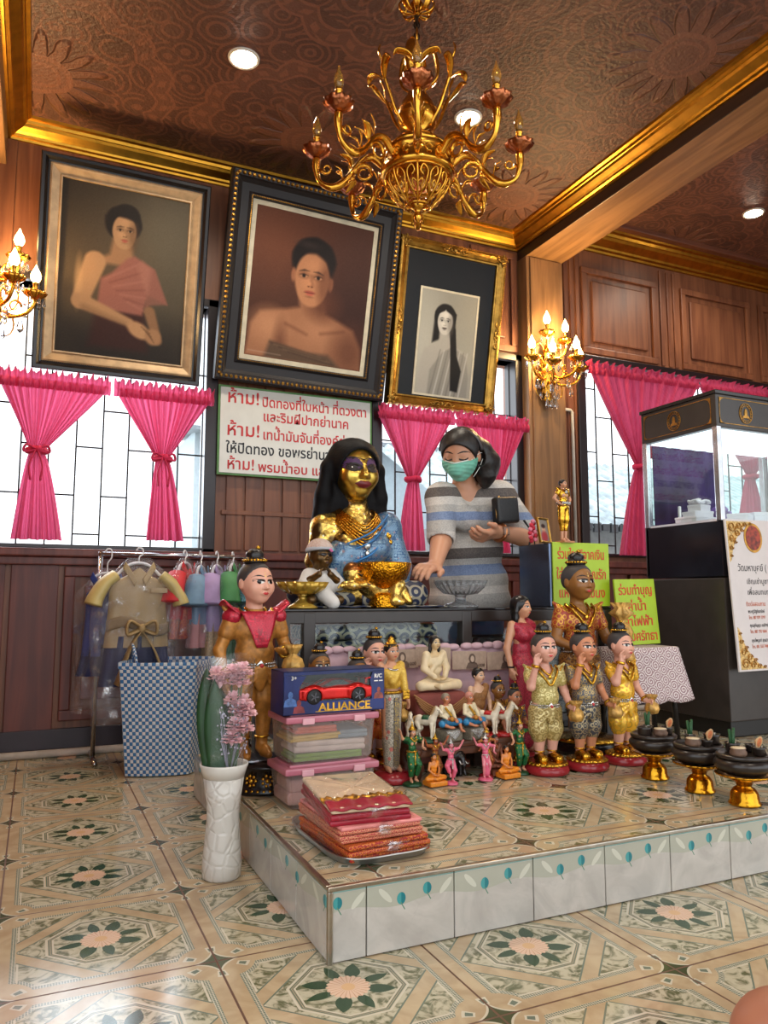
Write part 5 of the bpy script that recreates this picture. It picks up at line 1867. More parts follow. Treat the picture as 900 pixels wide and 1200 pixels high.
def long_hair(r, hd, length, width=0.95, m=None, front=True):
    q = hd.hr
    f = F(q * 0.08)
    f.ell(hd.p(0, 0.14, 0.20), hd.r(0.88, 0.98, 0.92), hd.e)
    f.ell(hd.p(0, 0.42, -0.6), hd.r(0.80 * width, 0.50, 1.0), hd.e)
    f.cap(hd.p(0, 0.48, -0.4), hd.p(0, 0.50, -length), 0.62 * q * width, 0.42 * q * width)
    if front:
        for s in (-1, 1): f.chain([hd.p(s * 0.66, 0.05, 0.30), hd.p(s * 0.84, 0.10, -0.4), hd.p(s * 0.82, 0.15, -1.1), hd.p(s * 0.80, 0.22, -length * 0.9)], [0.22 * q, 0.20 * q, 0.22 * q, 0.20 * q])
    f.ell(hd.p(0, -0.88, -0.28), hd.r(0.68, 0.98, 0.92), hd.e, q * 0.06, sub=True)
    return skin('hair', f, q * 0.07, m or M_HAIR, r)


def short_hair(r, hd, m=None, bun=False):
    q = hd.hr
    f = F(q * 0.08)
    f.ell(hd.p(0, 0.12, 0.22), hd.r(0.84, 0.96, 0.90), hd.e)
    if bun: f.ell(hd.p(0, 0.75, 0.6), q * 0.42)
    f.ell(hd.p(0, -0.88, -0.40), hd.r(1.0, 0.98, 1.02), hd.e, q * 0.05, sub=True)
    f.box(hd.p(0, 0, -1.5), hd.r(1.6, 1.6, 1.05), 0.0, hd.e, q * 0.05, sub=True)
    return skin('hair', f, q * 0.07, m or M_HAIR, r)


def crown(r, hd, spire, m, w=0.75):
    q = hd.hr
    bm = B()
    lathe(bm, [(w * q * 1.05, 0.0), (w * q * 1.10, 0.10 * q), (w * q * 0.98, 0.18 * q), (w * q * 0.90, 0.40 * q), (w * q * 0.62, 0.60 * q), (w * q * 0.66, 0.70 * q), (w * q * 0.40, 0.92 * q), (w * q * 0.42, 1.0 * q), (w * q * 0.20, (1.0 + spire * 0.4) * q), (w * q * 0.10, (1.0 + spire * 0.7) * q), (w * q * 0.02, (1.0 + spire) * q)], (0, 0, 0), 20)
    for k in range(14):
        t = 2 * PI * k / 14
        ball(bm, (w * q * 1.08 * math.cos(t), w * q * 1.08 * math.sin(t), 0.12 * q), 0.10 * q, 6, 4)
    bmesh.ops.transform(bm, matrix=Matrix.Translation(hd.p(0, 0.08, 0.50)) @ hd.R.to_4x4(), verts=bm.verts)
    return obj('crown', bm, m, r, smooth=True)


def disc_base(r, rad, h, m, name='base'):
    bm = B(); lathe(bm, [(rad * 0.94, 0), (rad, h * 0.15), (rad * 0.99, h * 0.55), (rad * 0.86, h * 0.9), (rad * 0.8, h)], n=32)
    return obj(name, bm, m, r, smooth=True)


LEGS_STAND = [((s * 0.042, 0, 0.55), (s * 0.042, -0.006, 0.30), (s * 0.040, 0.008, 0.055), (s * 0.046, -0.060, 0.024)) for s in (-1, 1)]


def standing_arms(sp=0.0):
    return [((s * 0.094, 0.005, 0.812), (s * (0.122 + sp), 0.012, 0.665), (s * (0.128 + sp), -0.025, 0.535), (0, -0.2, -1), (-s, 0, 0), -s) for s in (-1, 1)]


SK_DOLL = tint('doll_skin', (206, 150, 116))
# lady in a yellow sash and silver skirt, gold crown
r = thing('lady_statue', 'standing lady statue with gold crown, yellow sash and long silver skirt beside the toy box', 'statue', (1.085, 2.325, 0.152), 0.10)
H = 0.425; r.scale = (H, H, H)
hd = Hd((0, -0.004, 0.985), 0.070)
up = 0.065
arms = [tuple((Vector(a) + Vector((0, 0, up)) if i < 3 else a) for i, a in enumerate(q)) for q in standing_arms(0.01)]
legs = [tuple(Vector(a) + Vector((0, 0, up)) for a in q) for q in LEGS_STAND]
f = F(0.022); head_field(f, hd)
f.cap((0, 0.008, 0.94), (0, 0.008, 0.885), 0.024, 0.030, 0.02).ell((0, 0, 0.82), (0.080, 0.052, 0.085)).ell((0, 0, 0.72), (0.062, 0.046, 0.07)).ell((0, 0.005, 0.625), (0.080, 0.060, 0.065))
limbs(f, arms, legs, 0.84, hl=0.07)
b = skin('body', f, 0.0065, SK_DOLL, r)
face_paint(r, b, hd, eye=1.05, brow=1.0)
short_hair(r, hd, bun=True)
crown(r, hd, 0.25, M_GOLDT, 0.70)
f = F(0.02); f.ell((0, 0, 0.82), (0.088, 0.060, 0.075)).ell((0, 0, 0.735), (0.070, 0.054, 0.06)).cap((0.075, -0.01, 0.875), (-0.02, -0.05, 0.76), 0.036, 0.036, 0.02).cap((0.085, -0.035, 0.83), (0.092, -0.045, 0.70), 0.026, 0.030, 0.02)
f.cap((-0.09, -0.02, 0.90), (-0.03, -0.06, 0.87), 0.03, 0.02, 0.02, sub=True)
sash = skin('sash', f, 0.0065, brocade('yellow_sash_cloth', (206, 160, 50), (232, 196, 92), 60, 0.5), r)
bm = B()
for k in range(9): box(bm, (0.070 + k * 0.0065, -0.066, 0.655), (0.005, 0.006, 0.07), 0, None, 0.001)
obj('fringe', bm, M_GOLDT, sash)
f = F(0.02); f.ell((0, 0.003, 0.64), (0.088, 0.066, 0.06)).cap((0, 0.002, 0.60), (0, 0, 0.30), 0.082, 0.070, 0.02).cap((0, 0, 0.30), (0, 0.0, 0.135), 0.070, 0.062, 0.02)
sk_ = skin('skirt', f, 0.0065, brocade('silver_skirt_cloth', (150, 146, 132), (204, 196, 178), 30, 0.4, c=(206, 120, 110)), r)
bm = B(); sheet(bm, lambda u, v: ((u - 0.5) * 0.045, -0.088 + 0.010 * v, 0.64 - 0.51 * v), 4, 16, thick=0.006); obj('front_band', bm, brocade('navy_gold_band', (28, 44, 88), (196, 168, 88), 60, 0.5), sk_)
bm = B(); tube(bm, [(0.088 * math.cos(t), 0.004 + 0.066 * math.sin(t), 0.675) for t in [2 * PI * k / 30 for k in range(30)]], 0.012, 8, closed=True); obj('belt', bm, M_GOLDT, r, smooth=True)
bm = B()
for rr, z, d in ((0.036, 0.905, 0.0), (0.050, 0.885, -0.012)): tube(bm, [(rr * math.cos(t), d + rr * 0.95 * math.sin(t), z - 0.02 * (1 - math.sin(t))) for t in [2 * PI * k / 24 for k in range(24)]], 0.008, 6, closed=True)
obj('necklace', bm, M_SILVT, r, smooth=True)
disc_base(r, 0.150, 0.075, M_REDB)

# black haired lady in red standing behind the boys
r = thing('lady_statue', 'standing lady statue with long black hair and a red dress behind the pale green boy', 'statue', (1.735, 2.515, 0.152), 0.35)
H = 0.605; r.scale = (H, H, H)
hd = Hd((0, -0.004, 0.925), 0.070, 0.15)
b = adult(r, hd, standing_arms(0.02), LEGS_STAND, SK_DOLL, feet=True)
face_paint(r, b, hd, eye=1.0)
long_hair(r, hd, 1.9)
f = F(0.02); f.ell((0, 0, 0.76), (0.088, 0.062, 0.075)).ell((0, 0, 0.655), (0.070, 0.054, 0.07)).ell((-0.038, -0.044, 0.745), 0.040).ell((0.038, -0.044, 0.745), 0.040).cap((-0.08, -0.01, 0.80), (0.02, -0.05, 0.77), 0.03, 0.03).ell((0, 0.003, 0.57), (0.090, 0.068, 0.07)).cap((0, 0, 0.55), (0, 0, 0.10), 0.085, 0.075, 0.02).cap((0.06, 0, 0.82), (0.10, 0.0, 0.80), 0.036, 0.04, 0.02)
skin('dress', f, 0.0065, brocade('red_dress_cloth', (150, 30, 50), (186, 52, 72), 40, 0.2), r)
bm = B()
for s in (-1, 1): tube(bm, [(s * 0.146 + 0.021 * math.cos(t), -0.018 + 0.021 * math.sin(t), 0.552) for t in [2 * PI * k / 14 for k in range(14)]], 0.006, 6, closed=True)
obj('bracelet', bm, M_BLK, r, smooth=True)
disc_base(r, 0.13, 0.02, M_REDB)

LOTUS_LEGS = [((s * 0.12, 0.0, 0.13), (s * 0.40, -0.16, 0.095), (-s * 0.06, -0.30 - 0.03 * s, 0.085), (-s * 0.16, -0.27 - 0.03 * s, 0.10)) for s in (-1, 1)]
LOTUS_ARMS = [((s * 0.175, 0.005, 0.645), (s * 0.245, -0.03, 0.40), (s * 0.075, -0.235, 0.215), (-s, -0.15, -0.05), (0, 0, 1), s) for s in (-1, 1)]


def lotus(name, label, x, y, z, H, rz, m, hair='short', cloth=None, group=None, h=0.013, face=True, lips=None, hl=0.16, yaw=0.0, arms=None, hairm=None, eye=1.0):
    r = thing(name, label, 'statue', (x, y, z), rz, group)
    r.scale = (H, H, H)
    hd = Hd((0, -0.01, 0.875), 0.128, yaw)
    b = adult(r, hd, arms or LOTUS_ARMS, LOTUS_LEGS, m, 'sit', h, hl=hl)
    if face: face_paint(r, b, hd, eye=eye, lip=0.9, mats=(M_WHITE, M_IRIS, M_BROW, lips or M_LIP))
    if hair == 'short': short_hair(r, hd, hairm)
    elif hair == 'long': long_hair(r, hd, 1.75, 0.9, hairm)
    elif hair == 'bun': short_hair(r, hd, hairm, bun=True)
    if cloth: cloth(r)
    return r, hd, b


CREAM = plain('cream_statue_paint', (208, 180, 134), 0.45, var=0.12, scale=5)


def wrap_cloth(m, shoulder=1, legs=True, h=0.013, full=False):
    def run(r):
        f = F(0.035)
        f.ell((0, 0, 0.53), (0.175, 0.112, 0.14)).ell((0, 0, 0.38), (0.145, 0.108, 0.14)).ell((0, 0.02, 0.16), (0.205, 0.145, 0.12))
        f.cap((shoulder * 0.17, 0.0, 0.655), (shoulder * 0.03, -0.07, 0.50), 0.075, 0.07)
        if legs:
            for hp, kn, an, to in LOTUS_LEGS: f.cap(hp, kn, 0.115, 0.088).cap(kn, an, 0.086, 0.062)
        if full:
            for q in LOTUS_ARMS: f.cap(q[0], q[1], 0.080, 0.066).cap(q[1], Vector(q[1]).lerp(Vector(q[2]), 0.8), 0.064, 0.050)
            f.cap((0.15, -0.05, 0.66), (-0.14, -0.10, 0.36), 0.05, 0.05, 0.012)
        else: f.cap((-shoulder * 0.20, -0.06, 0.72), (-shoulder * 0.04, -0.13, 0.62), 0.08, 0.05, 0.03, sub=True)
        skin('robe', f, h, m, r)
    return run


def cream_wrap(r):
    wrap_cloth(plain('cream_robe_paint', (222, 202, 164), 0.5, var=0.1, scale=6), full=True)(r)


lotus('seated_lady_statue', 'cream seated lady statue with long black hair, hands in her lap', 1.328, 2.475, 0.418, 0.192, 0.05, CREAM, 'long', cream_wrap, lips=tint('faded_lip', (170, 90, 76)), yaw=0.05)
sd = thing('statue_stool', 'red brown wooden stool with a pink cushion under the cream seated lady', 'stool', (1.325, 2.475, 0.15))
bm = B(); box(bm, (0, 0, 0.165), (0.225, 0.15, 0.022), 0, None, 0.006); box(bm, (0, 0, 0.09), (0.19, 0.12, 0.13), 0, None, 0.004); obj('stool_body', bm, wood('red_stool_wood', (118, 52, 36), (150, 76, 50), 'x'), sd)
for sx in (-1, 1):
    for sy in (-1, 1):
        bm = B(); box(bm, (sx * 0.092, sy * 0.058, 0.013), (0.028, 0.028, 0.026), 0, None, 0.004); obj('leg', bm, wood('red_stool_wood', (118, 52, 36), (150, 76, 50), 'x'), sd)
cu = thing('cushion', 'dusty red folded cushion directly beneath the cream seated lady', 'cushion', (1.325, 2.475, 0.3265))
bm = B(); box(bm, (0, 0, 0.045), (0.205, 0.13, 0.085), 0, None, 0.022, 4); obj('pad', bm, plain('dusty_red_cloth', (132, 66, 58), 0.8, bump=0.3), cu, smooth=True)
bm = B()
for k in range(5): tube(bm, spline([(-0.115 + 0.006 * k, -0.067, 0.085 - 0.010 * k), (-0.05, -0.069, 0.045 - 0.008 * k), (0.0, -0.069, 0.030 - 0.006 * k), (0.05, -0.069, 0.045 - 0.008 * k), (0.115 - 0.006 * k, -0.067, 0.085 - 0.010 * k)], 5), 0.004, 5)
obj('gathered_trim', bm, plain('faded_gold_trim_cloth', (150, 104, 62), 0.7), cu, smooth=True)
# young man in a brown sash
BRSASH = plain('brown_sash_cloth', (150, 104, 58), 0.6, var=0.2, scale=30, bump=0.4)
lotus('seated_man_statue', 'seated man figurine with short black hair and a brown sash right of the cream lady', 1.496, 2.450, 0.285, 0.205, 0.20, tint('pale_doll_skin', (220, 178, 146)), 'short', wrap_cloth(BRSASH, 1), yaw=0.10)
pl = thing('wooden_block', 'dark wooden block under the man figurine in a brown sash', 'block', (1.492, 2.450, 0.15))
bm = B(); box(bm, (0, 0, 0.0675), (0.085, 0.09, 0.135), 0, None, 0.006); obj('block', bm, wood('dark_block_wood', (58, 36, 26), (84, 52, 36), 'x'), pl)

# low bench with the two white-jacketed seated figurines and horses
bn = thing('low_bench', 'low dark carved bench holding the white-jacketed seated figurines', 'bench', (1.345, 2.340, 0.151))
DKW = wood('dark_bench_wood', (70, 40, 26), (104, 62, 38), 'x')
bm = B(); box(bm, (0, 0, 0.106), (0.405, 0.115, 0.016), 0, None, 0.004); obj('seat_board', bm, DKW, bn)
bm = B(); box(bm, (0, -0.048, 0.086), (0.375, 0.010, 0.026), 0, None, 0.003); box(bm, (0, 0.048, 0.086), (0.375, 0.010, 0.026), 0, None, 0.003); obj('apron', bm, DKW, bn)
for sx in (-1, 1):
    for sy in (-1, 1):
        bm = B(); tube(bm, spline([(sx * 0.175, sy * 0.042, 0.098), (sx * 0.190, sy * 0.046, 0.065), (sx * 0.178, sy * 0.042, 0.03), (sx * 0.188, sy * 0.044, 0.004)], 5), [0.014 + 0.003 * math.cos(k * 0.5) for k in range(16)], 8); obj('leg', bm, DKW, bn, smooth=True)
JKT = tint('ivory_jacket_paint', (222, 206, 170))
BLUT = plain('bright_blue_cloth', (42, 122, 168), 0.35, var=0.25, scale=30)


def king(label, x, z, hairm):
    r = thing('seated_figurine', label, 'statue', (x, 2.340, z), 0.25, 'white-jacketed seated figurines')
    H = 0.115; r.scale = (H, H, H)
    hd = Hd((0, -0.01, 0.87), 0.150, -0.1)
    legs = [((-0.12, 0, 0.13), (-0.34, -0.20, 0.18), (-0.10, -0.32, 0.07), (0.02, -0.34, 0.06)), ((0.12, 0, 0.13), (0.30, -0.26, 0.20), (0.24, -0.42, -0.02), (0.26, -0.52, -0.05))]
    arms = [((-0.175, 0, 0.63), (-0.25, -0.06, 0.42), (-0.10, -0.22, 0.30), (1, -0.2, -0.2), (0, -1, 0), -1), ((0.175, 0, 0.63), (0.26, -0.05, 0.42), (0.17, -0.24, 0.28), (-0.3, -0.8, -0.4), (0, 0, -1), 1)]
    b = adult(r, hd, arms, legs, tint('ruddy_doll_skin', (190, 120, 84)), 'sit', 0.016, hl=0.17)
    face_paint(r, b, hd, lip=0.8)
    short_hair(r, hd, hairm)
    f = F(0.03); f.ell((0, 0, 0.55), (0.180, 0.118, 0.145)).ell((0, 0, 0.38), (0.150, 0.112, 0.13))
    for s, e, w, *_ in arms: f.cap(s, e, 0.075, 0.062).cap(e, Vector(e).lerp(Vector(w), 0.75), 0.060, 0.050)
    skin('jacket', f, 0.015, JKT, r)
    f = F(0.03); f.ell((0, 0.02, 0.17), (0.20, 0.145, 0.12))
    for hp, kn, an, to in legs: f.cap(hp, kn, 0.115, 0.10)
    skin('breeches', f, 0.016, BLUT, r)
    bm = B(); sheet(bm, lambda u, v: (-0.14 + 0.27 * v + 0.04 * (u - 0.5), -0.128 - 0.012 * math.sin(v * PI), 0.63 - 0.28 * v + 0.06 * (u - 0.5)), 3, 12, thick=0.012); obj('sash', bm, M_GOLDT, r)
    bm = B(); ball(bm, (-0.03, -0.30, 0.30), (0.085, 0.07, 0.075), 12, 8); obj('gold_bundle', bm, plain('gold_brown_bundle', (176, 120, 44), 0.35, 0.5), r, smooth=True)
    bm = B(); box(bm, (0, -0.10, -0.165), (0.66, 0.56, 0.33), 0, None, 0.03)
    bs = obj('plinth', bm, plain('grey_marbled_plinth', (120, 112, 96), 0.4, var=0.3), r)
    bm = B()
    for k in range(5): sheet(bm, lambda u, v: (-0.33 + 0.66 * u, -0.39 - 0.004 * k, -0.02 - (0.26 - 0.05 * k) * v * (1 - abs(2 * u - 1)) - 0.01 * k), 12, 3, thick=0.006)
    obj('silver_drape', bm, M_SILVT, bs)
    return r


king('grey-haired seated figurine in a white jacket, left of the two on the bench', 1.298, 0.3035, plain('grey_hair', (140, 128, 112), 0.5))
king('white-jacketed seated figurine in a pinkish cap, right of the two on the bench', 1.392, 0.3035, tint('pink_cap', (196, 132, 118)))


def horse(label, x, y, z, L, rz, basem, red=True):
    r = thing('horse_figurine', label, 'figurine', (x, y, z), rz, 'white horse figurines on painted bases')
    r.scale = (L, L, L)
    f = F(0.05)
    f.ell((0, 0, 0.72), (0.15, 0.30, 0.165)).ell((0, -0.24, 0.74), (0.14, 0.15, 0.18)).ell((0, 0.24, 0.74), (0.15, 0.16, 0.17))
    f.chain([(0, -0.30, 0.82), (0, -0.42, 1.02), (0, -0.46, 1.12)], [0.115, 0.085, 0.07]).cap((0, -0.45, 1.13), (0, -0.64, 1.00), 0.075, 0.045)
    for s in (-1, 1):
        f.cap((s * 0.03, -0.43, 1.17), (s * 0.04, -0.42, 1.26), 0.024, 0.008, 0.02)
        f.chain([(s * 0.085, -0.27, 0.62), (s * 0.085, -0.28, 0.38), (s * 0.085, -0.26, 0.20), (s * 0.085, -0.30, 0.13)], [0.075, 0.045, 0.034, 0.042], 0.03)
        f.chain([(s * 0.09, 0.28, 0.64), (s * 0.09, 0.20, 0.44), (s * 0.09, 0.31, 0.28), (s * 0.09, 0.26, 0.13)], [0.10, 0.058, 0.036, 0.042], 0.03)
    b = skin('body', f, 0.020, tint('white_horse_paint', (226, 214, 190)), r)
    bm = B(); tube(bm, spline([(0, 0.36, 0.84), (0, 0.48, 0.74), (0, 0.50, 0.50), (0, 0.46, 0.34)], 5), [0.03 + 0.02 * math.sin(k * 0.22) for k in range(16)], 8); obj('tail', bm, tint('cream_mane', (196, 160, 110)), r, smooth=True)
    bm = B(); tube(bm, spline([(0, -0.42, 1.20), (0, -0.35, 1.14), (0, -0.28, 1.00), (0, -0.22, 0.90)], 5), [0.035] * 16, 7, flat=1.6); obj('mane', bm, tint('cream_mane', (196, 160, 110)), r, smooth=True)
    bm = B(); sheet(bm, lambda u, v: (0.175 * math.sin((u - 0.5) * 2.6), -0.05 + 0.26 * (v - 0.5), 0.735 + 0.175 * math.cos((u - 0.5) * 2.6)), 14, 4, thick=0.02); obj('saddle_cloth', bm, basem, r, smooth=True)
    bm = B()
    for s in (-1, 1): ball(bm, (s * 0.062, -0.50, 1.11), 0.020, 8, 6)
    tube(bm, [(0.07 * math.cos(t), -0.56 + 0.02 * math.sin(t), 1.06 + 0.06 * math.sin(t)) for t in [2 * PI * k / 16 for k in range(16)]], 0.012, 5, closed=True)
    obj('bridle', bm, M_BLK, r, smooth=True)
    bm = B(); lathe(bm, [(0.30, 0), (0.31, 0.03), (0.27, 0.10), (0.25, 0.125)], n=28, sy=1.45); obj('base', bm, basem, r, smooth=True)
    return r


REDC = plain('bright_red_paint', (176, 28, 30), 0.3)
GRNC = plain('dark_green_paint', (20, 74, 48), 0.3)
horse('white horse figurine on a red base, left of the two red-based horses', 1.464, 2.335, 0.2655, 0.098, 0.5, REDC)
horse('white horse figurine on a red base, nearest the pale green boy statue', 1.520, 2.335, 0.2655, 0.098, 0.5, REDC)
horse('white horse figurine on a dark green base left of the grey-haired figurine', 1.217, 2.335, 0.2655, 0.098, 0.6, GRNC)
horse('white horse figurine on a dark green base beside the lady in the yellow sash', 1.166, 2.352, 0.2655, 0.085, -0.4, GRNC)

# small dancers and monks in the front row
DLEG = [((-0.045, 0, 0.55), (-0.085, -0.085, 0.36), (-0.050, -0.02, 0.10), (-0.065, -0.085, 0.075)), ((0.045, 0, 0.55), (0.080, -0.09, 0.37), (0.060, -0.01, 0.10), (0.080, -0.07, 0.075))]
DLEGUP = [((-0.045, 0, 0.55), (-0.17, -0.09, 0.47), (-0.10, -0.13, 0.25), (-0.14, -0.18, 0.22)), ((0.045, 0, 0.55), (0.075, -0.06, 0.33), (0.045, 0.0, 0.10), (0.06, -0.07, 0.075))]
UPARM = lambda s, up: ((s * 0.096, 0, 0.810), (s * 0.235, -0.02, 0.790 + 0.05 * up), (s * (0.300 if up else 0.20), -0.05, 0.95 if up else 0.66), (s * 0.4, -0.1, 1 if up else -0.6), (s, 0, 0), s)


def dancer(label, x, y, H, rz, skinm, cloth, crownm, basem, legs, arms, spire, group, skirt=False):
    r = thing('dancer_figurine', label, 'figurine', (x, y, 0.151), rz, group)
    r.scale = (H, H, H)
    hd = Hd((0, -0.005, 0.935), 0.074, 0.1)
    b = adult(r, hd, arms, legs, skinm, h=0.010, t=1.15, hl=0.11)
    face_paint(r, b, hd, eye=1.1, lip=1.1)
    short_hair(r, hd)
    crown(r, hd, spire, crownm, 0.85)
    f = F(0.02); f.ell((0, 0, 0.76), (0.100, 0.068, 0.085)).ell((0, 0, 0.655), (0.078, 0.060, 0.07)).ell((0, 0.003, 0.56), (0.098, 0.075, 0.06))
    for s, e, *_ in arms:
        f.cap(s, Vector(s).lerp(Vector(e), 0.75), 0.040, 0.034)
        sg = 1 if s[0] > 0 else -1
        f.cap((sg * 0.09, 0, 0.83), (sg * 0.14, 0, 0.87), 0.03, 0.008)
    skin('tunic', f, 0.010, cloth, r)
    f = F(0.02)
    if skirt: f.cap((0, 0, 0.56), (0.02, -0.01, 0.17), 0.090, 0.085)
    else:
        for hp, kn, an, to in legs: f.cap(hp, kn, 0.070, 0.062).cap(kn, Vector(kn).lerp(Vector(an), 0.6), 0.060, 0.050)
    f.ell((0, -0.07, 0.48), (0.032, 0.02, 0.10))
    skin('breeches' if not skirt else 'skirt', f, 0.010, cloth, r)
    bm = B()
    tube(bm, [(0.098 * math.cos(t), 0.078 * math.sin(t), 0.60) for t in [2 * PI * k / 24 for k in range(24)]], 0.014, 6, closed=True)
    tube(bm, spline([(-0.07, -0.03, 0.85), (0, -0.075, 0.78), (0.07, -0.03, 0.85)], 6), 0.014, 6)
    box(bm, (0, -0.088, 0.48), (0.034, 0.010, 0.22), 0, None, 0.003)
    obj('trimmings', bm, crownm, r, smooth=False)
    bm = B(); lathe(bm, [(0.17, 0), (0.185, 0.02), (0.15, 0.055), (0.10, 0.07)], n=26, scal=5, amp=0.04); obj('base', bm, basem, r, smooth=True)
    return r


GRNB = brocade('green_sequin_cloth', (10, 66, 34), (26, 118, 58), 34, 0.3, 0.3, c=(196, 156, 50))
PINKB = tint('pink_dancer_paint', (214, 96, 124))
PINKS = tint('pink_dancer_skin', (224, 132, 142))
GRNBASE = plain('dark_green_glitter', (18, 70, 40), 0.3, 0.1, 0.5, 60)
dancer('green dancer figurine with a gold crown at the left end of the front row', 1.125, 2.252, 0.178, 0.2, SK_DOLL, GRNB, M_GOLDT, GRNBASE, DLEG, [UPARM(-1, 1), UPARM(1, 0)], 1.1, 'green dancer figurines')
dancer('green dancer figurine at the right end, beside the pale green boy', 1.532, 2.242, 0.172, 0.1, SK_DOLL, GRNB, M_GOLDT, GRNBASE, DLEG, [UPARM(-1, 0), UPARM(1, 1)], 0.9, 'green dancer figurines')
dancer('pink dancer figurine balancing with one leg lifted', 1.245, 2.214, 0.132, 0.1, PINKS, PINKB, M_SILVT, PINKB, DLEGUP, [UPARM(-1, 1), UPARM(1, 1)], 1.4, 'pink dancer figurines')
dancer('pink dancer figurine in a long skirt with arms spread', 1.376, 2.214, 0.138, -0.1, PINKS, PINKB, M_SILVT, PINKB, DLEG, [UPARM(-1, 1), UPARM(1, 0)], 1.4, 'pink dancer figurines', True)
dancer('red gold dancer figurine half hidden behind the left orange seated monk', 1.214, 2.262, 0.140, 0.1, tint('copper_skin', (160, 84, 50)), brocade('copper_red_cloth', (130, 40, 30), (196, 140, 54), 34, 0.5), M_GOLDT, M_REDB, DLEG, [UPARM(-1, 1), UPARM(1, 1)], 1.0, 'red gold dancer figurines')
dancer('red gold dancer figurine behind the pink dancer in a long skirt', 1.408, 2.258, 0.148, 0.1, tint('copper_skin', (160, 84, 50)), brocade('copper_red_cloth', (130, 40, 30), (196, 140, 54), 34, 0.5), M_GOLDT, M_REDB, DLEG, [UPARM(-1, 0), UPARM(1, 0)], 1.0, 'red gold dancer figurines')
ORG = plain('saffron_orange_paint', (220, 132, 32), 0.38, var=0.12)


def monk(label, x, y, H, m, robe, group=None, block=True):
    r, hd, b = lotus('monk_figurine', label, x, y, 0.152 + H * 0.20 * block, H, 0.1, m, 'short', wrap_cloth(robe, 1, True, 0.018), group, 0.017)
    if block:
        bm = B(); box(bm, (0, -0.10, -0.085), (0.80, 0.62, 0.19), 0, None, 0.05); obj('plinth', bm, robe, r, smooth=False)
    return r


monk('orange seated monk figurine beside the left green dancer', 1.186, 2.222, 0.082, tint('monk_skin', (206, 130, 70)), ORG, 'orange monk figurines')
monk('orange seated monk figurine beside the right green dancer', 1.458, 2.216, 0.086, tint('monk_skin', (206, 130, 70)), ORG, 'orange monk figurines')
monk('brown seated figurine behind the right hand orange monk', 1.452, 2.274, 0.108, tint('brown_doll_skin', (150, 88, 62)), plain('brown_cloth_paint', (112, 64, 44), 0.5))

# black elephant beneath the bench
r = thing('elephant_figurine', 'black elephant figurine standing beneath the low bench', 'figurine', (1.318, 2.325, 0.151), 0.15)
r.scale = (0.1, 0.1, 0.1)
f = F(0.08); f.ell((0, 0.05, 0.55), (0.25, 0.38, 0.24)).ell((0, -0.30, 0.66), (0.20, 0.20, 0.22))
for s in (-1, 1):
    f.ell((s * 0.22, -0.22, 0.62), (0.04, 0.13, 0.19))
    for yy in (-0.18, 0.28): f.chain([(s * 0.14, yy, 0.5), (s * 0.14, yy, 0.2), (s * 0.14, yy - 0.01, 0.03)], [0.12, 0.085, 0.09], 0.04)
f.chain([(0, -0.46, 0.62), (0, -0.56, 0.42), (0, -0.57, 0.22), (0, -0.64, 0.12)], [0.11, 0.075, 0.05, 0.04], 0.05)
f.chain([(0, 0.42, 0.62), (0, 0.47, 0.45), (0, 0.47, 0.3)], [0.03, 0.02, 0.025], 0.02)
skin('body', f, 0.022, plain('black_glaze', (22, 18, 18), 0.25), r)
for s in (-1, 1):
    bm = B(); tube(bm, spline([(s * 0.10, -0.46, 0.54), (s * 0.13, -0.58, 0.46), (s * 0.12, -0.68, 0.50)], 5), [0.026 - 0.002 * k for k in range(11)], 7); obj('tusk', bm, M_PEARL, r, smooth=True)

# gold standing man on the donation box
r = thing('gold_figurine', 'gold costumed man figurine with hands on hips standing on the donation box', 'figurine', (2.066, 2.66, 0.985), 0.2)
r.scale = (0.275,) * 3
hd = Hd((0, -0.005, 0.930), 0.068, 0.2)
arms = [((s * 0.098, 0, 0.812), (s * 0.185, 0.02, 0.690), (s * 0.100, -0.035, 0.600), (-s * 0.7, -0.5, -0.3), (0, 0, 1), s) for s in (-1, 1)]
b = adult(r, hd, arms, LEGS_STAND, SK_DOLL, t=1.1)
face_paint(r, b, hd); short_hair(r, hd)
f = F(0.02); f.ell((0, 0, 0.765), (0.100, 0.064, 0.085)).ell((0, 0, 0.66), (0.080, 0.058, 0.07))
for s, e, *_ in arms:
    f.cap(s, Vector(s).lerp(Vector(e), 0.35), 0.044, 0.040); sg = 1 if s[0] > 0 else -1; f.cap((sg * 0.09, 0, 0.83), (sg * 0.15, 0, 0.86), 0.03, 0.01)
skin('jacket', f, 0.0065, M_GOLDL, r)
f = F(0.02); f.ell((0, 0, 0.56), (0.096, 0.072, 0.07))
for s in (-1, 1): f.cap((s * 0.046, 0, 0.54), (s * 0.054, -0.006, 0.36), 0.066, 0.058).cap((s * 0.054, -0.006, 0.36), (s * 0.044, 0, 0.20), 0.054, 0.036)
skin('trousers', f, 0.0065, M_GOLDL, r)
bm = B(); box(bm, (0, -0.005, 0.62), (0.20, 0.145, 0.04), 0, None, 0.015); ball(bm, (0, -0.07, 0.79), (0.03, 0.02, 0.03), 8, 6); obj('belt', bm, M_SILVT, r)
bm = B(); box(bm, (0, -0.02, 0.006), (0.24, 0.20, 0.03), 0, None, 0.006); obj('base', bm, tint('tan_base', (188, 130, 92)), r)

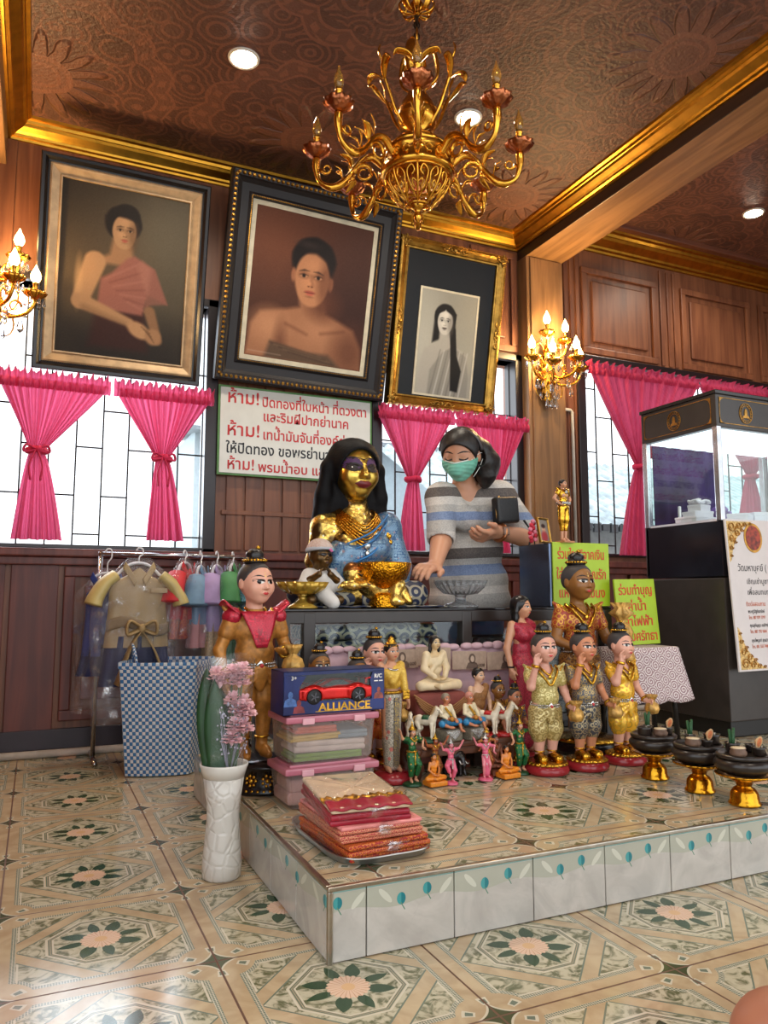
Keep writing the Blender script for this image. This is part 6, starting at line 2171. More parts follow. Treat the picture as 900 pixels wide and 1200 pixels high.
# ================================================================== GLASS FRONTED TABLE
M_TBL = plain('black_brown_frame', (44, 36, 32), 0.3)
M_GLASS = glassy('clear_glass', (245, 250, 248), 0.02, 0.04, 0.5)
TX0, TX1, TY0, TY1, TZ = 0.79, 2.30, 2.645, 2.985, 0.708
tb = thing('glass_fronted_table', 'long black framed table with glass front panels carrying the gilded statue', 'table', (0, 0, 0))
bm = B(); box2(bm, (TX0, TY0, TZ - 0.010), (TX1, TY1, TZ), 0, 0.003); obj('tabletop', bm, plain('black_table_glass', (28, 26, 26), 0.12), tb)
bm = B()
for y0 in (TY0, TY1 - 0.035): box2(bm, (TX0, y0, TZ - 0.055), (TX1, y0 + 0.035, TZ - 0.010), 0, 0.004)
for x0 in (TX0, TX1 - 0.035): box2(bm, (x0, TY0, TZ - 0.055), (x0 + 0.035, TY1, TZ - 0.010), 0, 0.004)
box2(bm, (TX0, TY0, 0.235), (TX1, TY0 + 0.03, 0.27), 0, 0.004)
obj('rail', bm, M_TBL, tb)
for x in (TX0, 0.885, 1.545, TX1 - 0.045):
    bm = B(); box2(bm, (x, TY0 - 0.002, 0.151), (x + 0.045, TY0 + 0.043, TZ - 0.012), 0, 0.004); obj('leg', bm, M_TBL, tb)
for x in (TX0, TX1 - 0.045):
    bm = B(); box2(bm, (x, TY1 - 0.045, 0.151), (x + 0.045, TY1, TZ - 0.012), 0, 0.004); obj('leg', bm, M_TBL, tb)
bm = B(); box2(bm, (TX0 + 0.02, TY0 + 0.03, 0.235), (TX1 - 0.02, TY1 - 0.01, 0.25)); obj('shelf', bm, M_TBL, tb)
for a, b in ((TX0 + 0.045, 0.885), (0.93, 1.545), (1.59, TX1 - 0.045)):
    bm = B(); box2(bm, (a, TY0 + 0.016, 0.27), (b, TY0 + 0.020, TZ - 0.055)); obj('glass_pane', bm, M_GLASS, tb)
# things folded inside the table
PATT = brocade('navy_pattern_cloth', (36, 46, 74), (168, 160, 140), 18, 0.2, 0.5)
cl = thing('folded_cloth', 'dark blue patterned cloth folded behind the glass of the table', 'cloth', (1.20, 2.82, 0.25))
bm = B()
for k in range(7): box(bm, (0.01 * math.sin(k * 2.1), 0, 0.030 + k * 0.056), (0.56 - 0.02 * (k % 3), 0.20, 0.052), 0, (0, 0.02 * math.sin(k), 0), 0.022, 3)
obj('layers', bm, PATT, cl, smooth=True)
cl = thing('folded_cloth', 'dark folded cloth stacked behind the right hand glass of the table', 'cloth', (1.92, 2.82, 0.25))
bm = B()
for k in range(6): box(bm, (0.01 * math.sin(k * 1.7), 0, 0.030 + k * 0.056), (0.52, 0.20, 0.052), 0, (0, 0.02 * math.cos(k), 0), 0.022, 3)
obj('layers', bm, plain('charcoal_cloth', (58, 56, 58), 0.8, bump=0.3), cl, smooth=True)
# pink cloth hung along the table front and the row of banknotes clipped to it
M_PINKC = plain('pale_pink_cloth', (206, 172, 180), 0.8, var=0.08, bump=0.2)
pk = tag(None or obj('pink_cloth', (lambda bm: (sheet(bm, lambda u, v: (0.95 + 0.84 * u, 2.612 + 0.006 * math.sin(u * 40) * v - 0.015 * v, 0.555 - 0.385 * v), 60, 8, thick=0.002), bm)[1])(B()), M_PINKC, smooth=True), 'pale pink cloth hung along the table front behind the statues', 'cloth')
bm = B()
for k in range(18): ball(bm, (0.96 + k * 0.048 + random.uniform(-0.01, 0.01), 2.604, 0.558 + random.uniform(0, 0.006)), (0.028, 0.014, 0.012 + random.uniform(0, 0.006)), 10, 7)
obj('bunched_edge', bm, M_PINKC, pk, smooth=True)


def note(x, z, w, lab, roll=0.0, grey=False):
    r = thing('banknote', lab, 'banknote', (x, 2.575, z), 0, 'row of banknotes clipped along the pink cloth')
    r.rotation_euler = (math.radians(-3), roll, 0)
    h = w * 0.46
    bm = B(); sheet(bm, lambda u, v: ((u - 0.5) * w, 0.003 * math.sin(u * 5 + x * 9), (v - 0.5) * h), 12, 4, thick=0.0008)
    obj('paper', bm, plain('grey_note_paper' if grey else 'brown_note_paper', (182, 178, 172) if grey else (176, 152, 132), 0.6, var=0.1, scale=60), r)
    bm = B()
    if not grey:
        prism(bm, [(0.010 + 0.015 * math.cos(t), 0.006 + 0.020 * math.sin(t)) for t in [2 * PI * k / 16 for k in range(16)]], -0.0042, -0.0030)
        prism(bm, [(-0.018, -h / 2 + 0.003), (0.038, -h / 2 + 0.003), (0.030, -0.010), (0.010, -0.004), (-0.008, -0.010)], -0.0042, -0.0030)
    else:
        for k in range(3): box(bm, (-0.03, -0.0035, 0.012 - k * 0.010), (0.05, 0.0012, 0.004))
    obj('portrait_print' if not grey else 'printed_lines', bm, plain('note_ink', (104, 84, 72), 0.7), r)
    if not grey:
        bm = B(); prism(bm, [(0.010 + 0.008 * math.cos(t), 0.005 + 0.012 * math.sin(t)) for t in [2 * PI * k / 14 for k in range(14)]], -0.0052, -0.0044)
        lathe(bm, [(0.0005, 0), (0.006, 0.001)], (0, 0, 0), 12, cap=False)
        obj('face_print', bm, plain('note_face', (196, 172, 150), 0.7), r)
    o = text('number', '1000', 0.018, plain('note_ink', (104, 84, 72), 0.7), r, (w * 0.32, -0.005, -h * 0.36 if not grey else h * 0.26))
    return r


for x, z, roll, gy, lab in ((1.105, 0.520, 0.02, True, 'greyish banknote between the lady in the yellow sash and the row of brown ones'), (1.235, 0.522, -0.02, False, 'brown banknote just left of the cream seated lady'),
                            (1.375, 0.528, 0.05, False, 'brown banknote half hidden behind the cream seated lady'), (1.535, 0.508, 0.03, False, 'brown banknote right of the cream seated lady, above the man figurine'),
                            (1.690, 0.503, -0.02, False, 'rightmost brown banknote, beside the arm of the lady in red')):
    note(x, z, 0.150, lab, roll, gy)

# patterned cloth over the table top under the statue
bm = B(); sheet(bm, lambda u, v: (0.90 + 0.62 * u, 2.70 + 0.26 * v, TZ + 0.004 + 0.004 * abs(math.sin(u * 19 + v * 6)) + 0.003 * math.sin(v * 23)), 60, 22, thick=0.003)
tag(obj('patterned_cloth', bm, PATT, smooth=True), 'navy and gold patterned cloth spread on the table beneath the gilded statue', 'cloth')

# ================================================================== THE GILDED LADY ON THE TABLE
def gilt_leaf():
    m = Mat('gold_leaf_patches')
    v = m.voronoi(26, out='Color')
    n = m.noise(18, 5)
    col = m.mix(n.ramp(0.36, 0.56), lin((92, 70, 40)), lin((232, 192, 96)))
    col = m.mix(m.voronoi(34).lt(0.16), col, lin((232, 222, 190)))
    m.base(col, 0.24, 0.85)
    m.bump(m.voronoi(38) + n, 0.55, 0.006)
    return m.m


M_GLEAF = gilt_leaf()
M_GFACE = gold('gold_leaf_face', (226, 192, 92), 0.28, 0.25, 30, 0.8)
BLUSEQ = brocade('blue_sequin_cloth', (40, 84, 130), (124, 154, 176), 85, 0.5, 0.3, 0.6, c=(150, 130, 140))
M_EYESH = plain('purple_eye_shadow', (84, 52, 92), 0.6)
M_DLIP = plain('dark_red_lip', (110, 30, 34), 0.4)
LX, LY, LZ = 1.175, 2.865, TZ + 0.008
r = thing('gilded_lady_statue', 'life-size gilded lady statue with long black hair and a blue sequin wrap', 'statue', (LX, LY, LZ))
hd = Hd((-0.012, -0.01, 0.545), 0.125, 0.02, 0.0)
f = F(0.035); head_field(f, hd, wide=0.95, jaw=1.0, ears=False)
f.cap((0, 0.01, 0.45), (0, 0.01, 0.36), 0.050, 0.060, 0.03)
f.ell((0, 0.0, 0.25), (0.140, 0.080, 0.110)).ell((0, 0.0, 0.13), (0.115, 0.075, 0.10)).ell((0, 0.01, 0.05), (0.15, 0.085, 0.055))
for s in (-1, 1):
    f.cap((s * 0.05, 0.0, 0.335), (s * 0.135, 0.0, 0.315), 0.045, 0.048).ell((s * 0.062, -0.070, 0.235), (0.05, 0.045, 0.05))
    f.cap((s * 0.142, 0.0, 0.310), (s * 0.178, -0.01, 0.175), 0.046, 0.038).cap((s * 0.178, -0.01, 0.175), (s * 0.120, -0.10, 0.085), 0.036, 0.026, 0.012)
    hand_field(f, (s * 0.120, -0.10, 0.085), (-s * 0.9, -0.5, -0.15), (0, 0.2, 1), 0.12, 0.4, s, 1.1)
    f.cap((s * 0.08, 0.0, 0.045), (s * 0.235, -0.05, 0.045), 0.050, 0.045).cap((s * 0.235, -0.05, 0.045), (-s * 0.02, -0.10, 0.036), 0.042, 0.034)
b = skin('body', f, 0.0052, M_GLEAF, r)
f = F(0.035); head_field(f, Hd(hd.c, hd.hr * 1.006, 0.02, 0.0), wide=0.95, jaw=1.0, ears=False)
fc = skin('gilded_face', f, 0.0042, M_GFACE, r)
bv = bvh_of(fc); kw = dict(look=hd.R @ Vector((0, 1, 0)), right=hd.R @ Vector((1, 0, 0)), up=hd.R @ Vector((0, 0, 1)), start=0.25)
for s in (-1, 1):
    bm = B(); patch(bm, bv, almond(0.038, 0.030, tilt=s * 0.15), hd.p(s * 0.36, 0, 0.14), off=0.0012, **kw); obj('eye_shadow', bm, M_EYESH, fc, smooth=True)
    bm = B(); patch(bm, bv, almond(0.036, 0.019, tilt=s * 0.08), hd.p(s * 0.35, 0, 0.03), off=0.0022, **kw); obj('eye_liner', bm, M_BROW, fc, smooth=True)
face_paint(fc, fc, hd, eye=0.85, brow=1.45, lip=1.75, mats=(plain('dull_eye', (120, 112, 108), 0.3), M_IRIS, M_BROW, M_DLIP))
f = F(0.012); f.ell(hd.p(0, 0.14, 0.22), hd.r(0.90, 1.0, 0.93), hd.e)
for s in (-1, 1): f.chain([hd.p(s * 0.50, 0.0, 0.72), hd.p(s * 0.90, 0.06, 0.1), hd.p(s * 1.0, 0.16, -0.8), hd.p(s * 1.08, 0.32, -1.7)], [0.030, 0.026, 0.032, 0.034], 0.02)
f.chain([hd.p(0, 0.5, 0.0), hd.p(0, 0.62, -0.9), hd.p(0, 0.68, -2.0)], [0.085, 0.095, 0.085], 0.03)
for s in (-1, 1): f.chain([hd.p(s * 0.45, 0.55, -0.2), hd.p(s * 0.62, 0.60, -1.0), hd.p(s * 0.68, 0.60, -1.9)], [0.05, 0.06, 0.05], 0.03)
f.ell(hd.p(0, -1.0, -0.34), hd.r(0.80, 1.12, 1.02), hd.e, 0.006, sub=True)
f.box(hd.p(0, -0.3, 1.10), hd.r(0.012, 1.0, 0.05), 0.0, hd.e, 0.004, sub=True)
skin('hair', f, 0.0055, plain('black_wig', (12, 11, 14), 0.6, bump=0.3, bscale=90, Specular_IOR_Level=0.15), r)
f = F(0.03); f.ell((0, 0, 0.225), (0.146, 0.090, 0.085)).ell((0, 0, 0.12), (0.124, 0.086, 0.10)).ell((0, 0.01, 0.045), (0.160, 0.095, 0.05))
for s in (-1, 1): f.ell((s * 0.062, -0.078, 0.235), (0.056, 0.048, 0.056))
f.cap((0.135, 0.0, 0.325), (-0.10, -0.075, 0.18), 0.062, 0.056).cap((0.05, -0.075, 0.22), (-0.13, -0.05, 0.10), 0.050, 0.060).cap((0.142, 0.0, 0.315), (0.185, -0.01, 0.16), 0.056, 0.056).cap((0.185, -0.01, 0.17), (0.170, -0.03, 0.05), 0.050, 0.055)
f.cap((-0.17, -0.05, 0.34), (-0.05, -0.13, 0.285), 0.06, 0.05, 0.02, sub=True)
wr = skin('sequin_wrap', f, 0.0055, BLUSEQ, r)
bm = B()
for q, (o_, w_) in enumerate(((0.0, 0.010), (0.035, 0.008), (0.085, 0.014))):
    tube(bm, spline([(-0.145, -0.055, 0.205 - o_), (-0.06, -0.118, 0.250 - o_), (0.02, -0.128, 0.290 - o_), (0.09, -0.085, 0.345 - o_ * 0.8), (0.135, -0.02, 0.375 - o_ * 0.6)], 6), w_, 7, flat=0.4)
obj('wrap_band', bm, plain('azure_satin', (54, 128, 190), 0.3), wr, smooth=True)
bm = B()
for q in range(7):
    w_ = 0.070 + 0.0055 * q; dz = 0.012 * q
    tube(bm, spline([(-w_, 0.035, 0.405 - 0.2 * dz), (-w_ * 1.0, -0.045, 0.372 - 0.5 * dz), (-w_ * 0.5, -0.088 - 0.002 * q, 0.335 - dz), (0.0, -0.098 - 0.003 * q, 0.315 - dz * 1.15), (w_ * 0.5, -0.088 - 0.002 * q, 0.335 - dz), (w_, -0.045, 0.372 - 0.5 * dz), (w_, 0.035, 0.405 - 0.2 * dz)], 6), 0.0048, 7)
obj('gold_chain', bm, gold('yellow_chain_gold', (222, 158, 48), 0.26, 0.5, 120, 0.7), r, smooth=True)
bm = B(); ball(bm, (0.0, -0.125, 0.235), (0.016, 0.008, 0.018), 10, 7); ball(bm, (0.0, -0.128, 0.205), (0.011, 0.006, 0.012), 8, 6); obj('pendant', bm, M_SILVT, r, smooth=True)
bm = B()
for q in range(7): ball(bm, (0.108 + 0.010 * math.cos(q * 0.9), -0.085 + 0.004 * q * 0.3, 0.255 + 0.030 * math.sin(q * 0.9)), (0.011, 0.007, 0.011), 8, 6)
obj('brooch', bm, M_GOLDT, r, smooth=True)
f = F(0.03); f.ell((0, -0.01, 0.045), (0.175, 0.10, 0.048))
for s in (-1, 1): f.cap((s * 0.08, 0.0, 0.05), (s * 0.245, -0.05, 0.045), 0.056, 0.05).cap((s * 0.245, -0.05, 0.045), (-s * 0.0, -0.10, 0.038), 0.048, 0.038)
skin('skirt', f, 0.006, PATT, r)

# baby doll in a knitted hat, in front of the lady on the left
r = thing('baby_doll', 'dark-faced baby doll in a white hat and white bib clothes beside the gilded lady', 'doll', (0.988, 2.765, TZ + 0.010), -0.05)
hd = Hd((0.0, -0.005, 0.190), 0.052, 0.30)
f = F(0.02); head_field(f, hd, wide=1.1, jaw=1.1)
f.cap((0, 0, 0.14), (0, 0, 0.12), 0.026).ell((0, 0, 0.075), (0.05, 0.042, 0.055))
for s in (-1, 1):
    f.cap((s * 0.045, 0, 0.115), (s * 0.065, -0.03, 0.085), 0.017, 0.015).cap((s * 0.065, -0.03, 0.085), (s * 0.022, -0.062, 0.118), 0.015, 0.012)
    hand_field(f, (s * 0.022, -0.062, 0.118), (-s * 0.3, -0.2, 1), (-s, 0, 0), 0.034, 0.5, -s, 1.2)
    f.cap((s * 0.028, -0.01, 0.03), (s * 0.055, -0.075, 0.022), 0.022, 0.018)
b = skin('body', f, 0.0026, plain('dark_gilt_doll', (96, 72, 40), 0.28, 0.7, 0.5, 40), r)
face_paint(r, b, hd, eye=1.3, brow=0.9, lip=0.9, mats=(M_IRIS, M_IRIS, M_BROW, plain('brown_lip', (70, 34, 26), 0.4)))
M_KNIT = brocade('speckled_white_knit', (222, 214, 206), (196, 150, 130), 240, 0.0, 0.8, 0.16)
f = F(0.008); f.ell(hd.p(0, 0.10, 0.34), hd.r(1.0, 1.08, 0.98), hd.e); f.box(hd.p(0, 0, -0.66), hd.r(1.6, 1.6, 1.0), 0, Euler((-0.12, 0, 0.3)), 0.004, sub=True)
hat = skin('hat', f, 0.0028, M_KNIT, r)
f = F(0.006); f.ell(hd.p(0, 0.08, 0.40), hd.r(1.06, 1.15, 0.50), hd.e); f.ell(hd.p(0, 0.0, 1.05), hd.r(1.3, 1.4, 0.55), hd.e, 0.003, sub=True); f.box(hd.p(0, 0, -0.70), hd.r(1.6, 1.6, 1.0), 0, Euler((-0.12, 0, 0.3)), 0.004, sub=True)
brim = skin('brim', f, 0.0028, plain('grey_hat_brim', (176, 180, 188), 0.7), hat)
bm = B()
for q, c in enumerate(((0.20, 0.42), (0.38, 0.40), (0.30, 0.34))): ball(bm, hd.p(c[0], -1.02, c[1]), (0.007, 0.004, 0.005), 8, 5, q % 2)
obj('embroidery', bm, [plain('pink_thread', (214, 110, 160), 0.7), plain('teal_thread', (84, 176, 186), 0.7)], brim, smooth=True)
M_WCLOTH = plain('white_baby_cloth', (216, 212, 206), 0.8, var=0.05, bump=0.15)
f = F(0.02); f.ell((0, 0.0, 0.072), (0.062, 0.052, 0.062)).ell((0, -0.015, 0.105), (0.058, 0.048, 0.032)).cap((0.0, -0.05, 0.045), (0.03, -0.075, 0.012), 0.030, 0.026)
for s in (-1, 1): f.cap((s * 0.045, 0, 0.115), (s * 0.068, -0.028, 0.082), 0.028, 0.026)
f.ell((0, -0.03, 0.165), (0.032, 0.04, 0.032), None, 0.01, sub=True)
bib_ = skin('clothes', f, 0.0028, M_WCLOTH, r)

# gilded baby lying on the lady's lap
r = thing('gilded_baby_statue', 'gilded baby statue lying on the lap of the gilded lady', 'statue', (1.145, 2.735, TZ + 0.006), 0.0)
hd = Hd((-0.03, 0.0, 0.122), 0.046, 0.7, 0.2, 0.25)
f = F(0.02); head_field(f, hd, wide=1.08)
f.chain([(-0.01, -0.005, 0.095), (0.04, -0.01, 0.075), (0.095, -0.01, 0.052)], [0.030, 0.042, 0.040])
f.cap((0.01, -0.04, 0.085), (-0.055, -0.055, 0.080), 0.020, 0.018).cap((-0.055, -0.055, 0.080), (-0.085, -0.045, 0.082), 0.019, 0.015)
hand_field(f, (-0.085, -0.045, 0.082), (-1, 0.1, -0.1), (0, 0, -1), 0.036, 0.7, 1, 1.2)
f.cap((0.09, -0.02, 0.055), (0.130, -0.065, 0.085), 0.030, 0.025).cap((0.130, -0.065, 0.085), (0.110, -0.075, 0.022), 0.024, 0.018).cap((0.110, -0.075, 0.022), (0.135, -0.09, 0.018), 0.018, 0.013)
f.cap((0.10, 0.02, 0.045), (0.165, -0.02, 0.060), 0.028, 0.023).cap((0.165, -0.02, 0.060), (0.185, -0.05, 0.020), 0.022, 0.016)
b = skin('body', f, 0.0034, M_GLEAF, r)
face_paint(r, b, hd, mats=(M_IRIS, M_IRIS, M_BROW, plain('brown_lip', (70, 34, 26), 0.4)))
f = F(0.01); f.ell(hd.p(0, 0.16, 0.30), hd.r(0.84, 0.94, 0.80), hd.e); skin('cap', f, 0.0034, plain('bronze_head', (150, 92, 44), 0.3, 0.8), r)

# photograph card propped against the lady
r = thing('photo_card', 'small greenish photograph card leaning on the gilded lady behind the gold bowl', 'card', (1.172, 2.745, 0.845))
r.rotation_euler = (math.radians(-16), 0, 0.08)
bm = B(); box2(bm, (-0.068, -0.001, 0), (0.068, 0.001, 0.095)); obj('card', bm, plain('grey_green_photo', (150, 164, 150), 0.3, var=0.2, scale=20), r)
bm = B(); prism(bm, [(-0.045, 0.006), (0.04, 0.006), (0.046, 0.05), (0.03, 0.078), (0.015, 0.05), (0.0, 0.074), (-0.018, 0.045), (-0.03, 0.066), (-0.045, 0.03)], -0.0022, -0.0012); obj('print', bm, plain('dark_photo_print', (36, 44, 54), 0.35), r)

# ------------------------------------------------------------------ bowls on the table
M_GB = gold('hammered_gold_bowl', (228, 158, 34), 0.24, 0.7, 120, 0.55)
r = thing('pedestal_bowl', 'large hammered gold pedestal bowl at the front of the table', 'bowl', (1.232, 2.712, TZ))
bm = B(); lathe(bm, [(0.058, 0.0), (0.060, 0.006), (0.054, 0.040), (0.050, 0.056), (0.030, 0.060), (0.026, 0.068), (0.036, 0.076)], n=44); obj('foot', bm, M_GB, r, smooth=True)
bm = B(); lathe(bm, [(0.030, 0.070), (0.060, 0.086), (0.090, 0.112), (0.104, 0.145), (0.110, 0.172), (0.107, 0.176), (0.103, 0.170), (0.096, 0.140), (0.070, 0.104), (0.001, 0.092)], n=48); obj('bowl', bm, M_GB, r, smooth=True)
M_AMB = plain('amber_glass', (214, 176, 72), 0.06, 0.35, Transmission_Weight=0.35)
r = thing('lotus_dish', 'amber gold lotus dish on a stem at the left end of the table', 'dish', (0.902, 2.715, TZ))
bm = B(); lathe(bm, [(0.055, 0.0), (0.058, 0.006), (0.030, 0.022), (0.016, 0.032), (0.015, 0.045), (0.024, 0.052)], n=36); obj('stem', bm, M_AMB, r, smooth=True)
bm = B(); lathe(bm, [(0.022, 0.050), (0.060, 0.056), (0.082, 0.075), (0.094, 0.098), (0.088, 0.096), (0.074, 0.074), (0.02, 0.060)], n=90, scal=15, amp=lambda i: 0.05 if 1 < i < 6 else 0.0); obj('dish', bm, M_AMB, r, smooth=True)
M_CLG = plain('clear_cut_glass', (228, 232, 236), 0.04, 0.0, var=0.02, Transmission_Weight=0.8)
r = thing('lotus_dish', 'clear cut glass lotus dish on the table in front of the woman', 'dish', (1.578, 2.712, TZ))
bm = B(); lathe(bm, [(0.066, 0.0), (0.070, 0.005), (0.054, 0.016), (0.024, 0.024), (0.022, 0.046), (0.030, 0.052)], n=60, scal=20, amp=lambda i: 0.05 if i < 3 else 0); obj('stem', bm, M_CLG, r, smooth=True)
bm = B(); lathe(bm, [(0.028, 0.050), (0.070, 0.056), (0.092, 0.080), (0.106, 0.110), (0.100, 0.108), (0.084, 0.080), (0.064, 0.062), (0.02, 0.058)], n=132, scal=22, amp=lambda i: 0.05 if 1 < i < 7 else 0.0); obj('dish', bm, M_CLG, r, smooth=True)

# ================================================================== THE WOMAN IN THE STRIPED SHIRT
def stripes_mat():
    m = Mat('striped_jersey')
    x, y, z = m.xyz()
    zz = z - (x * 0.05) + (m.noise(5, 2) - 0.5) * 0.010
    heather = m.noise(160, 2)
    g1 = m.mix(heather.ramp(0.3, 0.7), lin((160, 158, 156)), lin((184, 182, 178)))
    g2 = m.mix(heather.ramp(0.3, 0.7), lin((188, 184, 180)), lin((210, 206, 200)))
    blue = m.mix(heather.ramp(0.3, 0.7), lin((104, 122, 156)), lin((126, 144, 178)))
    brn = m.mix(heather.ramp(0.3, 0.7), lin((84, 78, 76)), lin((106, 98, 94)))
    col = g2
    for a, b, c in ((1.225, 1.272, brn), (1.185, 1.225, g2), (1.150, 1.185, g1), (1.110, 1.150, blue), (1.055, 1.110, g1), (0.985, 1.055, g2), (0.935, 0.985, brn), (0.905, 0.935, g1), (0.855, 0.905, blue), (0.800, 0.855, g1), (0.765, 0.800, g2), (0.700, 0.765, g1), (0.650, 0.700, blue)):
        col = m.mix(zz.band(a, b), col, c)
    m.base(col, 0.85)
    m.bump(m.noise(16, 3, dist=0.6), 0.35, 0.02)
    return m.m


M_SKINW = plain('woman_skin', (196, 142, 112), 0.45, var=0.05, scale=6, Subsurface_Weight=0.08)
pr = thing('person', 'woman in a striped grey shirt and green face mask leaning to the gold bowl', 'person', (1.90, 3.20, 0.0))
PC = Vector((1.90, 3.20, 0.0))
L = lambda x, y, z: Vector((x, y, z)) - PC
hd = Hd(L(1.800, 3.075, 1.418), 0.112, -0.80, 0.42, 0.05)
f = F(0.03)
head_field(f, hd, wide=1.0, nose=1.05)
f.cap(L(1.835, 3.13, 1.36), L(1.885, 3.175, 1.265), 0.050, 0.058, 0.03)
f.ell(L(1.90, 3.20, 1.13), (0.165, 0.115, 0.14), (0.10, 0, -0.25)).ell(L(1.915, 3.215, 0.98), (0.165, 0.125, 0.15)).ell(L(1.93, 3.23, 0.80), (0.185, 0.135, 0.12))
LS, LE, LW = L(2.075, 3.175, 1.245), L(2.185, 3.085, 1.035), L(1.925, 2.970, 1.050)
RS, RE, RW = L(1.725, 3.135, 1.215), L(1.655, 3.015, 0.995), L(1.545, 2.870, 0.880)
f.cap(L(1.89, 3.18, 1.255), LS, 0.060, 0.062).cap(L(1.89, 3.18, 1.25), RS, 0.058, 0.058)
f.cap(LS, LE, 0.060, 0.047).cap(LE, LW, 0.050, 0.031, 0.015)
f.cap(RS, RE, 0.056, 0.045).cap(RE, RW, 0.047, 0.029, 0.015)
hand_field(f, LW, (-0.92, -0.20, -0.28), (0.15, 0.45, 0.9), 0.165, 0.55, -1, 1.0, thumb=1.0)
hand_field(f, RW, (-0.80, -0.52, -0.10), (0.1, 0.2, -1), 0.165, 0.45, 1, 1.0)
for s, hx in ((-1, 1.845), (1, 2.005)):
    f.cap(L(hx, 3.23, 0.76), L(hx + s * 0.01, 3.22, 0.42), 0.098, 0.064).cap(L(hx + s * 0.01, 3.22, 0.42), L(hx + s * 0.012, 3.25, 0.085), 0.066, 0.040, 0.015)
    f.cap(L(hx + s * 0.012, 3.25, 0.07), L(hx + s * 0.02, 3.10, 0.035), 0.036, 0.030)
wb = skin('body', f, 0.0058, M_SKINW, pr)
face_paint(pr, wb, hd, eye=0.80, brow=1.0, lip=0.9, closed=True, mats=(M_SKINW, M_SKINW, plain('soft_black_brow', (44, 34, 32), 0.6), plain('natural_lip', (168, 96, 86), 0.5)))
f = F(0.035)
f.ell(L(1.90, 3.20, 1.13), (0.185, 0.135, 0.145), (0.10, 0, -0.25)).ell(L(1.91, 3.21, 0.99), (0.185, 0.145, 0.15)).ell(L(1.925, 3.225, 0.83), (0.205, 0.155, 0.14)).ell(L(1.93, 3.225, 0.735), (0.215, 0.160, 0.10))
f.cap(L(1.90, 3.19, 1.250), LS, 0.074, 0.078).cap(L(1.88, 3.17, 1.235), RS, 0.066, 0.072)
f.cap(LS, LS.lerp(LE, 0.80), 0.078, 0.076).cap(RS, RS.lerp(RE, 0.86), 0.072, 0.066)
for s, c in ((1, L(1.955, 3.085, 1.13)), (-1, L(1.825, 3.075, 1.12))): f.ell(c, (0.075, 0.06, 0.07))
f.cap(L(1.840, 3.13, 1.40), L(1.860, 3.050, 1.185), 0.105, 0.034, 0.010, sub=True)
f.cap(L(1.84, 3.13, 1.40), L(1.885, 3.175, 1.30), 0.074, 0.076, 0.012, sub=True)
f.box(L(1.93, 3.225, 0.56), (0.4, 0.4, 0.10), 0.0, None, 0.01, sub=True)
# sleeve openings and hem
for a, b_, rr in ((LS, LE, 0.060), (RS, RE, 0.054)): f.cap(a.lerp(b_, 0.98), a.lerp(b_, 1.2), rr, rr, 0.008, sub=True)
skin('t_shirt', f, 0.0058, stripes_mat(), pr)
f = F(0.03); f.ell(L(1.93, 3.23, 0.76), (0.195, 0.145, 0.13))
for s, hx in ((-1, 1.845), (1, 2.005)): f.cap(L(hx, 3.23, 0.74), L(hx + s * 0.01, 3.22, 0.42), 0.108, 0.078).cap(L(hx + s * 0.01, 3.22, 0.42), L(hx + s * 0.012, 3.25, 0.11), 0.078, 0.062)
skin('trousers', f, 0.009, plain('blue_denim', (70, 92, 132), 0.8, var=0.15, bump=0.2), pr)
for s, hx in ((-1, 1.845), (1, 2.005)):
    bm = B(); box(bm, L(hx + s * 0.016, 3.165, 0.012), (0.088, 0.24, 0.022), 0, None, 0.008); tube(bm, [L(hx + s * 0.016 + 0.043 * math.cos(t), 3.12, 0.020 + 0.052 * math.sin(t)) for t in [PI * k / 10 for k in range(11)]], 0.009, 6, flat=2.0); obj('sandal', bm, plain('brown_sandal', (84, 56, 40), 0.6), pr)
# mask
f = F(0.02); mh = Hd(hd.c, hd.hr * 1.05, -0.80, 0.42, 0.05); head_field(f, mh, ears=False)
f.cap(mh.p(0, -0.70, -0.05), mh.p(0, -0.90, -0.35), 0.030, 0.036)
f.box(mh.p(0, 0, 1.02), mh.r(2, 2, 1.08), 0.0, mh.e, 0.004, sub=True)
f.box(mh.p(0, 1.72, 0), mh.r(2, 1.75, 2), 0.0, mh.e, 0.004, sub=True)
f.box(mh.p(0, 0, -2.42), mh.r(2, 2, 1.45), 0.0, mh.e, 0.004, sub=True)


def mask_mat():
    m = Mat('mint_face_mask')
    v = m.node('ShaderNodeMapping'); m.nt.links.new(m.co(), v.inputs[0])
    x, y, z = m.xyz()
    m.base(m.mix(m.noise(9, 3).ramp(0.3, 0.7), lin((108, 186, 164)), lin((142, 208, 188))), 0.75)
    m.bump((z * 380.0).sin() * 0.6 + m.noise(40, 3), 0.4, 0.004)
    return m.m


mk = skin('face_mask', f, 0.0042, mask_mat(), pr)
bm = B()
for s in (-1, 1):
    tube(bm, spline([mh.p(s * 0.62, -0.42, -0.05), mh.p(s * 0.76, -0.1, 0.08), mh.p(s * 0.84, 0.16, 0.06)], 5), 0.0014, 5)
    tube(bm, spline([mh.p(s * 0.56, -0.36, -0.80), mh.p(s * 0.74, -0.05, -0.5), mh.p(s * 0.84, 0.18, -0.2)], 5), 0.0014, 5)
tube(bm, spline([mh.p(-0.60, -0.50, -0.045), mh.p(-0.3, -0.86, -0.04), mh.p(0, -1.07, -0.05), mh.p(0.3, -0.86, -0.04), mh.p(0.60, -0.50, -0.045)], 5), 0.003, 5)
obj('ear_loop', bm, plain('white_elastic', (226, 230, 226), 0.7), mk, smooth=True)
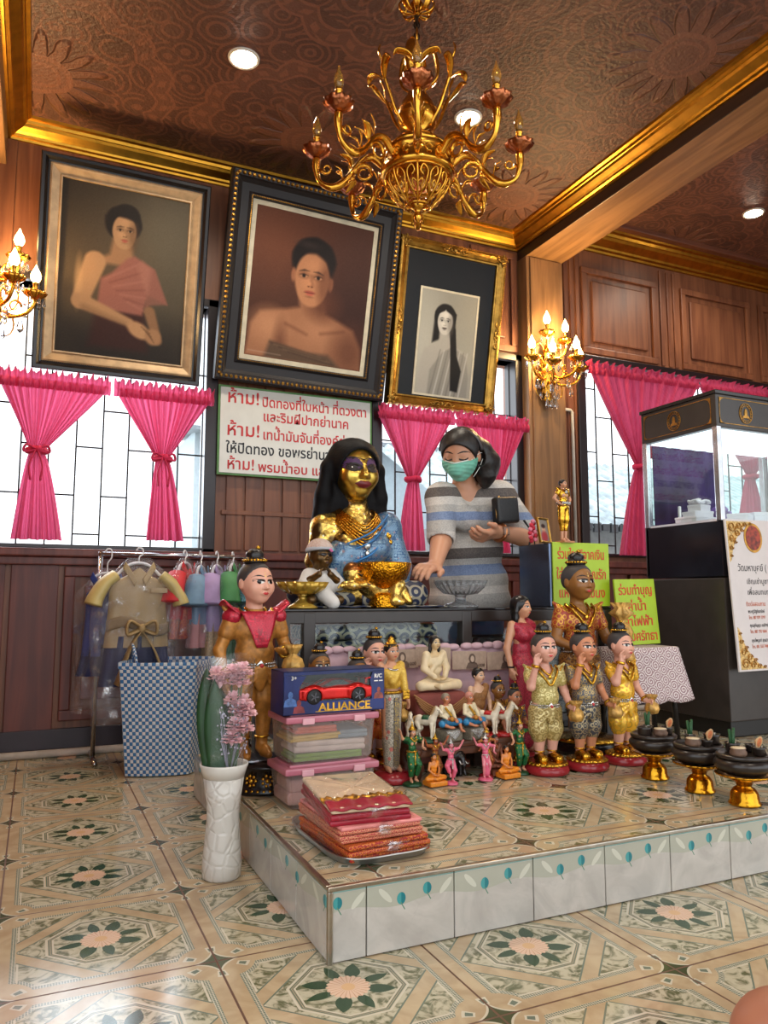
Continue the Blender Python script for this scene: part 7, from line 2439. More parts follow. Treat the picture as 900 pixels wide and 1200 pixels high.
# hair, drawn back with a band, falling to the shoulder
f = F(0.012); q = hd.hr
f.ell(hd.p(0, 0.16, 0.24), hd.r(0.88, 1.02, 0.95), hd.e)
f.chain([hd.p(0.1, 0.75, 0.1), hd.p(0.15, 0.95, -0.5), L(1.955, 3.20, 1.30)], [0.075, 0.080, 0.050], 0.03)
f.chain([hd.p(0.75, 0.45, 0.1), hd.p(0.88, 0.42, -0.4), hd.p(0.92, 0.40, -1.0), hd.p(0.86, 0.36, -1.35)], [0.040, 0.046, 0.045, 0.026], 0.025)
f.chain([hd.p(0.72, 0.72, 0.0), hd.p(0.95, 0.85, -0.6), hd.p(1.10, 0.95, -1.0)], [0.052, 0.055, 0.022], 0.03)
f.ell(hd.p(0, -0.98, -0.40), hd.r(0.95, 0.98, 1.06), hd.e, 0.008, sub=True)
f.ell(hd.p(0.82, 0.02, -0.10), hd.r(0.20, 0.28, 0.34), hd.e, 0.006, sub=True)
hr_ = skin('hair', f, 0.0052, plain('dark_brown_black_hair', (24, 20, 20), 0.42, bump=0.5, bscale=70), pr)
bm = B(); tube(bm, [hd.p(0.92 * math.cos(t), 0.02 - 0.05 * math.sin(t), 0.14 + 1.0 * math.sin(t)) for t in [PI * (0.02 + 0.96 * k / 24) for k in range(25)]], 0.0055, 7, flat=1.5); obj('headband', bm, plain('grey_headband', (60, 58, 60), 0.3), hr_, smooth=True)
bm = B()
d = (LW - LE).normalized(); a = d.orthogonal().normalized(); c = d.cross(a); m_ = LE.lerp(LW, 0.93)
tube(bm, [m_ + a * 0.036 * math.cos(t) + c * 0.036 * math.sin(t) for t in [2 * PI * k / 24 for k in range(24)]], 0.0075, 8, closed=True, flat=1.6)
wa = obj('watch', bm, gold('rose_gold_strap', (206, 140, 96), 0.3, 0.2, 80, 0.8), pr, smooth=True)
bm = B(); nrm = (Vector((0.0, -1.0, 0.15)) - d * Vector((0.0, -1.0, 0.15)).dot(d)).normalized()
box(bm, m_ + nrm * 0.038, (0.034, 0.012, 0.040), 0, None, 0.005); obj('watch_dial', bm, plain('brown_watch_face', (120, 92, 76), 0.2, 0.4), wa)
# the purse held under her arm and its wrist loop
pu = thing('purse', 'black leather purse tucked under the woman\'s left arm with a hanging wrist loop', 'purse', (1.985, 2.985, 1.09))
bm = B(); box(bm, (0, 0, 0.065), (0.145, 0.050, 0.125), 0, (0.0, -0.10, 0.25), 0.018, 4); obj('purse_body', bm, plain('black_leather', (20, 20, 22), 0.4, bump=0.3, bscale=120), pu, smooth=True)
bm = B(); tube(bm, spline([(-0.060, -0.020, 0.008), (-0.066, -0.022, 0.05), (-0.064, -0.020, 0.10), (-0.045, -0.018, 0.128)], 5), 0.0035, 6); obj('zip', bm, gold('zip_gold', (196, 152, 84), 0.3, 0.0), pu, smooth=True)
bm = B(); tube(bm, spline([(0.085, -0.030, 0.02), (0.125, -0.045, -0.06), (0.118, -0.05, -0.16), (0.085, -0.05, -0.235), (0.068, -0.05, -0.215), (0.088, -0.05, -0.12), (0.110, -0.045, -0.04), (0.080, -0.028, 0.02)], 7), 0.0045, 6, flat=0.5); obj('wrist_loop', bm, plain('black_cord', (18, 18, 20), 0.6), pu, smooth=True)

# ================================================================== DONATION BOX, GREEN SIGNS, LACE
M_LIME = plain('lime_green_sign', (166, 196, 40), 0.45, var=0.05)
M_RSIGN = plain('red_orange_lettering', (206, 66, 30), 0.5)
db = thing('donation_box', 'polished steel donation box with a lime green front sign below the gold figurine', 'box', (2.145, 2.655, TZ + 0.001))
bm = B(); box2(bm, (-0.165, 0.0, 0), (0.145, 0.22, 0.272), 0, 0.004); obj('box_body', bm, plain('blue_grey_steel', (96, 108, 130), 0.22, 0.9, 0.06), db)
bm = B(); box2(bm, (-0.150, -0.008, 0.002), (0.152, 0.0, 0.276), 0, 0.002); sg = obj('front_sign', bm, M_LIME, db)
for s_, z, w_ in (('ร่วมใจบริจาคเงิน', 0.205, 0.250), ('ใส่ตู้ สัญญาณรัก', 0.120, 0.265), ('แห่งพระโขนง', 0.040, 0.245)): text('lettering', s_, 0.058, M_RSIGN, sg, (0.0, -0.0092, z), width=w_, bold=0.0008)
# framed picture standing on the box
pf_ = thing('picture_frame', 'small gold framed picture standing on the donation box beside the woman\'s elbow', 'picture frame', (2.000, 2.700, 0.984), 0.25)
pf_.rotation_euler = (math.radians(-9), 0, 0.35)
bm = B(); moulding(bm, 0.085, 0.112, [(0, 0.006), (0, -0.004), (0.004, -0.006), (0.009, -0.002), (0.010, 0.002)]); bm.faces.new([bm.verts.new(q) for q in ((-0.0425, 0.006, 0), (0.0425, 0.006, 0), (0.0425, 0.006, 0.112), (-0.0425, 0.006, 0.112))]); obj('frame', bm, M_GILT, pf_)
P = Paint(0.067, 0.094, 24, 32, (150, 140, 130)); P.lay(P.el(0.5, 0.55, 0.2, 0.16, 0.3), (206, 160, 130)); P.lay(P.el(0.5, 0.2, 0.35, 0.25, 0.3), (170, 60, 66)); P.lay(P.el(0.5, 0.70, 0.22, 0.1, 0.3), (60, 40, 40)); P.build('picture', pf_, 0.001, 0.009)
r = thing('paper_garland', 'small red and pink flower garland beside the gold framed picture', 'garland', (1.945, 2.72, 0.985))
bm = B()
for k in range(16): ball(bm, (0.012 * math.sin(k * 1.9), 0.008 * math.cos(k * 2.3), 0.008 + k * 0.0055), 0.010, 7, 5, k % 2)
obj('blossoms', bm, [plain('red_petal', (196, 40, 60), 0.7), plain('pink_petal', (226, 130, 150), 0.7)], r, smooth=True)
# lower lime sign leaning in front of the glass case
r = thing('lime_sign', 'lime green sign with four red Thai lines between the tall boy and the glass case', 'sign', (2.405, 2.585, 0.545))
r.rotation_euler = (math.radians(-4), math.radians(-1.2), 0.04)
bm = B(); box2(bm, (-0.118, 0, 0), (0.118, 0.010, 0.285), 0, 0.002); b_ = obj('board', bm, M_LIME, r)
for s_, z, w_ in (('ร่วมทำบุญ', 0.218, 0.195), ('ค่าน้ำ', 0.148, 0.105), ('ค่าไฟฟ้า', 0.082, 0.165), ('ตามศรัทธา', 0.018, 0.205)): text('lettering', s_, 0.056, M_RSIGN, b_, (0, -0.0012, z), width=w_, bold=0.0008)
# low table covered with lace behind the boys
M_LACE = Mat('white_lace_cloth')
_x, _y, _z = M_LACE.xyz()
_w = _x + _y
_u, _v = (_w / 0.042).fr() - 0.5, (_z / 0.042 + ((_w / 0.042).fl() * 0.5)).fr() - 0.5
_r = (_u * _u + _v * _v).sqrt(); _t = _v.atan2(_u)
_sp = ((_r * 26.0 + _t) .sin()).gt(0.1)
M_LACE.base(M_LACE.mix(_sp, lin((150, 116, 122)), lin((226, 216, 214))), 0.7)
r = thing('lace_covered_stool', 'stool covered with white scroll patterned lace behind the bright gold boy', 'stool', (2.345, 2.545, 0.152))
bm = B()
pts = [(-0.16, -0.075), (0.16, -0.075), (0.16, 0.075), (-0.16, 0.075)]


def lace(u, v):
    k = u * 4; i = int(k) % 4; t = k - int(k)
    a, b = pts[i], pts[(i + 1) % 4]
    x = a[0] + (b[0] - a[0]) * t; y = a[1] + (b[1] - a[1]) * t
    fl = 1 + 0.32 * v
    return (x * fl * (1 + 0.02 * math.sin(u * 60) * v), y * fl * (1 + 0.03 * math.sin(u * 60) * v), 0.385 - 0.215 * v - 0.012 * v * abs(math.sin(u * PI * 12)))


sheet(bm, lace, 96, 10, closed_u=True, thick=0.003)
obj('lace_cloth', bm, M_LACE.m, r, smooth=True)
bm = B(); box2(bm, (-0.16, -0.075, 0.372), (0.16, 0.075, 0.389), 0, 0.006); obj('seat', bm, M_LACE.m, r)
for sx in (-1, 1):
    for sy in (-1, 1):
        bm = B(); tube(bm, [(sx * 0.13, sy * 0.055, 0.375), (sx * 0.145, sy * 0.065, 0.0)], 0.012, 8); obj('leg', bm, M_BLK, r, smooth=True)

# ================================================================== LIT GLASS DISPLAY CASE
M_CASE = plain('dark_taupe_laminate', (54, 48, 44), 0.3)
M_CASED = plain('dark_drawer_laminate', (24, 24, 32), 0.18)
M_GLINE = gold('thin_gold_line', (196, 146, 74), 0.35, 0.0)
CX0, CX1, CY0, CY1 = 2.715, 3.56, 2.40, 2.86
ca = thing('display_case', 'tall dark display case with a lit glass upper half at the right edge', 'display case', (0, 0, 0.15))
Z = lambda z: z - 0.15
bm = B(); box2(bm, (CX0 + 0.02, CY0 + 0.02, Z(0.152)), (CX1 - 0.02, CY1, Z(0.22)), 0, 0.004); obj('plinth', bm, plain('black_plinth', (28, 26, 24), 0.4), ca)
bm = B(); box2(bm, (CX0, CY0, Z(0.22)), (CX1, CY1, Z(0.835)), 0, 0.005); obj('cabinet', bm, M_CASE, ca)
bm = B(); box2(bm, (CX0 + 0.004, CY0 + 0.004, Z(0.84)), (CX1 - 0.004, CY1, Z(1.085)), 0, 0.004); obj('drawer_band', bm, M_CASED, ca)
bm = B(); box2(bm, (CX0 + 0.01, CY0 + 0.01, Z(1.085)), (CX1 - 0.01, CY1 - 0.01, Z(1.095))); obj('display_shelf', bm, plain('white_shelf', (214, 212, 220), 0.35), ca)
for i, (x, y) in enumerate(((CX0, CY0), (CX1 - 0.028, CY0), (CX0, CY1 - 0.028), (CX1 - 0.028, CY1 - 0.028))):
    bm = B(); box2(bm, (x, y, Z(1.085)), (x + 0.028, y + 0.028, Z(1.51)), 0, 0.003)
    obj('corner_post', bm, plain('satin_aluminium', (196, 198, 204), 0.25, 1.0), ca)
bm = B(); box2(bm, (CX0 + 0.004, CY1 - 0.018, Z(0.85)), (CX0 + 0.03, CY1 + 0.004, Z(1.66)), 0, 0.003); obj('rear_stile', bm, M_CASE, ca)
for lo, hi in (((CX0 + 0.028, CY0 + 0.010, Z(1.095)), (CX1 - 0.028, CY0 + 0.016, Z(1.505))), ((CX0 + 0.010, CY0 + 0.028, Z(1.095)), (CX0 + 0.016, CY1 - 0.028, Z(1.505))), ((CX0 + 0.028, CY1 - 0.016, Z(1.095)), (CX1 - 0.028, CY1 - 0.010, Z(1.505))), ((CX1 - 0.016, CY0 + 0.028, Z(1.095)), (CX1 - 0.010, CY1 - 0.028, Z(1.505)))):
    bm = B(); box2(bm, lo, hi); obj('glass_pane', bm, M_GLASS, ca)
bm = B(); box2(bm, (CX0, CY0, Z(1.505)), (CX1, CY1, Z(1.655)), 0, 0.004); hd_ = obj('header', bm, M_CASE, ca)
bm = B(); box2(bm, (CX0 - 0.006, CY0 - 0.006, Z(1.655)), (CX1 + 0.006, CY1 + 0.006, Z(1.672)), 0, 0.003); obj('cornice', bm, plain('dark_top_edge', (40, 36, 34), 0.25), ca)
bm = B(); box2(bm, (CX0 + 0.03, CY0 + 0.03, Z(1.498)), (CX1 - 0.03, CY1 - 0.03, Z(1.504))); obj('light_panel', bm, glow('case_light', (236, 242, 255), 1.5), ca)
M_PURP = plain('purple_velvet', (50, 30, 78), 0.8, var=0.5, scale=7, bump=0.3)
bm = B(); sheet(bm, lambda u, v: (CX0 + 0.035 + 0.44 * u, CY1 - 0.030 + 0.006 * math.sin(u * 30), Z(1.096 + 0.40 * v)), 40, 4, thick=0.003); obj('velvet_backing', bm, M_PURP, ca, smooth=True)


def emblem(parent, loc, rot, s):
    """round gold line seal with a seated figure, and corner lines"""
    bm = B()
    for r_, w_ in ((1.0, 0.05), (0.74, 0.035)):
        tube(bm, [(s * r_ * math.cos(t), 0, 1.15 * s * r_ * math.sin(t)) for t in [2 * PI * k / 36 for k in range(36)]], s * w_, 5, closed=True)
    for k in range(18):
        t = 2 * PI * k / 18
        box(bm, (s * 0.87 * math.cos(t), 0, 1.15 * s * 0.87 * math.sin(t)), (s * 0.10, s * 0.04, s * 0.10), 0, (0, -t, 0))
    prism(bm, [(-s * 0.5, -s * 0.55), (s * 0.5, -s * 0.55), (s * 0.42, -s * 0.30), (s * 0.18, -s * 0.22), (s * 0.22, s * 0.15), (s * 0.12, s * 0.45), (-s * 0.05, s * 0.55), (-s * 0.16, s * 0.35), (-s * 0.24, s * 0.05), (-s * 0.20, -s * 0.22), (-s * 0.44, -s * 0.30)], -s * 0.03, s * 0.02)
    o = obj('seal', bm, M_GLINE, parent, loc, rot)
    return o


def header_lines(parent, x0, x1, z0, z1, loc, rot):
    bm = B(); t = 0.0013
    for lo, hi in (((x0, -t, z0), (x1, t, z0 + 2 * t)), ((x0, -t, z1), (x1, t, z1 + 2 * t)), ((x0, -t, z0), (x0 + 2 * t, t, z1)), ((x1, -t, z0), (x1 + 2 * t, t, z1))): box2(bm, lo, hi)
    for cx, sx in ((x0, 1), (x1, -1)):
        for cz, sz in ((z0, 1), (z1, -1)):
            prism(bm, [(cx, cz), (cx + sx * 0.028, cz), (cx + sx * 0.012, cz + sz * 0.008), (cx + sx * 0.008, cz + sz * 0.012), (cx, cz + sz * 0.028)], -t, t)
    obj('gold_border', bm, M_GLINE, parent, loc, rot)


header_lines(hd_, 0.02, 0.43, -0.058, 0.058, (CX0 - 0.001, CY1, Z(1.58)), (0, 0, -PI / 2))
emblem(hd_, (CX0 - 0.002, CY1 - 0.215, Z(1.58)), (0, 0, -PI / 2), 0.040)
header_lines(hd_, 0.02, 0.82, -0.058, 0.058, (CX0, CY0 - 0.001, Z(1.58)), (0, 0, 0))
emblem(hd_, (CX0 + 0.185, CY0 - 0.002, Z(1.58)), (0, 0, 0), 0.040)
lamp('display_case_light', 'AREA', (3.13, 2.63, 1.49), 0.3, (0.86, 0.92, 1.0), 0.7, (0, 0, 0), size_y=0.35)
# boxes and trinkets on the lit shelf
M_WB = plain('white_gift_box', (226, 222, 232), 0.5, var=0.04)
for i, (x, y, z, sx, sy, sz, rz, lab) in enumerate(((2.80, 2.62, 1.095, 0.15, 0.12, 0.026, 0.1, 'flat white box lowest and leftmost on the lit shelf'), (2.835, 2.64, 1.122, 0.11, 0.09, 0.030, -0.1, 'white box second up in the leftmost stack on the lit shelf'),
                                       (2.85, 2.645, 1.153, 0.085, 0.07, 0.032, 0.2, 'small white box on top of the leftmost stack on the lit shelf'), (2.95, 2.50, 1.095, 0.13, 0.09, 0.036, 0.5, 'angled white box at the front of the lit shelf'), (3.12, 2.52, 1.095, 0.16, 0.12, 0.05, -0.3, 'larger white box further right on the lit shelf'))):
    r = thing('gift_box', lab, 'box', (x, y, z), rz, 'white boxes on the lit shelf of the glass case')
    bm = B(); box(bm, (0, 0, sz * 0.42), (sx * 0.97, sy * 0.97, sz * 0.84), 0, None, 0.003); obj('box_base', bm, M_WB, r)
    bm = B(); box(bm, (0, 0, sz * 0.80), (sx, sy, sz * 0.40), 0, None, 0.003); obj('lid', bm, M_WB, r)
r = thing('white_garland', 'white ribbon garland draped over the stack of white boxes', 'garland', (2.85, 2.645, 1.186))
bm = B(); tube(bm, [(0.04 * math.cos(t * 1.7), 0.03 * math.sin(t * 2.3), 0.006 + 0.007 * (1 + math.sin(t * 5))) for t in [k * 0.16 for k in range(80)]], 0.006, 6); obj('ribbon', bm, M_WB, r, smooth=True)
r = thing('purple_flower_ball', 'purple paper flower cluster behind the front corner post of the glass case', 'flowers', (2.96, 2.62, 1.096))
bm = B()
for k in range(46):
    a = random.uniform(0, 6.28); e = random.uniform(0, 1.4)
    ball(bm, (0.045 * math.cos(a) * math.cos(e), 0.045 * math.sin(a) * math.cos(e), 0.03 + 0.05 * math.sin(e)), 0.012, 6, 4)
obj('petals', bm, plain('lilac_paper', (120, 84, 160), 0.7), r, smooth=True)
r = thing('oval_medallion', 'white oval ring medallion on a stand inside the glass case', 'ornament', (2.995, 2.78, 1.096))
bm = B(); tube(bm, [(0.038 * math.cos(t), 0, 0.080 + 0.055 * math.sin(t)) for t in [2 * PI * k / 32 for k in range(32)]], 0.006, 7, closed=True)
for k in range(24):
    t = 2 * PI * k / 24; ball(bm, (0.046 * math.cos(t), 0, 0.080 + 0.063 * math.sin(t)), 0.005, 6, 4)
obj('ring', bm, M_PEARL, r, smooth=True)
bm = B(); box(bm, (0, 0, 0.008), (0.05, 0.03, 0.016), 0, None, 0.003); obj('foot', bm, M_PEARL, r)
r = thing('white_candle', 'slim white candle standing at the back of the lit shelf', 'candle', (2.885, 2.80, 1.096))
bm = B(); lathe(bm, [(0.014, 0), (0.014, 0.006), (0.008, 0.008), (0.008, 0.10), (0.001, 0.103)], n=14); obj('stick', bm, M_PEARL, r, smooth=True)

# white poster leaning on the case front
r = thing('poster', 'white poster with gold corner scrolls and Thai text leaning on the glass case front', 'poster', (2.722, 2.352, 0.435))
r.rotation_euler = (math.radians(-3), math.radians(-0.5), 0)
bm = B(); box2(bm, (0, -0.002, 0), (0.58, 0.006, 0.655), 0, 0.001); pb = obj('board', bm, plain('white_poster_board', (212, 204, 202), 0.4, var=0.03), r)
M_OCH = plain('ochre_scroll_print', (176, 126, 56), 0.6, var=0.3, scale=60)


def corner_print(x, z, sx, sz):
    bm = B()
    for k, (dx, dz, s) in enumerate(((0.030, 0.028, 0.024), (0.075, 0.022, 0.017), (0.026, 0.078, 0.018), (0.060, 0.055, 0.016), (0.112, 0.016, 0.012), (0.018, 0.120, 0.012), (0.015, 0.155, 0.008), (0.145, 0.012, 0.008), (0.092, 0.042, 0.010), (0.045, 0.095, 0.010))):
        tube(bm, [(x + sx * (dx + s * math.cos(t) * (1 - t / 13)), -0.0028, z + sz * (dz + s * math.sin(t) * (1 - t / 13))) for t in [q * 0.6 for q in range(18)]], [0.0085 * (1 - q / 26) * (0.6 + s / 0.04) for q in range(18)], 5, flat=0.08)
    prism(bm, [(x + sx * a, z + sz * b) for a, b in ((0.004, 0.004), (0.165, 0.004), (0.12, 0.020), (0.085, 0.050), (0.055, 0.085), (0.030, 0.125), (0.016, 0.175), (0.004, 0.185))], -0.0024, -0.0021, 1)
    obj('scroll_print', bm, [M_OCH, plain('pale_gold_print', (206, 172, 108), 0.6, var=0.4, scale=120)], pb)


corner_print(0.004, 0.651, 1, -1); corner_print(0.008, 0.004, 1, 1); corner_print(0.576, 0.651, -1, -1); corner_print(0.572, 0.004, -1, 1)
bm = B()
el_ = [(0.162 + 0.056 * math.cos(t), 0.575 + 0.066 * math.sin(t)) for t in [2 * PI * k / 40 for k in range(40)]]
prism(bm, el_, -0.0042, -0.0022); obj('gold_oval', bm, M_GLINE, pb)
bm = B(); prism(bm, [(0.162 + 0.045 * math.cos(t), 0.575 + 0.055 * math.sin(t)) for t in [2 * PI * k / 40 for k in range(40)]], -0.0054, -0.0040); obj('oval_picture', bm, plain('red_bronze_print', (140, 48, 26), 0.4, var=0.6, scale=55), pb)
for s_, z, sz, ink, x0, w_ in (('วัดมหาบุศย์ ( แม่นาค )', 0.428, 0.042, 'k', 0.050, 0.30), ('เชิญเช่าบูชาเหรียญ', 0.372, 0.032, 'k', 0.095, 0.22), ('เพื่อสมทบทุนสร้าง', 0.325, 0.032, 'k', 0.093, 0.21), ('ติดต่อสอบถาม', 0.276, 0.026, 'r', 0.078, 0.118),
                           ('พระครูวิสิฐกิจจารักษ์', 0.246, 0.020, 'k', 0.086, 0.10), ('โทร. 087 079 7797', 0.220, 0.019, 'r', 0.088, 0.10), ('คุณสุกัญญา ณเชียงใหม่', 0.186, 0.020, 'k', 0.088, 0.13), ('โทร. 087 793 9604', 0.160, 0.019, 'r', 0.088, 0.10), ('คุณไพบูลย์ สุดสวาท', 0.122, 0.020, 'k', 0.090, 0.11), ('โทร. 081 555 7408', 0.096, 0.019, 'r', 0.090, 0.10)):
    me = text_mesh(s_, sz, 'LEFT', 0.0002, 0.0003)
    o = link('lettering', me, plain('grey_black_print', (54, 50, 52), 0.6) if ink == 'k' else plain('orange_red_print', (190, 92, 56), 0.6), pb, (x0, -0.0026, z), (PI / 2, 0, 0))
    xs_ = [v.co.x for v in me.vertices]; o.scale = (w_ / (max(xs_) - min(xs_)), 1, 1)

# ================================================================== COSTUMES IN PLASTIC ON A RAIL
rk = thing('clothes_rail', 'low chrome clothes rail under the left window holding the wrapped costumes', 'clothes rail', (0.62, 3.84, 0.0))
M_CHROME = plain('chrome_tube', (190, 192, 196), 0.15, 1.0)
bm = B(); tube(bm, [(-0.36, 0, 0.955), (0.40, 0, 0.955)], 0.010, 10); obj('rail', bm, M_CHROME, rk, smooth=True)
for sx in (-0.35, 0.39):
    bm = B(); tube(bm, [(sx, 0, 0.0), (sx, 0, 0.965)], 0.010, 10); obj('post', bm, M_CHROME, rk, smooth=True)
    bm = B(); tube(bm, [(sx, -0.15, 0.012), (sx, 0.15, 0.012)], 0.012, 10); obj('foot', bm, M_CHROME, rk, smooth=True)
M_PLAS = glassy('clear_plastic_bag', (252, 252, 255), 0.08, 0.02, 0.5, cover=16, haze=0.05)


def garment(label, x, y, w, zt, h, mats, rz=0.0, skirt=None, sleeves=True, bow=False, seed=1, bag=None, drop=0.0):
    """a costume on a hanger inside a clear plastic cover"""
    r = thing('costume', label, 'costume', (x, y, 0), rz, 'costumes hanging in clear plastic')
    rnd = random.Random(seed)
    p0 = rnd.uniform(0, 6)
    ty = 0.045
    bm = B()

    def shell(u, v):
        t = 2 * PI * u
        sh = min(1.0, 0.30 + v * 5.0) if v < 0.14 else 1.0
        wv = w * 0.5 * sh * (0.86 if v < 0.5 else 0.86 + (v - 0.5) * 0.22)
        fo = 0.008 * math.sin(u * 2 * PI * 7 + p0) * v
        return (wv * math.cos(t), (ty * (0.6 + 0.5 * v) + fo) * math.sin(t), zt - (0.02 + 0.10 * abs(math.cos(t)) * (1 - min(1, v * 2)) * 0.3) - h * v)
    sheet(bm, shell, 56, 22, closed_u=True)
    obj('top', bm, mats[0], r, smooth=True)
    if sleeves:
        for s in (-1, 1):
            bm = B(); tube(bm, spline([(s * w * 0.34, 0, zt - 0.055), (s * w * 0.50, -0.005, zt - 0.095), (s * w * 0.62, -0.01, zt - 0.155), (s * w * 0.66, -0.012, zt - 0.19)], 5), [0.044 + 0.0012 * k for k in range(16)], 14, flat=0.62); obj('sleeve', bm, mats[1] if len(mats) > 1 else mats[0], r, smooth=True)
    bm = B()
    for s in (-1, 1): sheet(bm, lambda u, v: (s * (0.012 + 0.05 * v + 0.012 * u), -ty * 0.75 - 0.006 + 0.02 * v, zt - 0.075 + 0.082 * v - 0.03 * u), 5, 8, thick=0.004)
    obj('collar', bm, mats[0], r, smooth=True)
    if skirt:
        bm = B(); sheet(bm, lambda u, v: ((w * 0.44 + 0.03 * v) * math.cos(2 * PI * u), (0.040 + 0.012 * v + 0.010 * math.sin(u * 2 * PI * 11)) * math.sin(2 * PI * u), zt - h + 0.03 - skirt[1] * v), 72, 8, closed_u=True); obj('skirt', bm, skirt[0], r, smooth=True)
    if bow:
        M_B = plain('taupe_sash_cloth', (138, 118, 92), 0.6, bump=0.3)
        bm = B(); sheet(bm, lambda u, v: (-w * 0.47 + w * 0.94 * u, -ty * 1.0 - 0.014 + 0.03 * (2 * u - 1) ** 2, zt - 0.285 + 0.02 * math.sin(u * 6) + 0.052 * (v - 0.5)), 20, 4, thick=0.004); ss = obj('sash', bm, M_B, r, smooth=True)
        bm = B()
        for s in (-1, 1):
            tube(bm, spline([(0.01, -0.070, zt - 0.29), (0.01 + s * 0.055, -0.082, zt - 0.262), (0.01 + s * 0.062, -0.078, zt - 0.318), (0.01, -0.070, zt - 0.295)], 6), 0.016, 7, flat=0.45)
            tube(bm, spline([(0.01, -0.070, zt - 0.30), (0.01 + s * 0.05, -0.08, zt - 0.38), (0.01 + (0.085 if s > 0 else -0.10), -0.075, zt - 0.46 - (0.08 if s < 0 else 0))], 6), [0.014 + 0.0018 * k for k in range(13)], 7, flat=0.2)
        ball(bm, (0.01, -0.078, zt - 0.295), (0.018, 0.014, 0.022), 10, 7)
        obj('bow', bm, brocade('gold_lace_ribbon', (150, 124, 84), (190, 162, 112), 120, 0.2, 0.5), ss, smooth=True)
        bm = B(); box(bm, (0.085, -ty * 0.8 - 0.010, zt - 0.125), (0.075, 0.006, 0.022), 0, None, 0.002); obj('pocket', bm, mats[0], r)
    bm = B()
    tube(bm, spline([(-w * 0.33, 0, zt - 0.055), (-0.05, 0, zt - 0.012), (0.0, 0, zt + 0.002), (0.05, 0, zt - 0.012), (w * 0.33, 0, zt - 0.055)], 5), 0.007, 7)
    top = 0.968 - zt
    tube(bm, spline([(0, 0, zt), (0, 0, zt + top * 0.45), (0.016, 0, zt + top * 0.7), (0.014, 0.004, zt + top + 0.004), (-0.004, 0.004, zt + top + 0.008), (-0.014, 0.004, zt + top - 0.006)], 5), 0.0035, 6)
    obj('hanger', bm, plain('white_plastic_hanger', (226, 226, 230), 0.35), r, smooth=True)
    bw, bh = (bag or (w * 1.28, h + (skirt[1] if skirt else 0) + 0.16))
    bm = B()

    def bagf(u, v):
        t = 2 * PI * u
        e = min(1.0, 0.25 + v * 4)
        rr = 1 + 0.05 * math.sin(5 * t + p0 + 7 * v) + 0.04 * math.sin(9 * t + 13 * v)
        return (bw * 0.5 * e * rr * math.cos(t), 0.062 * e * rr * math.sin(t) * (1 + 0.2 * math.sin(v * 17 + t)), zt + 0.025 - bh * v)
    sheet(bm, bagf, 60, 34, closed_u=True)
    obj('plastic_cover', bm, M_PLAS, r, smooth=True)
    return r


BEI = plain('beige_silk_shirt', (172, 148, 104), 0.45, var=0.1, bump=0.1)
BEIS = plain('pale_gold_sleeve', (196, 178, 116), 0.4, var=0.1)
NAVYC = plain('navy_cloth', (34, 42, 84), 0.8)
garment('beige shirt costume with a bow sash hanging in front at the left of the rail', 0.425, 3.66, 0.295, 0.905, 0.36, [BEI, BEIS], 0.05, (NAVYC, 0.22), bow=True, seed=3)
garment('red top and red brocade skirt in plastic, next to the beige shirt', 0.655, 3.78, 0.235, 0.915, 0.25, [plain('bright_red_silk', (196, 34, 44), 0.5)], 0.95, (brocade('red_gold_skirt', (150, 36, 32), (190, 96, 60), 40, 0.3), 0.14), seed=4)
garment('pale blue and pink costume in plastic between the red top and the lilac one', 0.735, 3.80, 0.20, 0.90, 0.26, [plain('sky_silk', (112, 146, 176), 0.5)], 1.1, (plain('pink_satin', (206, 140, 140), 0.5), 0.16), seed=5)
garment('lilac costume with a gold waist panel in plastic', 0.815, 3.80, 0.215, 0.905, 0.30, [plain('lilac_silk', (164, 142, 190), 0.5)], 1.0, (brocade('gold_waist_cloth', (150, 128, 92), (190, 160, 116), 60, 0.3), 0.22), seed=6)
garment('green costume in plastic, right of the lilac one', 0.900, 3.82, 0.20, 0.915, 0.32, [plain('leaf_green_silk', (70, 140, 84), 0.5)], 1.1, (plain('deep_green_silk', (34, 92, 62), 0.5), 0.20), seed=7)
garment('teal sequin costume in plastic at the right end of the rail', 0.975, 3.83, 0.19, 0.91, 0.34, [brocade('teal_sequin', (26, 66, 84), (90, 140, 150), 90, 0.5)], 1.15, (NAVYC, 0.22), seed=8)
garment('dark blue costume in plastic at the left end of the rail', 0.300, 3.80, 0.21, 0.86, 0.36, [plain('royal_blue_cloth', (40, 58, 130), 0.7)], -0.2, (NAVYC, 0.14), sleeves=False, seed=9)

# ================================================================== BLUE CHECKED BASKET
def check_mat():
    m = Mat('blue_white_woven_plastic')
    x, y, z = m.xyz()
    u = m.node('ShaderNodeUVMap'); u.uv_map = 'weave'
    a, b, _ = m.xyz(u.outputs[0])
    ca_, cb_ = (a * 0.5).fr().gt(0.5), (b * 0.5).fr().gt(0.5)
    ck = (ca_ - cb_).abs()
    fa, fb = (a.fr() - 0.5).abs(), (b.fr() - 0.5).abs()
    col = m.mix(ck, lin((228, 234, 238)), lin((52, 120, 184)))
    gap = fa.max(fb).gt(0.47)
    m.base(m.mix(gap * 0.6, col, lin((30, 50, 70))), 0.35)
    m.bump((0.5 - fa) * (0.5 - fb) * 4.0 + ck * 0.4, 0.5, 0.003)
    return m.m


M_CHK = check_mat()
bk = thing('woven_basket', 'tall blue and white checked woven plastic basket with a loop handle', 'basket', (0.555, 3.50, 0.0), 0.0)
bm = B()
BC = [(-0.235, -0.075), (0.085, -0.170), (0.235, 0.13), (-0.09, 0.21)]


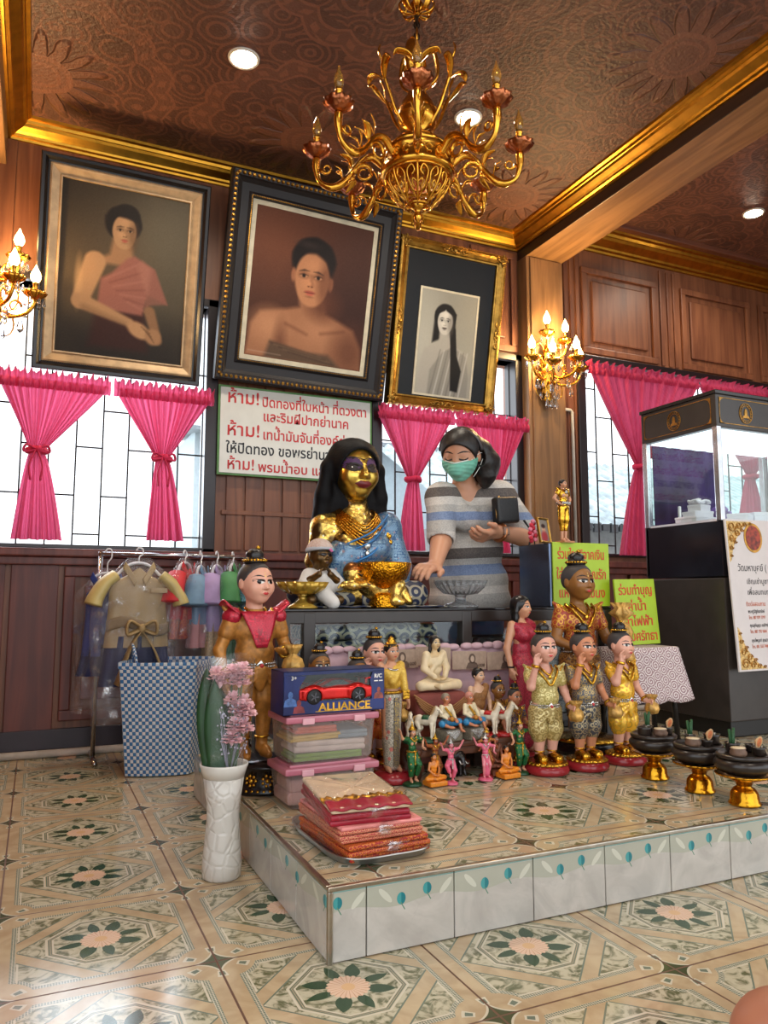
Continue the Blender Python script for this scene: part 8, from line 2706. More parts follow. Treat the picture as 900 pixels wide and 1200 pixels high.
def outline(u, k, r=0.16):
    """rounded quadrilateral"""
    n = 4; q = u * n; i = int(q) % n; t = q - int(q)
    P_ = [Vector((p_[0] * k, p_[1] * k)) for p_ in BC]
    a, b, c_ = P_[i], P_[(i + 1) % n], P_[(i + 2) % n]
    m0 = (P_[i] + P_[(i + 1) % n]) / 2; m1 = (b + c_) / 2
    p_ = (1 - t) ** 2 * m0 + 2 * t * (1 - t) * b + t * t * m1
    s_ = m0.lerp(b, min(1, 2 * t)) if t < 0.5 else b.lerp(m1, 2 * t - 1)
    return s_.lerp(p_, r * 3)


NU, NV = 96, 30
per = [0.0]
for i in range(NU): per.append(per[-1] + (outline((i + 1) / NU % 1.0, 1.0) - outline(i / NU, 1.0)).length)
uvl = bm.loops.layers.uv.new('weave')
HB = 0.47
cell = per[-1] / round(per[-1] / 0.0145 / 2) / 2


def wall(k0, k1, z0, z1, nv, inset=0.0):
    V = [[bm.verts.new((*(outline(i / NU, (k0 + (k1 - k0) * j / nv)) * (1 - inset)), z0 + (z1 - z0) * j / nv)) for j in range(nv + 1)] for i in range(NU)]
    for i in range(NU):
        for j in range(nv):
            f = bm.faces.new((V[i][j], V[(i + 1) % NU][j], V[(i + 1) % NU][j + 1], V[i][j + 1]))
            for lp, (du, dv) in zip(f.loops, ((0, 0), (1, 0), (1, 1), (0, 1))):
                lp[uvl].uv = (per[i + du] / cell, (z0 + (z1 - z0) * (j + dv) / nv) / cell)
    return V


Vo = wall(0.88, 1.08, 0.004, HB, NV)
Vi = wall(0.88, 1.08, 0.010, HB, NV, 0.035)
fb_ = bm.faces.new([Vo[i][0] for i in range(NU)])
ft_ = bm.faces.new([Vi[i][0] for i in range(NU)])
obj('basket_wall', bm, M_CHK, bk)
bm = B(); uvl = bm.loops.layers.uv.new('weave')
V0 = wall(1.10, 1.10, HB - 0.020, HB + 0.004, 2); V1 = wall(1.10, 1.10, HB - 0.020, HB + 0.004, 2, 0.06)
for i in range(NU):
    f = bm.faces.new((V0[i][2], V0[(i + 1) % NU][2], V1[(i + 1) % NU][2], V1[i][2]))
    for lp, (du, dv) in zip(f.loops, ((0, 0), (1, 0), (1, 1), (0, 1))): lp[uvl].uv = (per[i + du] / cell, dv)
obj('rim', bm, M_CHK, bk)
for sx, (hx, hy) in ((0, (-0.135, 0.07)), (1, (0.17, -0.02))):
    bm = B(); uvl = bm.loops.layers.uv.new('weave')
    hp = spline([(hx, hy - 0.055, HB - 0.06), (hx - 0.012 * (1 - 2 * sx), hy - 0.05, HB + 0.02), (hx - 0.02 * (1 - 2 * sx), hy - 0.02, HB + 0.062), (hx - 0.02 * (1 - 2 * sx), hy + 0.02, HB + 0.062), (hx - 0.012 * (1 - 2 * sx), hy + 0.05, HB + 0.02), (hx, hy + 0.055, HB - 0.06)], 7)
    if sx: hp = [Vector((p_.x, p_.y, HB - 0.06 - (p_.z - HB + 0.06))) if p_.z > HB - 0.06 else p_ for p_ in hp]
    tube(bm, hp, 0.011, 8, flat=0.6)
    for f in bm.faces:
        for lp in f.loops: lp[uvl].uv = ((lp.vert.co.z + lp.vert.co.y) / 0.012, lp.vert.co.x / 0.012 + 0.5)
    obj('handle', bm, M_CHK, bk, smooth=True)

# ================================================================== WHITE VASE WITH CARNATIONS
vs = thing('vase', 'tall white textured ceramic vase standing on the floor by the platform corner', 'vase', (0.490, 2.135, 0.0))
vm = Mat('white_crackle_ceramic')
vor = vm.voronoi(26, feature='DISTANCE_TO_EDGE')
vm.base(lin((206, 202, 194)), 0.22); vm.bump(vor.ramp(0.0, 0.16), 0.5, 0.0035)
bm = B(); lathe(bm, [(0.046, 0.0), (0.052, 0.006), (0.053, 0.04), (0.047, 0.11), (0.043, 0.16), (0.046, 0.20), (0.055, 0.262)], n=64); obj('vase_body', bm, vm.m, vs, smooth=True)
bm = B(); lathe(bm, [(0.055, 0.262), (0.062, 0.285), (0.066, 0.295), (0.065, 0.300), (0.060, 0.298), (0.050, 0.262), (0.042, 0.20), (0.04, 0.12), (0.001, 0.10)], n=64); obj('lip', bm, plain('white_glaze', (216, 212, 204), 0.2, var=0.03), vs, smooth=True)
bq = thing('bouquet', 'pink carnation bouquet with broad leaves in a clear sleeve inside the white vase', 'bouquet', (0.490, 2.135, 0.105))
M_STEM = plain('green_stem', (74, 96, 56), 0.6)
M_LEAF = plain('broad_green_leaf', (34, 70, 40), 0.4, var=0.2, scale=10)
M_CARN = plain('pink_carnation', (255, 208, 212), 0.8, var=0.06, scale=60)
heads = [(0.012, -0.020, 0.435), (0.040, -0.025, 0.440), (-0.030, -0.012, 0.430), (0.030, -0.030, 0.415), (0.018, -0.022, 0.362), (0.045, -0.020, 0.352), (0.032, -0.034, 0.340), (0.050, -0.030, 0.330), (0.022, -0.032, 0.295), (0.044, -0.030, 0.290), (0.012, -0.034, 0.262), (-0.022, -0.020, 0.415)]


def carnation(bm, c, s):
    rnd = random.Random(int(c[0] * 1e4 + c[2] * 1e4))
    for ring, (n, r_, zz, op) in enumerate(((12, 1.0, -0.25, 1.0), (12, 0.95, 0.0, 0.95), (10, 0.78, 0.2, 0.75), (8, 0.52, 0.36, 0.5), (5, 0.3, 0.45, 0.25))):
        for k in range(n):
            t = 2 * PI * (k + 0.5 * ring) / n + rnd.uniform(-0.2, 0.2)
            d = Vector((math.cos(t), math.sin(t), 0)); w_ = Vector((-math.sin(t), math.cos(t), 0))
            sheet(bm, lambda u, v: Vector(c) + (d * (r_ * v * s * op) + w_ * ((u - 0.5) * s * 0.85 * (0.3 + v)) + Vector((0, 0, (zz + 0.45 * v * (1.2 - op)) * s + 0.10 * s * v * math.sin(u * 15 + k)))), 5, 3)


for k, c in enumerate(heads):
    bm = B(); tube(bm, spline([(c[0] * 0.3, c[1] * 0.3, 0.01), (c[0] * 0.6, c[1] * 0.6, 0.2), (c[0], c[1], c[2] - 0.012)], 6), 0.0026, 6); st_ = obj('stem', bm, M_STEM, bq, smooth=True)
    bm = B(); carnation(bm, c, 0.030 if k < 11 else 0.020); lathe(bm, [(0.002, -0.018), (0.008, -0.010), (0.009, 0.0)], c, 8); obj('carnation', bm, M_CARN, st_, smooth=True)
for k, (x0, y0, x1, y1, zt, w_) in enumerate(((-0.022, 0.0, -0.058, -0.015, 0.455, 0.034), (-0.012, -0.012, -0.040, -0.034, 0.425, 0.032), (-0.018, 0.012, -0.012, 0.020, 0.40, 0.030), (0.0, 0.02, 0.03, 0.03, 0.30, 0.020))):
    bm = B(); sheet(bm, lambda u, v: (x0 + (x1 - x0) * v + (u - 0.5) * 2 * w_ * math.sin(PI * min(1, 0.03 + 0.97 * v ** 1.7)) ** 0.8, y0 + (y1 - y0) * v - 0.010 * math.cos((u - 0.5) * 3), 0.02 + (zt - 0.02) * v), 6, 18, thick=0.0012); obj('leaf', bm, M_LEAF, bq, smooth=True)
bm = B()
rnd = random.Random(5)
for k in range(110):
    a = rnd.uniform(0, 6.28); z = rnd.uniform(0.22, 0.36)
    ball(bm, (0.012 + 0.042 * math.cos(a), -0.03 + 0.02 * math.sin(a), z), 0.0032, 5, 3)
for k in range(16):
    a = rnd.uniform(0, 6.28); tube(bm, [(0.01, -0.02, 0.16), (0.012 + 0.042 * math.cos(a), -0.03 + 0.02 * math.sin(a), rnd.uniform(0.25, 0.35))], 0.0007, 4)
fl_ = obj('filler_sprigs', bm, plain('grey_lilac_sprig', (176, 170, 186), 0.7), bq, smooth=True); fl_['kind'] = 'stuff'
bm = B(); sheet(bm, lambda u, v: ((0.030 + 0.050 * v ** 0.8 + 0.003 * math.sin(u * 40 + v * 9)) * math.cos(2 * PI * u), (0.030 + 0.036 * v ** 0.8 + 0.003 * math.sin(u * 52)) * math.sin(2 * PI * u), 0.05 + 0.425 * v + 0.012 * v * math.sin(u * 2 * PI * 2)), 60, 24, closed_u=True); obj('clear_sleeve', bm, glassy('clear_cellophane', (250, 252, 255), 0.05, 0.02, 0.5, cover=10, haze=0.04), bq, smooth=True)

# ================================================================== STORAGE BOXES, TOY CAR BOX, CLOTH PACKS
M_PLID = plain('pink_translucent_lid', (206, 122, 140), 0.25, var=0.04, Transmission_Weight=0.25)
M_CLR = glassy('milky_clear_plastic', (226, 214, 210), 0.2, 0.05, 0.5, haze=0.16)
SX0, SX1, SY0, SY1 = -0.138, 0.138, -0.080, 0.080


def storage_box(label, z, h, contents):
    r = thing('storage_box', label, 'storage box', (0.802, 2.205, z), 0.03, 'pink lidded storage boxes')
    bm = B()
    k = 0.93
    a = [bm.verts.new((x * k, y * k, 0.0)) for x, y in ((SX0, SY0), (SX1, SY0), (SX1, SY1), (SX0, SY1))]
    b = [bm.verts.new((x, y, h - 0.022)) for x, y in ((SX0, SY0), (SX1, SY0), (SX1, SY1), (SX0, SY1))]
    bm.faces.new(a[::-1])
    for i in range(4): bm.faces.new((a[i], a[(i + 1) % 4], b[(i + 1) % 4], b[i]))
    bmesh.ops.bevel(bm, geom=[e for e in bm.edges if not e.is_boundary], offset=0.012, segments=3, affect='EDGES')
    obj('tub', bm, M_CLR, r)
    bm = B(); box(bm, (0, 0, h - 0.012), (SX1 - SX0 + 0.016, SY1 - SY0 + 0.016, 0.020), 0, None, 0.006); box(bm, (0, 0, h - 0.001), (SX1 - SX0 - 0.02, SY1 - SY0 - 0.02, 0.010), 0, None, 0.004); ld = obj('lid', bm, M_PLID, r)
    for x in (-0.08, 0.08):
        bm = B(); box(bm, (x, SY0 - 0.010, h - 0.016), (0.036, 0.008, 0.018), 0, None, 0.003); obj('clip', bm, plain('pale_pink_clip', (222, 166, 176), 0.3), ld)
    for i, (nm, rgb, x, y, z0, sx, sy, sz, ry) in enumerate(contents):
        o = thing('folded_garment', nm, 'clothes', (0.802 + x, 2.205 + y, z + z0 + 0.004), 0.03, 'folded clothes inside the storage boxes')
        bm = B()
        for q in range(2): box(bm, (0.003 * q, 0, sz * (0.27 + 0.48 * q)), (sx - 0.008 * q, sy, sz * 0.5), 0, (0, ry, 0), min(0.010, sz * 0.22), 3)
        obj('folds', bm, plain('cloth_%d_%d_%d' % rgb, rgb, 0.85, var=0.12, bump=0.4, bscale=30), o, smooth=True)
    return r


storage_box('upper pink lidded storage box holding folded children\'s clothes, directly under the toy car box', 0.271, 0.142, (
    ('lime green folded garment at the bottom of the upper storage box', (120, 176, 56), -0.005, 0, 0.004, 0.215, 0.12, 0.022, 0.0), ('white folded garment with blue print in the upper storage box', (222, 222, 216), 0.0, 0, 0.027, 0.225, 0.125, 0.034, 0.02),
    ('yellow folded garment above the white one in the upper storage box', (216, 196, 92), -0.045, 0, 0.062, 0.16, 0.13, 0.018, -0.02), ('light blue folded garment at the right in the upper storage box', (142, 176, 190), 0.07, 0, 0.062, 0.095, 0.13, 0.024, 0.0), ('coral folded garment on top in the upper storage box', (224, 110, 72), -0.045, 0, 0.083, 0.13, 0.13, 0.020, 0.0)))
storage_box('lower pink lidded storage box standing on the platform behind the cloth packs', 0.1525, 0.118, (
    ('pale pink folded garment at the left of the lower storage box', (214, 176, 170), -0.08, 0, 0.004, 0.10, 0.13, 0.07, 0.0), ('cream folded garment in the middle of the lower storage box', (216, 206, 190), 0.03, 0, 0.004, 0.10, 0.13, 0.075, 0.0)))

tc = thing('toy_car_box', 'dark blue toy box lettered ALLIANCE with a red toy sports car behind its window', 'toy box', (0.806, 2.175, 0.4165), 0.03)
M_BOXB = plain('dark_blue_carton', (22, 38, 96), 0.3, var=0.35, scale=9)
bw_, bh_, bd_ = 0.318, 0.122, 0.115
t_ = 0.003
bm = B()
box2(bm, (-bw_ / 2, -bd_ / 2, 0), (bw_ / 2, bd_ / 2, t_)); box2(bm, (-bw_ / 2, -bd_ / 2, bh_ - t_), (bw_ / 2, bd_ / 2, bh_)); box2(bm, (-bw_ / 2, bd_ / 2 - t_, 0), (bw_ / 2, bd_ / 2, bh_))
box2(bm, (-bw_ / 2, -bd_ / 2, 0), (-bw_ / 2 + t_, bd_ / 2, bh_)); box2(bm, (bw_ / 2 - t_, -bd_ / 2, 0), (bw_ / 2, bd_ / 2, bh_))
prism(bm, [(-bw_ / 2, 0), (bw_ / 2, 0), (bw_ / 2, 0.030), (0.115, 0.033), (-0.075, 0.036), (-bw_ / 2, 0.050)], -bd_ / 2, -bd_ / 2 + t_)
prism(bm, [(-bw_ / 2, 0.050), (-0.090, 0.037), (-0.112, 0.075), (-0.090, 0.108), (-bw_ / 2, 0.110)], -bd_ / 2, -bd_ / 2 + t_)
prism(bm, [(0.118, 0.033), (bw_ / 2, 0.030), (bw_ / 2, 0.115), (0.122, 0.115), (0.112, 0.090)], -bd_ / 2, -bd_ / 2 + t_)
prism(bm, [(-bw_ / 2, 0.110), (0.118, 0.112), (bw_ / 2, 0.112), (bw_ / 2, bh_), (-bw_ / 2, bh_)], -bd_ / 2, -bd_ / 2 + t_)
cb_ = obj('carton', bm, M_BOXB, tc)
bm = B(); box2(bm, (-0.112, -bd_ / 2 + 0.0045, 0.030), (0.125, -bd_ / 2 + 0.0055, 0.114)); obj('clear_window', bm, M_GLASS, tc)
bm = B(); box2(bm, (-0.15, 0.040, 0.006), (0.15, 0.044, 0.116)); obj('inner_card', bm, plain('black_inner_card', (18, 20, 30), 0.4), tc)
M_YEL = gold('gold_foil_lettering', (226, 172, 70), 0.3, 0.0)
y_ = -bd_ / 2 - 0.0008
text('lettering', 'Alliance'.upper(), 0.030, M_YEL, cb_, (0.030, y_, 0.008), width=0.165, bold=0.0008)
bm = B(); prism(bm, [(-0.062, 0.005), (0.118, 0.0045), (0.118, 0.0065), (-0.062, 0.0068)], y_ - 0.0004, y_ + 0.001); obj('gold_rule', bm, M_YEL, cb_)
text('age_mark', '3+', 0.016, M_PEARL, cb_, (-0.128, y_, 0.098))
text('caption', 'R/C', 0.016, M_PEARL, cb_, (0.138, y_, 0.094), bold=0.0004)
bm = B()
for x, z, sx, sz in ((0.131, 0.085, 0.012, 0.003), (0.147, 0.085, 0.012, 0.003)): box(bm, (x, y_, z), (sx, 0.001, sz))
obj('caption_bars', bm, M_PEARL, cb_)
# plain generic printed busts instead of the printed characters
for x, z, s, rgb in ((-0.138, 0.048, 0.020, (64, 96, 150)), (-0.112, 0.026, 0.018, (120, 46, 50)), (0.140, 0.052, 0.016, (140, 70, 60))):
    bm = B(); prism(bm, [(x - s, z - s * 1.2), (x + s, z - s * 1.2), (x + s * 0.8, z - s * 0.3), (x + s * 0.25, z), (x - s * 0.25, z), (x - s * 0.8, z - s * 0.3)], y_, y_ + 0.001)
    prism(bm, [(x + s * 0.36 * math.cos(t), z + s * 0.42 + s * 0.48 * math.sin(t)) for t in [2 * PI * k / 14 for k in range(14)]], y_ - 0.0004, y_ + 0.001)
    obj('printed_figure', bm, plain('print_%d_%d_%d' % rgb, rgb, 0.4, var=0.4, scale=60), cb_)
# the red toy car
cr = thing('toy_car', 'red toy sports car with black wheels displayed inside the dark blue carton', 'toy car', (0.809, 2.160, 0.4480), 0.03)
cr.scale = (1.2, 1.12, 1.2)
M_CARR = plain('metallic_red_car', (196, 34, 30), 0.15, 0.55)
f = F(0.010)
f.box((0, 0, 0.020), (0.090, 0.036, 0.008), 0.006).ell((-0.055, 0, 0.024), (0.050, 0.038, 0.013)).ell((0.055, 0, 0.027), (0.046, 0.040, 0.016)).ell((0.006, 0, 0.036), (0.054, 0.031, 0.019))
for x in (-0.058, 0.058):
    for s in (-1, 1):
        f.ell((x, s * 0.034, 0.020), (0.024, 0.012, 0.022)); f.cap((x, s * 0.030, 0.013), (x, s * 0.06, 0.013), 0.0195, 0.0195, 0.002, sub=True)
skin('car_body', f, 0.0019, M_CARR, cr)
bm = B()
for s in (-1, 1): prism(bm, [(-0.034, 0.037), (-0.006, 0.050), (0.018, 0.051), (0.040, 0.040), (0.010, 0.037)], s * 0.0305 - 0.0012, s * 0.0305 + 0.0012)
sheet(bm, lambda u, v: (-0.050 + 0.028 * v, (u - 0.5) * 0.044, 0.0375 + 0.0135 * v), 3, 3, thick=0.0015)
obj('window', bm, plain('smoked_glass', (26, 26, 32), 0.08), cr)
for x in (-0.058, 0.058):
    for s in (-1, 1):
        bm = B(); lathe(bm, [(0.004, -0.007), (0.0165, -0.007), (0.018, -0.004), (0.018, 0.004), (0.0165, 0.007), (0.004, 0.007)], n=24); bmesh.ops.transform(bm, matrix=Matrix.Translation((x, s * 0.036, 0.0135)) @ Matrix.Rotation(PI / 2, 4, 'X'), verts=bm.verts)
        wh = obj('wheel', bm, plain('black_tyre', (22, 22, 24), 0.6), cr, smooth=True)
        bm = B()
        for q in range(5): box(bm, (0.006 * math.cos(2 * PI * q / 5), 0, 0.006 * math.sin(2 * PI * q / 5)), (0.011, 0.003, 0.0032), 0, (0, -2 * PI * q / 5, 0))
        bmesh.ops.transform(bm, matrix=Matrix.Translation((x, s * 0.0435, 0.0135)), verts=bm.verts)
        obj('rim', bm, plain('dark_alloy', (90, 90, 96), 0.25, 0.9), wh)
bm = B(); box(bm, (0.088, 0, 0.052), (0.018, 0.074, 0.003), 0, (0, -0.15, 0), 0.001)
for s in (-1, 1): box(bm, (0.086, s * 0.024, 0.046), (0.006, 0.003, 0.014))
obj('spoiler', bm, M_CARR, cr)
bm = B()
for s in (-1, 1): box(bm, (-0.093, s * 0.024, 0.027), (0.008, 0.016, 0.005), 0, (0, 0.5, s * 0.3), 0.001)
obj('headlight', bm, plain('yellow_headlight', (236, 200, 110), 0.15), cr)
bm = B(); sheet(bm, lambda u, v: (-0.098 + 0.05 * v, (u - 0.5) * 0.03, 0.0315 + 0.007 * v), 3, 4, thick=0.001); obj('bonnet_decal', bm, gold('gold_decal', (222, 160, 60), 0.25, 0.0), cr)

# cloth packs on the steel tray at the platform corner
tr_ = thing('steel_tray', 'flat stainless tray at the platform corner beneath three wrapped cloth packs', 'tray', (0.760, 1.830, 0.1525), 0.03)
bm = B()
prof = [(0.88, 0.0), (0.96, 0.0), (1.0, 0.014), (1.035, 0.016), (1.03, 0.018), (0.995, 0.017), (0.95, 0.003), (0.88, 0.003)]


def traypt(u, k, z):
    n = 4.5; t = 2 * PI * u
    c_, s_ = math.cos(t), math.sin(t)
    return (0.125 * k * math.copysign(abs(c_) ** (2 / n), c_), 0.195 * k * math.copysign(abs(s_) ** (2 / n), s_), z)


rings = [[bm.verts.new(traypt(i / 80, k, z)) for i in range(80)] for k, z in prof]
for a, b in zip(rings, rings[1:]):
    for i in range(80): bm.faces.new((a[i], a[(i + 1) % 80], b[(i + 1) % 80], b[i]))
bm.faces.new(rings[0]); bm.faces.new(rings[-1])
obj('tray', bm, plain('stainless_tray', (170, 168, 164), 0.3, 0.9, 0.1), tr_, smooth=False)
M_RED1 = brocade('red_yellow_print_cloth', (158, 24, 26), (206, 120, 44), 110, 0.1, 0.5, 0.12)
M_RED2 = brocade('red_pink_bead_cloth', (176, 56, 60), (214, 150, 110), 120, 0.1, 0.5, 0.2)
M_RED3 = plain('dark_crimson_satin', (150, 20, 44), 0.3, bump=0.3)
M_CRM = plain('cream_satin', (222, 200, 170), 0.4, var=0.1, bump=0.2)
M_PINKS = plain('salmon_pink_cloth', (222, 138, 134), 0.6)
M_FILM = glassy('crinkled_clear_film', (255, 252, 250), 0.05, 0.02, 0.5, cover=22)


def pack(label, x, y, z, w_, d_, h_, rz, layers, slope=0.0):
    r = thing('wrapped_cloth', label, 'cloth pack', (x, y, z), rz, 'plastic wrapped cloth packs on the tray')
    r.rotation_euler = (slope, 0, rz)
    zz = 0.0
    n = sum(l[1] for l in layers)
    for m_, c_, nm in layers:
        bm = B()
        for q in range(c_):
            hh = h_ / n
            box(bm, (0.003 * math.sin(q * 2.3 + x), 0.002 * math.cos(q * 3), zz + hh / 2), (w_ - 0.006 * ((q + c_) % 2), d_ - 0.004 * (q % 2), hh * 0.97), 0, (0.01 * math.sin(q * 1.7), 0, 0), hh * 0.42, 3)
            zz += hh
        obj(nm, bm, m_, r, smooth=True)
    bm = B()

    def film(u, v):
        t = 2 * PI * u; n_ = 5.0
        c_, s_ = math.cos(t), math.sin(t)
        k = 1.03 + 0.012 * math.sin(9 * t + 5 * v) + 0.010 * math.sin(17 * t + 11 * v)
        e = math.sin(PI * min(1, max(0, v))) ** 0.22 if 0 < v < 1 else 0.0
        e = max(e, 0.02)
        return (w_ / 2 * k * math.copysign(abs(c_) ** (2 / n_), c_) * (0.80 + 0.21 * e if 0 < v < 1 else 0.02), d_ / 2 * k * math.copysign(abs(s_) ** (2 / n_), s_) * (0.80 + 0.21 * e if 0 < v < 1 else 0.02), -0.001 + (h_ + 0.006) * v + 0.002 * math.sin(t * 7 + v * 9))
    sheet(bm, film, 90, 14, closed_u=True)
    obj('clear_wrap', bm, M_FILM, r, smooth=True)
    return r


pack('red and yellow printed cloth pack at the bottom of the tray stack', 0.758, 1.795, 0.1565, 0.218, 0.285, 0.038, 0.09, [(M_RED1, 3, 'folded_cloth')])
pack('pink topped beaded cloth pack in the middle of the tray stack', 0.748, 1.800, 0.197, 0.212, 0.285, 0.036, 0.02, [(M_RED2, 3, 'folded_cloth'), (M_PINKS, 1, 'pink_top')])
pk3 = pack('cream and crimson satin pack with gold trim on top of the tray stack', 0.735, 1.800, 0.238, 0.200, 0.270, 0.042, -0.07, [(M_RED3, 2, 'crimson_cloth'), (M_CRM, 1, 'cream_top')], 0.05)
bm = B()
sheet(bm, lambda u, v: (-0.102 + 0.204 * u, -0.095 + 0.040 * v + 0.006 * math.sin(u * 21), 0.0435 + 0.003 * math.sin(u * 60 + v * 8)), 60, 6, thick=0.003)
obj('gold_fringe', bm, gold('tangled_gold_fringe', (206, 156, 60), 0.3, 0.9, 90, 0.5), pk3, smooth=True)
bm = B(); sheet(bm, lambda u, v: (-0.101 + 0.202 * u, -0.140 + 0.050 * v, 0.041 + 0.006 * math.sin(PI * 0.5 * v) + 0.002 * math.sin(u * 30)), 40, 6, thick=0.004); obj('crimson_fold', bm, M_RED3, pk3, smooth=True)

# ================================================================== OFFERING STANDS WITH CLAY BOWLS
M_PED = gold('bright_pedestal_gold', (218, 156, 40), 0.20, 0.35, 46, 0.65)
M_CLAY = plain('dark_glazed_clay', (42, 34, 30), 0.28, var=0.3, scale=12, bump=0.2, bscale=20)
M_CLAYB = plain('brown_clay_cup', (110, 84, 68), 0.5, var=0.25, scale=40)
M_WAX = plain('cream_wax', (216, 196, 160), 0.5)
M_NUT = plain('betel_nut_flesh', (196, 112, 66), 0.5, var=0.3, scale=90)
M_INC = plain('green_incense', (30, 78, 40), 0.6)


def offering(x, y, k, word, items):
    r = thing('pedestal_tray', word + ' gold pedestal tray holding a dark clay bowl', 'pedestal tray', (x, y, 0.151), 0, 'gold pedestal trays along the platform edge')
    bm = B(); lathe(bm, [(0.044, 0), (0.046, 0.005), (0.040, 0.012), (0.038, 0.034), (0.030, 0.046), (0.020, 0.052), (0.022, 0.058)], n=40); obj('foot', bm, M_PED, r, smooth=True)
    bm = B(); lathe(bm, [(0.021, 0.054), (0.026, 0.064), (0.030, 0.066), (0.050, 0.074), (0.074, 0.083), (0.078, 0.088), (0.070, 0.088), (0.045, 0.080), (0.01, 0.074)], n=96, scal=24, amp=lambda i: 0.035 if 3 < i < 7 else 0); obj('tray', bm, M_PED, r, smooth=True)
    c = thing('clay_bowl', word + ' squat dark clay bowl with a lipped lid on its gold tray', 'bowl', (x, y, 0.2355), 0, 'dark clay bowls on the gold trays')
    bm = B(); lathe(bm, [(0.046, 0.0), (0.066, 0.010), (0.080, 0.028), (0.080, 0.036), (0.072, 0.046), (0.066, 0.048)], n=48); obj('bowl_body', bm, M_CLAY, c, smooth=True)
    bm = B(); lathe(bm, [(0.064, 0.046), (0.074, 0.050), (0.075, 0.058), (0.069, 0.062), (0.064, 0.058), (0.02, 0.056), (0.001, 0.056)], n=48); obj('lid', bm, M_CLAY, c, smooth=True)
    zt = 0.2355 + 0.0565
    for kind, dx, dy, s, lab in items:
        if kind == 'cup':
            o = thing('clay_cup', lab, 'cup', (x + dx, y + dy, zt), 0, 'small brown clay cups on the bowls')
            bm = B(); lathe(bm, [(0.014, 0), (0.022, 0.006), (0.024, 0.014), (0.020, 0.022), (0.022, 0.026), (0.019, 0.026)], n=28); obj('cup', bm, M_CLAYB, o, smooth=True)
            bm = B(); lathe(bm, [(0.019, 0.022), (0.0195, 0.0275), (0.001, 0.0285)], n=28); obj('wax', bm, M_WAX, o, smooth=True)
        elif kind == 'pot':
            o = thing('clay_pot', lab, 'pot', (x + dx, y + dy, zt), 0, 'small black clay pots on the bowls')
            bm = B(); lathe(bm, [(0.013 * s, 0), (0.019 * s, 0.006 * s), (0.018 * s, 0.020 * s), (0.021 * s, 0.026 * s), (0.018 * s, 0.026 * s), (0.015 * s, 0.010 * s), (0.001, 0.008 * s)], n=26); obj('pot', bm, M_CLAY, o, smooth=True)
        elif kind == 'nut':
            o = thing('betel_nut', lab, 'betel nut', (x + dx, y + dy, zt + 0.0215), 0.3, 'betel nut halves')
            o.rotation_euler = (0.2, 0.25, 0.2)
            bm = B(); sheet(bm, lambda u, v: (0.016 * math.sin(v * PI) * math.cos(PI * u), 0.010 * math.sin(v * PI) * math.sin(PI * u), 0.018 - 0.036 * v + 0.018), 12, 12); prism(bm, [(0.016 * math.cos(t), 0.018 + 0.018 * math.sin(t)) for t in [2 * PI * q / 20 for q in range(20)]], -0.0006, 0.0004); obj('husk', bm, plain('pale_nut_husk', (206, 168, 122), 0.6), o, smooth=False)
            bm = B(); prism(bm, [(0.0105 * math.cos(t), 0.018 + 0.0125 * math.sin(t)) for t in [2 * PI * q / 18 for q in range(18)]], -0.0018, -0.0006); obj('kernel', bm, M_NUT, o)
        elif kind == 'inc':
            o = thing('incense_bundle', lab, 'incense', (x + dx, y + dy, zt + 0.008), 0, 'green incense bundles')
            for q in range(3):
                bm = B(); tube(bm, [(0.003 * math.cos(q * 2.1), 0.003 * math.sin(q * 2.1), 0.0), (0.008 * math.cos(q * 2.1 + 0.3), 0.005 * math.sin(q * 2.1), 0.062 - 0.004 * q)], 0.0042, 7); obj('stick', bm, M_INC, o, smooth=True)
            bm = B(); tube(bm, [(0.0075 * math.cos(t), 0.0075 * math.sin(t), 0.016) for t in [2 * PI * q / 12 for q in range(12)]], 0.0016, 5, closed=True); obj('band', bm, M_SILVT, o, smooth=True)
    return r


offering(1.905, 2.005, 1, 'farthest', (('cup', -0.008, -0.040, 1, 'small brown clay cup on the farthest clay bowl, below the bright gold boy'), ('pot', -0.046, -0.008, 1.15, 'black clay pot at the left of the farthest clay bowl'), ('pot', 0.042, -0.018, 1.0, 'black clay pot under the upright betel nut of the farthest bowl'), ('nut', 0.042, -0.024, 1, 'betel nut half standing upright on the farthest clay bowl'), ('inc', 0.012, 0.038, 1, 'green incense bundle on the farthest clay bowl'), ('pot', 0.012, 0.038, 0.9, 'black clay pot holding the incense of the farthest bowl')))
offering(1.905, 1.815, 2, 'middle', (('cup', -0.044, -0.022, 1, 'small brown clay cup at the left of the middle clay bowl'), ('pot', -0.004, -0.040, 0.85, 'low black clay pot under the betel nut of the middle bowl'), ('nut', -0.006, -0.046, 1, 'betel nut half leaning on the middle clay bowl'), ('inc', 0.010, 0.040, 1, 'green incense bundle on the middle clay bowl'), ('pot', 0.010, 0.040, 0.9, 'black clay pot holding the incense of the middle bowl'), ('pot', 0.044, -0.014, 1.25, 'tallest black clay pot at the right of the middle bowl')))
offering(1.905, 1.650, 3, 'nearest', (('cup', -0.042, -0.022, 1, 'small brown clay cup at the left of the nearest clay bowl'), ('pot', 0.026, -0.036, 1.0, 'black clay pot under the tilted betel nut of the nearest bowl'), ('nut', 0.022, -0.034, 1, 'betel nut half tilted on the nearest clay bowl'), ('inc', 0.002, 0.036, 1, 'green incense bundle on the nearest clay bowl'), ('pot', 0.002, 0.036, 1.1, 'black clay pot holding the incense of the nearest bowl'), ('pot', 0.052, 0.012, 0.9, 'black clay pot at the right rim of the nearest bowl')))

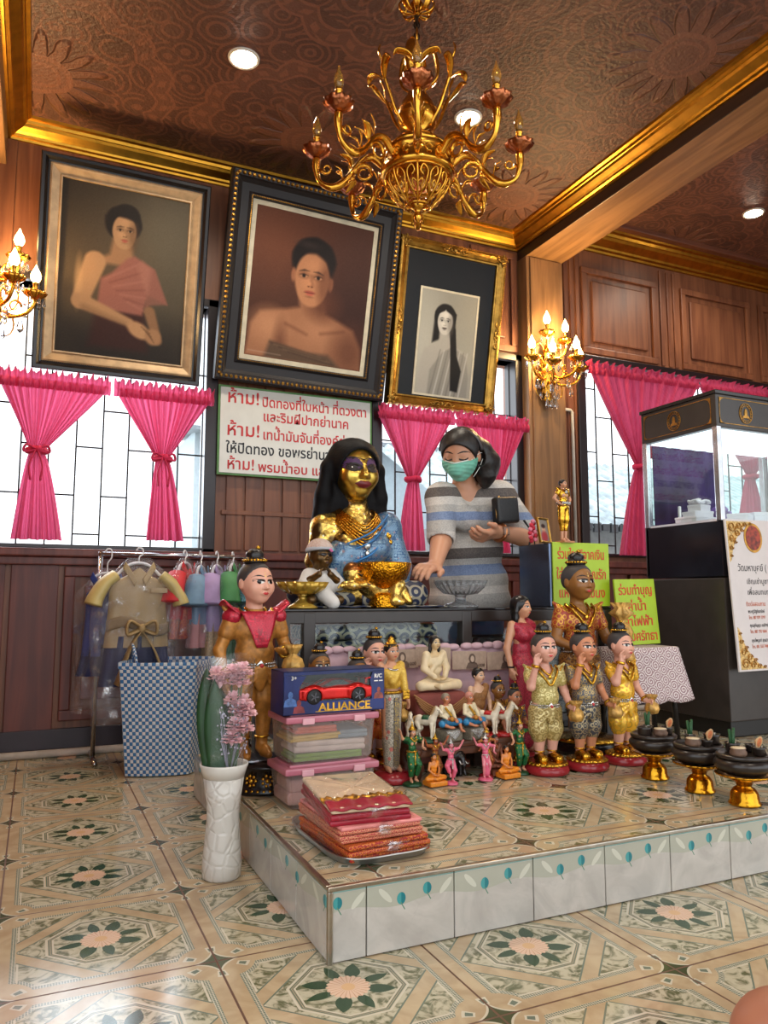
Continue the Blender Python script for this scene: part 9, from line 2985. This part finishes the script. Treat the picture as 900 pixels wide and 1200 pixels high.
# ================================================================== A BARE KNEE AT THE LOWER RIGHT
sp = thing('person', 'seated person of whom only a bare knee shows at the lower right corner', 'person', (1.045, 0.602, 0.0))
Q = Vector((0.98, 0.42, 0.0)); L2 = lambda x, y, z: Vector((x, y, z)) - Q
f = F(0.03)
f.ell(L2(0.98, 0.20, 0.12), (0.19, 0.14, 0.12)).ell(L2(0.98, 0.17, 0.34), (0.15, 0.11, 0.20)).ell(L2(0.98, 0.19, 0.52), (0.18, 0.11, 0.12)).cap(L2(0.98, 0.19, 0.60), L2(0.98, 0.21, 0.70), 0.055, 0.05)
h2 = Hd(L2(0.98, 0.24, 0.80), 0.11, 0.3); head_field(f, h2)
for s, kx, ky, kz in ((-1, 0.740, 0.475, 0.238), (1, 1.18, 0.62, 0.25)):
    hp_, kn_, an_ = L2(0.98 + s * 0.10, 0.24, 0.10), L2(kx, ky, kz), L2(kx + 0.10 * (1 if s < 0 else -1), ky - 0.02, 0.045)
    f.cap(hp_, kn_, 0.085, 0.056).cap(kn_, an_, 0.056, 0.038, 0.02).cap(an_, an_ + Vector((-0.03 * s, 0.15, -0.015)), 0.036, 0.026)
    f.cap(L2(0.98 + s * 0.17, 0.19, 0.55), L2(0.98 + s * 0.24, 0.26, 0.34), 0.046, 0.038).cap(L2(0.98 + s * 0.24, 0.26, 0.34), L2(0.98 + s * 0.12, 0.42, 0.26), 0.038, 0.026, 0.015)
    hand_field(f, L2(0.98 + s * 0.12, 0.42, 0.26), (-s * 0.5, 1, -0.3), (0, 0, -1), 0.16, 0.3, s, 1.0)
sb = skin('body', f, 0.0085, plain('warm_bare_skin', (158, 96, 68), 0.5, var=0.05, scale=5, Subsurface_Weight=0.08), sp)
face_paint(sp, sb, h2, eye=0.8, lip=0.9)
short_hair(sp, h2)
f = F(0.03); f.ell(L2(0.98, 0.17, 0.34), (0.17, 0.13, 0.20)).ell(L2(0.98, 0.19, 0.50), (0.195, 0.125, 0.12)).ell(L2(0.98, 0.20, 0.14), (0.205, 0.155, 0.12))
for s in (-1, 1): f.cap(L2(0.98 + s * 0.17, 0.19, 0.55), L2(0.98 + s * 0.23, 0.25, 0.38), 0.06, 0.055)
skin('shirt', f, 0.0085, plain('plain_grey_shirt', (120, 118, 120), 0.85), sp)
